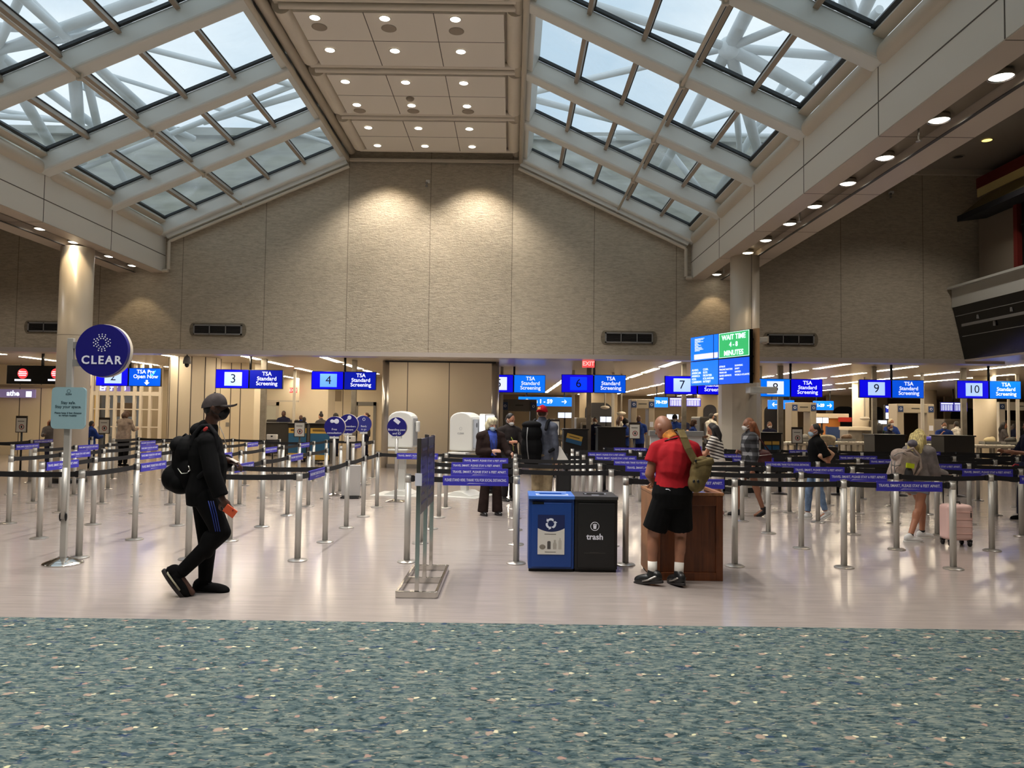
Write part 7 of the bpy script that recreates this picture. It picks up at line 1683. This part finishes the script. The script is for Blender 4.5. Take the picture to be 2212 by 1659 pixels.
screening_desk(2040, 2106, 940, 22.2, 'black document desk under lane ten', bands=False)
screening_desk(1440, 1496, 932, 22.6, 'black document desk behind the podium under lane seven', bands=False)
screening_desk(568, 622, 912, 29, 'slate document desk beside the pole of lane three', bands=False)
def bench(px0, px1, Y, label, h=.86):
    a, b = PY(px0, 940, Y).x, PY(px1, 940, Y).x
    root = thing('screening_bench', label, 'bench', ((a + b) / 2, Y, 0), 'roller benches in the checkpoint')
    mb = MB(); mb.bb((a, Y, h - .07), (b, Y + .7, h)); mb.build('frame', METL, root, bevel=.01)
    mb = MB(); n_ = max(3, int((b - a) / .9))
    for i in range(n_ + 1): x = a + .06 + (b - a - .12) * i / n_; mb.bb((x - .03, Y + .05, 0), (x + .03, Y + .11, h - .07)); mb.bb((x - .03, Y + .59, 0), (x + .03, Y + .65, h - .07))
    mb.bb((a + .05, Y + .06, .25), (b - .05, Y + .10, .29)); mb.build('legs', METL, root)
    mb = MB(); k = int((b - a) / .12)
    for i in range(k): x = a + .06 + .12 * i; mb.tube((x, Y + .06, h + .015), (x, Y + .64, h + .015), .022, n=8)
    mb.build('rollers', STEEL, root); return root
for px0, px1, Y, lab in ((1120, 1215, 26.0, 'left of lane six'), (1278, 1352, 26.9, 'between lanes six and seven'), (1420, 1520, 27.0, 'behind the podium'), (1700, 1790, 25.0, 'under lane eight'), (1800, 1885, 26.2, 'between lanes eight and nine'), (1962, 2040, 24.6, 'between lanes nine and ten'), (2110, 2205, 24.6, 'right of lane ten'), (575, 640, 31, 'before the cream wall on the left')):
    bench(px0, px1, Y, 'metal roller bench ' + lab)
def portal(px0, px1, pyt, Y, label, m_=None, head=.32):
    a, b = PY(px0, pyt, Y), PY(px1, pyt, Y); w_ = b.x - a.x; h = a.z; m_ = m_ or mat('portal_beige', (168, 156, 136), .45)
    root = thing('walk_through_detector', label, 'metal detector', ((a.x + b.x) / 2, Y, 0), 'walk-through detectors')
    t_ = min(.24, w_ * .25)
    for nm, x0, x1 in (('side_post', a.x, a.x + t_), ('side_post', b.x - t_, b.x)):
        mb = MB(); mb.bb((x0, Y, 0), (x1, Y + .65, h)); mb.build(nm, m_, root, bevel=.02)
    mb = MB(); mb.bb((a.x + t_ * .9, Y + .02, h - head), (b.x - t_ * .9, Y + .63, h)); mb.build('crossbar', m_, root, bevel=.015)
    mb = MB(); mb.bb(((a.x + b.x) / 2 - .14, Y + .01, h - head * .55), ((a.x + b.x) / 2 + .14, Y + .02, h - head * .45)); mb.build('maker_plate', DARK, root)
    for x in (a.x + t_ * .5, b.x - t_ * .5): mb = MB(); mb.bb((x - .09, Y - .02, h - head * .9), (x + .09, Y, h - head * .25)); lb = mb.build('blue_label', mat('label_blue', (34, 58, 104), .5), root); mb = MB(); mb.lathe([(.03, -.001), (.045, -.001), (.045, .001), (.03, .001)], (x, Y - .021, h - head * .57), n=12, axis='Y', ring=True); mb.build('label_ring', LETW, lb)
    mb = MB(); mb.bb((b.x - t_ * .8, Y - .012, h * .58), (b.x - t_ * .2, Y, h * .66)); mb.build('notice', LETW, root)
portal(1363, 1414, 862, 26.2, 'beige walk-through detector between lanes six and seven')
portal(1710, 1764, 869, 26.6, 'beige walk-through detector under lane eight')
portal(1938, 2018, 872, 27.2, 'wide beige walk-through detector between lanes nine and ten')
portal(1084, 1160, 862, 27.0, 'dark grey walk-through scanner beside the steel pier corner', mat('portal_grey', (92, 90, 86), .45), .42)
portal(2158, 2250, 868, 30.0, 'pale walk-through detector cut by the right edge', POLEW)
def xray(px0, px1, pyt, Y, label, hood=True, m_=None):
    a, b = PY(px0, pyt, Y), PY(px1, pyt, Y); w_ = b.x - a.x; h = a.z; m_ = m_ or mat('xray_taupe', (96, 88, 78), .45)
    root = thing('bag_scanner', label, 'bag scanner', ((a.x + b.x) / 2, Y, 0), 'bag scanners in the checkpoint')
    mb = MB(); mb.bb((a.x, Y, .12), (b.x, Y + 1.6, h)); mb.build('cabinet', m_, root, bevel=.06, seg=3)
    mb = MB(); mb.bb((a.x + w_ * .2, Y - .5, .62), (b.x - w_ * .2, Y + .02, h * .86)); mb.build('tunnel', m_, root, bevel=.03)
    mb = MB(); mb.bb((a.x + w_ * .26, Y - .515, .78), (b.x - w_ * .26, Y - .5, h * .8)); mb.build('lead_curtain', SC_BLACK, root)
    mb = MB(); mb.bb((a.x + w_ * .22, Y - 1.6, .68), (b.x - w_ * .22, Y - .5, .76)); mb.build('conveyor', BLACK, root)
    mb = MB()
    for x in (a.x + w_ * .25, b.x - w_ * .3): mb.bb((x, Y - 1.55, 0), (x + .05, Y - 1.5, .68)); mb.bb((x, Y + .1, 0), (x + .05, Y + .2, .12)); mb.bb((x, Y + 1.4, 0), (x + .05, Y + 1.5, .12))
    mb.build('legs', METL, root)
xray(1165, 1205, 905, 32, 'taupe bag scanner behind the person in the red cap')
xray(1245, 1290, 902, 34, 'taupe bag scanner in front of the dark archway')
xray(1512, 1548, 900, 31, 'dark bag scanner right of the flight screens', m_=mat('xray_dark', (48, 45, 42), .45))
xray(1905, 1940, 908, 32, 'taupe bag scanner behind lane nine')
xray(2040, 2084, 905, 34, 'taupe bag scanner behind lane ten')
xray(2166, 2215, 908, 33, 'taupe bag scanner at the right edge')
xray(575, 640, 906, 34.2, 'dark bag scanner before the cream wall of lane three', m_=mat('xray_dark', (48, 45, 42), .45))
def monitor(px0, py0, px1, py1, Y, label, n=2, m_=None, stem=1.1, lines=False, grp='operator screens'):
    a, b = PY(px0, py0, Y), PY(px1, py1, Y); w_ = b.x - a.x; root = thing('operator_monitor' if stem > 0 else 'hanging_flight_screen', label, 'monitor', ((a.x + b.x) / 2, Y, b.z), grp)
    for i in range(n):
        x0, x1 = a.x + w_ * i / n + .01, a.x + w_ * (i + 1) / n - .01
        mb = MB(); mb.bb((x0 - .015, Y, b.z - .015), (x1 + .015, Y + .05, a.z + .015)); h_ = mb.build('housing', BLACK, root, bevel=.006)
        mb = MB(); mb.bb((x0, Y - .004, b.z), (x1, Y, a.z)); mb.build('screen', m_ or SC_WHITE, h_)
        if lines:
            mb = MB()
            for k in range(9): xx = x0 + (x1 - x0) * (.06 + .1 * k); mb.bb((xx, Y - .007, b.z + .04), (xx + (x1 - x0) * (.05 if k % 2 else .03), Y - .004, a.z - .12))
            mb.bb((x0 + .03, Y - .007, a.z - .09), (x1 - .03, Y - .004, a.z - .03)); mb.build('flight_rows', SC_TXT, h_)
    mb = MB(); xm_ = (a.x + b.x) / 2
    if stem > 0: mb.bb((xm_ - .03, Y + .05, 0.02), (xm_ + .03, Y + .1, a.z - .05)); mb.bb((xm_ - .25, Y - .1, 0), (xm_ + .25, Y + .25, .02))
    else: mb.tube((xm_, Y + .05, a.z), (xm_, Y + .05, ZS - .003), .03, n=8)
    mb.build('stand', BLACK, root)
monitor(1205, 891, 1235, 903, 30, 'pair of white operator screens below the long gates sign')
monitor(1296, 900, 1322, 912, 29, 'white operator screens in front of the dark archway')
monitor(1440, 895, 1466, 906, 29, 'white operator screens behind the head of the man in red')
monitor(1763, 902, 1790, 914, 31, 'pair of white operator screens under the 1-29 sign')
monitor(1897, 908, 1916, 916, 27, 'blue-white operator screen under lane nine', 1)
FID = lum('screen_violet', (66, 62, 170), .8)
monitor(1446, 859, 1474, 878, 40, 'left flight information screen under lane seven', 1, FID, 0, True, 'flight information screens')
monitor(1482, 860, 1514, 878, 40, 'right flight information screen under lane seven', 1, FID, 0, True, 'flight information screens')
monitor(2031, 869, 2090, 889, 38, 'wide flight information screen under lane ten', 2, FID, 0, True, 'flight information screens')
a, b = PY(1913, 876, 34), PY(1930, 905, 34); root = thing('kiosk_screen', 'tall blue and white lit screen right of lane nine', 'display', ((a.x + b.x) / 2, 34, 0))
mb = MB(); mb.bb((a.x - .03, 34, 0), (b.x + .03, 34.12, a.z + .03)); mb.build('housing', BLACK, root)
mb = MB(); mb.bb((a.x, 33.99, (a.z + b.z) / 2), (b.x, 34, a.z)); mb.build('upper_screen', lum('kiosk_blue', (24, 40, 150), 1.0), root)
mb = MB(); mb.bb((a.x, 33.99, b.z), (b.x, 34, (a.z + b.z) / 2 - .02)); mb.bb((a.x + .05, 33.985, (a.z + b.z) / 2 + .15), (b.x - .1, 33.99, (a.z + b.z) / 2 + .22)); mb.bb((a.x, 33.985, a.z - .1), (b.x, 33.99, a.z - .02)); mb.build('lower_screen', SC_WHITE, root)
# stop notices on thin posts
def notice_post(px, py, Y, label, dark=True):
    c = PY(px, py, Y); root = thing('notice_stand', label, 'sign stand', (c.x, Y, 0), 'white stop notices on posts'); w_, h = .26, .36
    mb = MB(); mb.tube((c.x, Y + .03, .02), (c.x, Y + .03, c.z - h / 2), .025, n=10); mb.lathe([(.001, 0), (.15, 0), (.15, .012), (.001, .03)], (c.x, Y + .03, 0), n=20); mb.build('post', BLACK, root)
    mb = MB(); mb.bb((c.x - w_ / 2 - .02, Y, c.z - h / 2 - .02), (c.x + w_ / 2 + .02, Y + .025, c.z + h / 2 + .06)); mb.build('frame', mat('notice_frame', (44, 34, 26), .5), root)
    mb = MB(); mb.bb((c.x - w_ / 2, Y - .004, c.z - h / 2), (c.x + w_ / 2, Y, c.z + h / 2)); s_ = mb.build('sheet', mat('notice_sheet', (206, 200, 188), .6), root)
    mb = MB(); mb.lathe([(.05, -.002), (.07, -.002), (.07, .0), (.05, .0)], (c.x + .01, Y - .0045, c.z - .05), n=20, axis='Y', ring=True); mb.build('red_ring', mat('ring_red', (140, 48, 42), .6), s_)
    mb = MB(); mb.ell((c.x + .01, Y - .006, c.z - .05), (.024, .001, .036), n=10, m=6); mb.bb((c.x - w_ * .35, Y - .006, c.z + .09), (c.x + w_ * .3, Y - .004, c.z + .105)); mb.build('hand_print', DARK, s_)
for px, py, Y, lab in ((46, 918, 20.2, 'at the far left before the cream wall'), (225, 921, 20.8, 'before the glass enclosure'), (647, 928, 20.6, 'in front of the banded document desk'), (1197, 925, 20.5, 'right of the person in the red cap'), (1371, 932, 20.4, 'left of the man in red'), (1722, 942, 20.6, 'left of the person with the dark bun')):
    notice_post(px, py, Y, 'white stop notice in a dark frame ' + lab)
for px, py, Y, lab in ((588, 944, 20.15, 'behind the third lane'), (756, 948, 18.95, 'below the round signs')):
    c = PY(px, py, Y); root = thing('dispenser_box', 'white box dispenser on a thin post ' + lab, 'dispenser', (c.x, Y, 0), 'white box dispensers'); mb = MB(); mb.tube((c.x, Y + .06, 0.02), (c.x, Y + .06, c.z - .1), .02, n=8); mb.lathe([(.001, 0), (.14, 0), (.14, .012), (.001, .025)], (c.x, Y + .06, 0), n=18); mb.build('post', BLACK, root)
    mb = MB(); mb.box((c.x, Y, c.z), (.27, .12, .14)); mb.build('box', WHITE, root, bevel=.015); mb = MB(); mb.bb((c.x - .02, Y - .063, c.z), (c.x + .03, Y - .059, c.z + .04)); mb.build('print', DARK, root)
# pale partition with a blue sign behind the podium
yq = 11.5; a, b = PY(1405, 930, yq), PY(1517, 930, yq)
root = thing('pale_partition', 'pale grey partition board with a blue sign behind the man in red', 'partition', ((a.x + b.x) / 2, yq, 0))
mb = MB(); mb.bb((a.x, yq, .12), (b.x, yq + .04, a.z - .06)); mb.build('board', mat('partition_white', (204, 200, 196), .4), root)
mb = MB(); mb.bb((a.x - .02, yq - .03, a.z - .08), (b.x + .02, yq + .07, a.z)); mb.build('top_rail', GREY, root, bevel=.008)
mb = MB()
for x in (a.x + .1, b.x - .1): mb.bb((x - .03, yq - .2, 0), (x + .03, yq + .24, .04)); mb.bb((x - .02, yq, .04), (x + .02, yq + .04, .14))
mb.build('feet', GREY, root)
mb = MB(); c, d = PY(1502, 964, yq), PY(1515, 984, yq); mb.bb((c.x, yq - .01, d.z), (d.x, yq, c.z)); mb.build('blue_sign', SIGNB, root)
# service counter with orange wood and a blue screen on the right
a, b = PY(1764, 893, 38), PY(1832, 904, 38); root = thing('service_counter', 'wood-fronted service counter with a cream top behind lane eight', 'counter', ((a.x + b.x) / 2, 38, 0))
mb = MB(); mb.bb((a.x, 37.9, b.z), (b.x, 39.2, a.z)); mb.build('counter_top', CREAM, root, bevel=.02)
mb = MB(); mb.bb((a.x + .5, 38, 0), (b.x - .4, 39, b.z)); mb.build('wood_front', mat('orange_wood', (176, 112, 44), .45), root)
mb = MB(); c = PY(1824, 906, 37.8); mb.bb((c.x - .3, 37.7, c.z - .12), (c.x + .32, 37.8, c.z + .1)); mb.build('red_sign', mat('red_board', (190, 48, 34), .5), root)
a, b = PY(1787, 922, 29.5), PY(1829, 962, 29.5); mb = MB(); mb.bb((a.x, 29.5, 0), (b.x, 29.56, a.z)); mb.bb((a.x - .03, 29.46, 0), (a.x, 29.6, a.z + .02)); mb.bb((b.x, 29.46, 0), (b.x + .03, 29.6, a.z + .02)); single(mb, 'privacy_screen', mat('screen_fabric_blue', (44, 66, 110), .8), 'dark blue fabric privacy screen right of the person with the dark bun', 'partition')
a, b = PY(1832, 922, 28), PY(1886, 930, 28); root = thing('desk_counter', 'cream topped dark counter in front of the cream column right of lane eight', 'counter', ((a.x + b.x) / 2, 28, 0))
mb = MB(); mb.bb((a.x, 27.9, b.z), (b.x, 28.8, a.z)); mb.build('counter_top', CREAM, root, bevel=.01); mb = MB(); mb.bb((a.x, 28, 0), (a.x + .5, 28.7, b.z)); mb.bb((a.x + .5, 28.3, 0), (b.x, 28.7, b.z)); mb.build('body', METL, root)
mb = MB(); c = PY(1786, 944, 22.6); mb.ell(c, (.26, .14, .07)); mb.ell(c + V((.12, 0, -.05)), (.15, .15, .1)); mb.bb((c.x - .2, 22.55, c.z - .24), (c.x + .24, 22.75, c.z - .08))
cr = thing('draped_coat', 'cream coat draped over a low dark case right of the person with the dark bun', 'coat', c - V((0, 0, .3))); blob('coat', mb, cloth('cream_coat', (214, 200, 168)), cr, .02, 2)
a = c - V((0, 0, .3)); mb = MB(); mb.box(V((c.x, 22.7, (c.z - .28) / 2)), (.6, .4, c.z - .28)); single(mb, 'low_case', DARK, 'low dark case under the cream coat right of the person with the dark bun', 'case', bevel=.03)
# arched jacket stand, lamps and small kit that clutter the desks
rnd = random.Random(3)
KITC = [mat('kit_cream', (206, 190, 150), .5), DARK, GREY, WHITE, mat('kit_brown', (90, 66, 44), .5), SIGNB]
for i, (px, py, Y, lab) in enumerate(((1206, 938, 26.2, 'on the roller bench left of lane six'), (1150, 940, 26.2, 'on the left end of the roller bench left of lane six'), (1300, 940, 27.1, 'on the roller bench between lanes six and seven'), (1340, 940, 27.1, 'on the right end of the bench between lanes six and seven'), (1830, 945, 26.4, 'on the bench between lanes eight and nine'), (2010, 943, 24.8, 'on the bench between lanes nine and ten'), (2140, 948, 24.8, 'on the bench right of lane ten'), (2185, 946, 24.8, 'near the right edge on the last bench'), (1735, 947, 25.2, 'on the bench under lane eight'), (1450, 945, 27.2, 'on the bench behind the podium'))):
    p = PY(px, py, Y + .3); root = thing('security_tray', 'plastic tray with belongings ' + lab, 'tray', (p.x, Y + .35, .905), 'trays on the benches'); z = .906
    mb = MB(); w_, d_, h_ = .5, .36, .09; mb.bb((p.x - w_ / 2, Y + .17, z), (p.x + w_ / 2, Y + .17 + d_, z + .01))
    for x in (p.x - w_ / 2, p.x + w_ / 2 - .012): mb.bb((x, Y + .17, z), (x + .012, Y + .17 + d_, z + h_))
    for y in (Y + .17, Y + .17 + d_ - .012): mb.bb((p.x - w_ / 2, y, z), (p.x + w_ / 2, y + .012, z + h_))
    mb.build('tray', GREY, root); mb = MB(); mb.ell((p.x, Y + .35, z + .125), (.19, .13, .11)); mb.ell((p.x + .08, Y + .35, z + .15), (.1, .1, .1)); mb.build('bundle', KITC[i % 6], root)
# dome security lamps on white ceiling drops
for px, py, Y, lab in ((1307, 880, 30, 'with a white arm, left of the dark archway'), (1342, 893, 29, 'between the archway and the detector'), (1552, 896, 30, 'above the striped top person'), (1868, 904, 29, 'before the cream column')):
    p = PY(px, py, Y); root = thing('ceiling_drop_lamp', 'white pan lamp on a drop pole ' + lab, 'lamp', p, 'drop lamps in the checkpoint'); mb = MB(); mb.tube(p, (p.x, p.y, ZS - .002), .03, n=8); mb.build('pole', POLEW, root); mb = MB(); mb.ell(p, (.18, .18, .07)); mb.build('shade', WHITE, root)
# ------------------------------------------------------------------ distant people
OFF = cloth('officer_blue', (34, 56, 120)); GRN = cloth('dark_green', (30, 54, 46)); CHK = cloth('white_check', (196, 192, 184), .2); GRS = cloth('grey_shirt', (78, 74, 74)); NVY = cloth('navy', (30, 32, 52))
def far(px, py, Y, ang, shirt, sk, hr, hk, label, mk=None, sl=.4, arms=('fwd', 'fwd'), nod=8, capm=None, grp=None, trs=None):
    """px, py = the middle of the head in the photo"""
    p = PY(px, py, Y); h = (p.z) / .925; h = max(1.25, min(1.86, h)); J = pose(p.x, Y, ang, h, la=arms[0], ra=arms[1], nod=nod)
    root = thing('person', label, 'person', (p.x, Y, 0), grp); vx = .022
    body(J, root, sk, .016, g=1.08, faced=False); top(J, root, shirt, 'shirt', sl, .022, .06, vx, g=1.06, arm=.02); bottom(J, root, trs or NVY, 'trousers', 1, .02, vx)
    for q in 'LR': shoe(J, q, root, KCL, BSOLE, .016)
    if hk: hair(J, root, hr, hk, .016)
    if mk: mask(J, root, mk)
    if capm: cap_hat(J, root, capm)
G_ = 'people at the checkpoint'
far(694, 898, 27.5, 150, GRS, SK_L, HBLK, 'topbun', 'distant person in a grey shirt with hair in a bun by the cream block wall', nod=2)
far(657, 906, 28.5, 90, NVY, SK_M, HBLK, 'short', 'distant person seen from behind by the banded document desks', nod=0)
far(613, 893, 30.4, 270, NVY, SK_D, HBLK, 'short', 'distant person behind the dark bag scanner of lane three')
far(650, 902, 30.0, 100, OFF, SK_M, HBRN, 'short', 'distant person in blue between the bag scanner and the cream block wall')
far(726, 899, 29.4, 240, NVY, SK_M, HBLK, 'afro', 'distant person with full dark hair behind the megaphone sign')
far(762, 893, 29.0, 260, GRS, SK_D, HBLK, 'short', 'distant person in grey behind the key sign')
far(793, 897, 29.5, 200, GRS, SK_L, HBRN, 'bun', 'distant person by the door behind the pale-rimmed round sign')
far(1286, 908, 24.2, 250, NVY, SK_M, HBLK, 'short', 'masked officer behind the black desk under lane six', MASKW)
far(1350, 911, 24.3, 330, OFF, SK_D, HBLK, 'afro', 'officer in royal blue with full dark hair beside the stop notice', MASKW, arms=('fwd', 'cross'))
far(1380, 905, 25.4, 80, OFF, SK_M, HBRN, 'short', 'officer in royal blue seen from behind in the detector gate')
far(1458, 902, 24.6, 250, OFF, SK_M, HBLK, 'short', 'officer with a dark cap behind the head of the man in red', MASKW, capm=KCL)
far(1476, 903, 28.5, 230, NVY, SK_L, HGRY, 'short', 'distant person behind the pole of lane seven')
far(1497, 913, 23.6, 340, OFF, SK_M, HBRN, 'bob', 'officer in navy with brown hair above the pale partition', MASKW)
far(1536, 899, 29.0, 30, CHK, SK_M, HBLK, 'short', 'distant person in white behind the striped top person')
far(1662, 917, 24.6, 270, NVY, SK_M, HBRN, 'short', 'officer facing out between the grey column and the pole of lane eight', MASKW)
far(1340, 902, 30.5, 20, CHK, SK_L, HBRN, 'long', 'distant person in cream left of the detector gate')
far(1899, 920, 24.4, 60, GRN, SK_D, HBLK, 'long', 'distant person in dark green under lane nine', sl=1)
far(1921, 922, 23.8, 300, NVY, SK_M, HBLK, 'short', 'masked person at the black desk under lane nine', MASKW)
far(1924, 911, 26.0, 280, OFF, SK_M, HGRY, 'short', 'taller officer in blue behind the black desk of lane nine', MASKW)
far(2039, 918, 23.8, 255, OFF, SK_M, HBLK, 'short', 'officer in blue with a raised glove behind the black desk of lane ten', MASKW, arms=('fwd', 'up'))
far(2067, 916, 27.4, 110, CHK, SK_D, HBLK, 'short', 'distant person in a white check shirt seen from behind under lane ten', sl=1)
far(2167, 918, 26.5, 330, GRS, SK_M, HBLK, 'long', 'distant person with long hair right of the cream column')
far(2191, 921, 28.4, 90, NVY, SK_D, HBLK, 'short', 'distant person in navy seen from behind near the right edge')
far(197, 915, 21.5, 60, OFF, SK_M, HBLK, 'short', 'person in a royal blue coat right of the left column', sl=1)
far(110, 912, 22.5, 300, GRS, SK_D, HRED, 'long', 'person with long hair left of the left column behind the teal notice', sl=1)
# ------------------------------------------------------------------ world and lamps
w = bpy.data.worlds.new('sky'); SC.world = w; w.use_nodes = True; nt = w.node_tree
bg = nt.nodes['Background']; tcw = nt.nodes.new('ShaderNodeTexCoord'); mpw = nt.nodes.new('ShaderNodeMapping'); mpw.inputs['Scale'].default_value = (2.2, 2.2, 5)
nw = nt.nodes.new('ShaderNodeTexNoise'); nw.inputs['Scale'].default_value = 1.3; nw.inputs['Detail'].default_value = 6
rw = nt.nodes.new('ShaderNodeValToRGB'); e = rw.color_ramp.elements
e[0].position = 0.35; e[0].color = lin((176, 196, 212)); e[1].position = 0.66; e[1].color = lin((230, 236, 240))
nt.links.new(tcw.outputs['Generated'], mpw.inputs['Vector']); nt.links.new(mpw.outputs['Vector'], nw.inputs['Vector'])
nt.links.new(nw.outputs['Fac'], rw.inputs['Fac']); nt.links.new(rw.outputs['Color'], bg.inputs['Color'])
bg.inputs['Strength'].default_value = 1.35
SC.view_settings.view_transform = 'Standard'; SC.view_settings.look = 'None'; SC.view_settings.gamma = 1.0
SC.view_settings.use_curve_mapping = False
SC.view_settings.exposure = 0.02
cy = SC.cycles
cy.max_bounces = 6; cy.diffuse_bounces = 3; cy.glossy_bounces = 3; cy.transparent_max_bounces = 8; cy.transmission_bounces = 2
cy.sample_clamp_indirect = 4.0; cy.caustics_reflective = False; cy.caustics_refractive = False
cy.use_denoising = True; cy.use_adaptive_sampling = True; cy.adaptive_threshold = 0.03
WARM = (255, 226, 184)
WARM = (255, 248, 240)
AMBER = (255, 228, 186)
# wall washers: the two lit cans next to the wall draw the bright scallops
for x in (-3.3, -0.92):
    lamp('SPOT', 'wall_washer', (x, WY - 0.95, ZC - 0.06), 165, AMBER, target=(x, WY - 0.55, 0), spot_size=math.radians(106), spot_blend=0.65, shadow_soft_size=0.06)
# spine downlights
for y in rowsY[:-1:2] + extraY[::2]:
    for x in (-3.4, -1.0):
        lamp('SPOT', 'spine_lamp', (x, y, ZC - 0.06), 560, WARM, target=(x, y, 0), spot_size=math.radians(110), spot_blend=0.6, shadow_soft_size=0.12)
# beam slot lamps
for side, X in (('right', 5.30), ('left', -9.83)):
    ys = BEAMY[side] + ([6.8, 5.6, 4.4, 3.2, 2.0, 0.8, -0.6, -2.0] if side == 'right' else [14.1, 12.8, 11.5, 10.2, 9.0, 7.7, 6.4, 5.1, 3.8, 2.5, 1.2, -0.5, -2])
    for i, y in enumerate(ys):
        lamp('SPOT', 'slot_lamp', (X, y, ZB + 0.04), 58, AMBER, target=(X, y, 0), spot_size=math.radians(84), spot_blend=0.3, shadow_soft_size=0.08)

# unseen fill spots without fixtures, added to brighten the dark side aisle walls
for y in (16.5, 11.5, 6.0, 0.0):
    lamp('SPOT', 'aisle_fill_spot', (9.8, y, 8.28), 400, WARM, target=(9.8, y + 0.6, 0), spot_size=math.radians(120), spot_blend=0.6, shadow_soft_size=0.12)
    lamp('SPOT', 'aisle_fill_spot', (-13.2, y, 6.54), 230, WARM, target=(-13.2, y + 0.6, 0), spot_size=math.radians(125), spot_blend=0.6, shadow_soft_size=0.12)
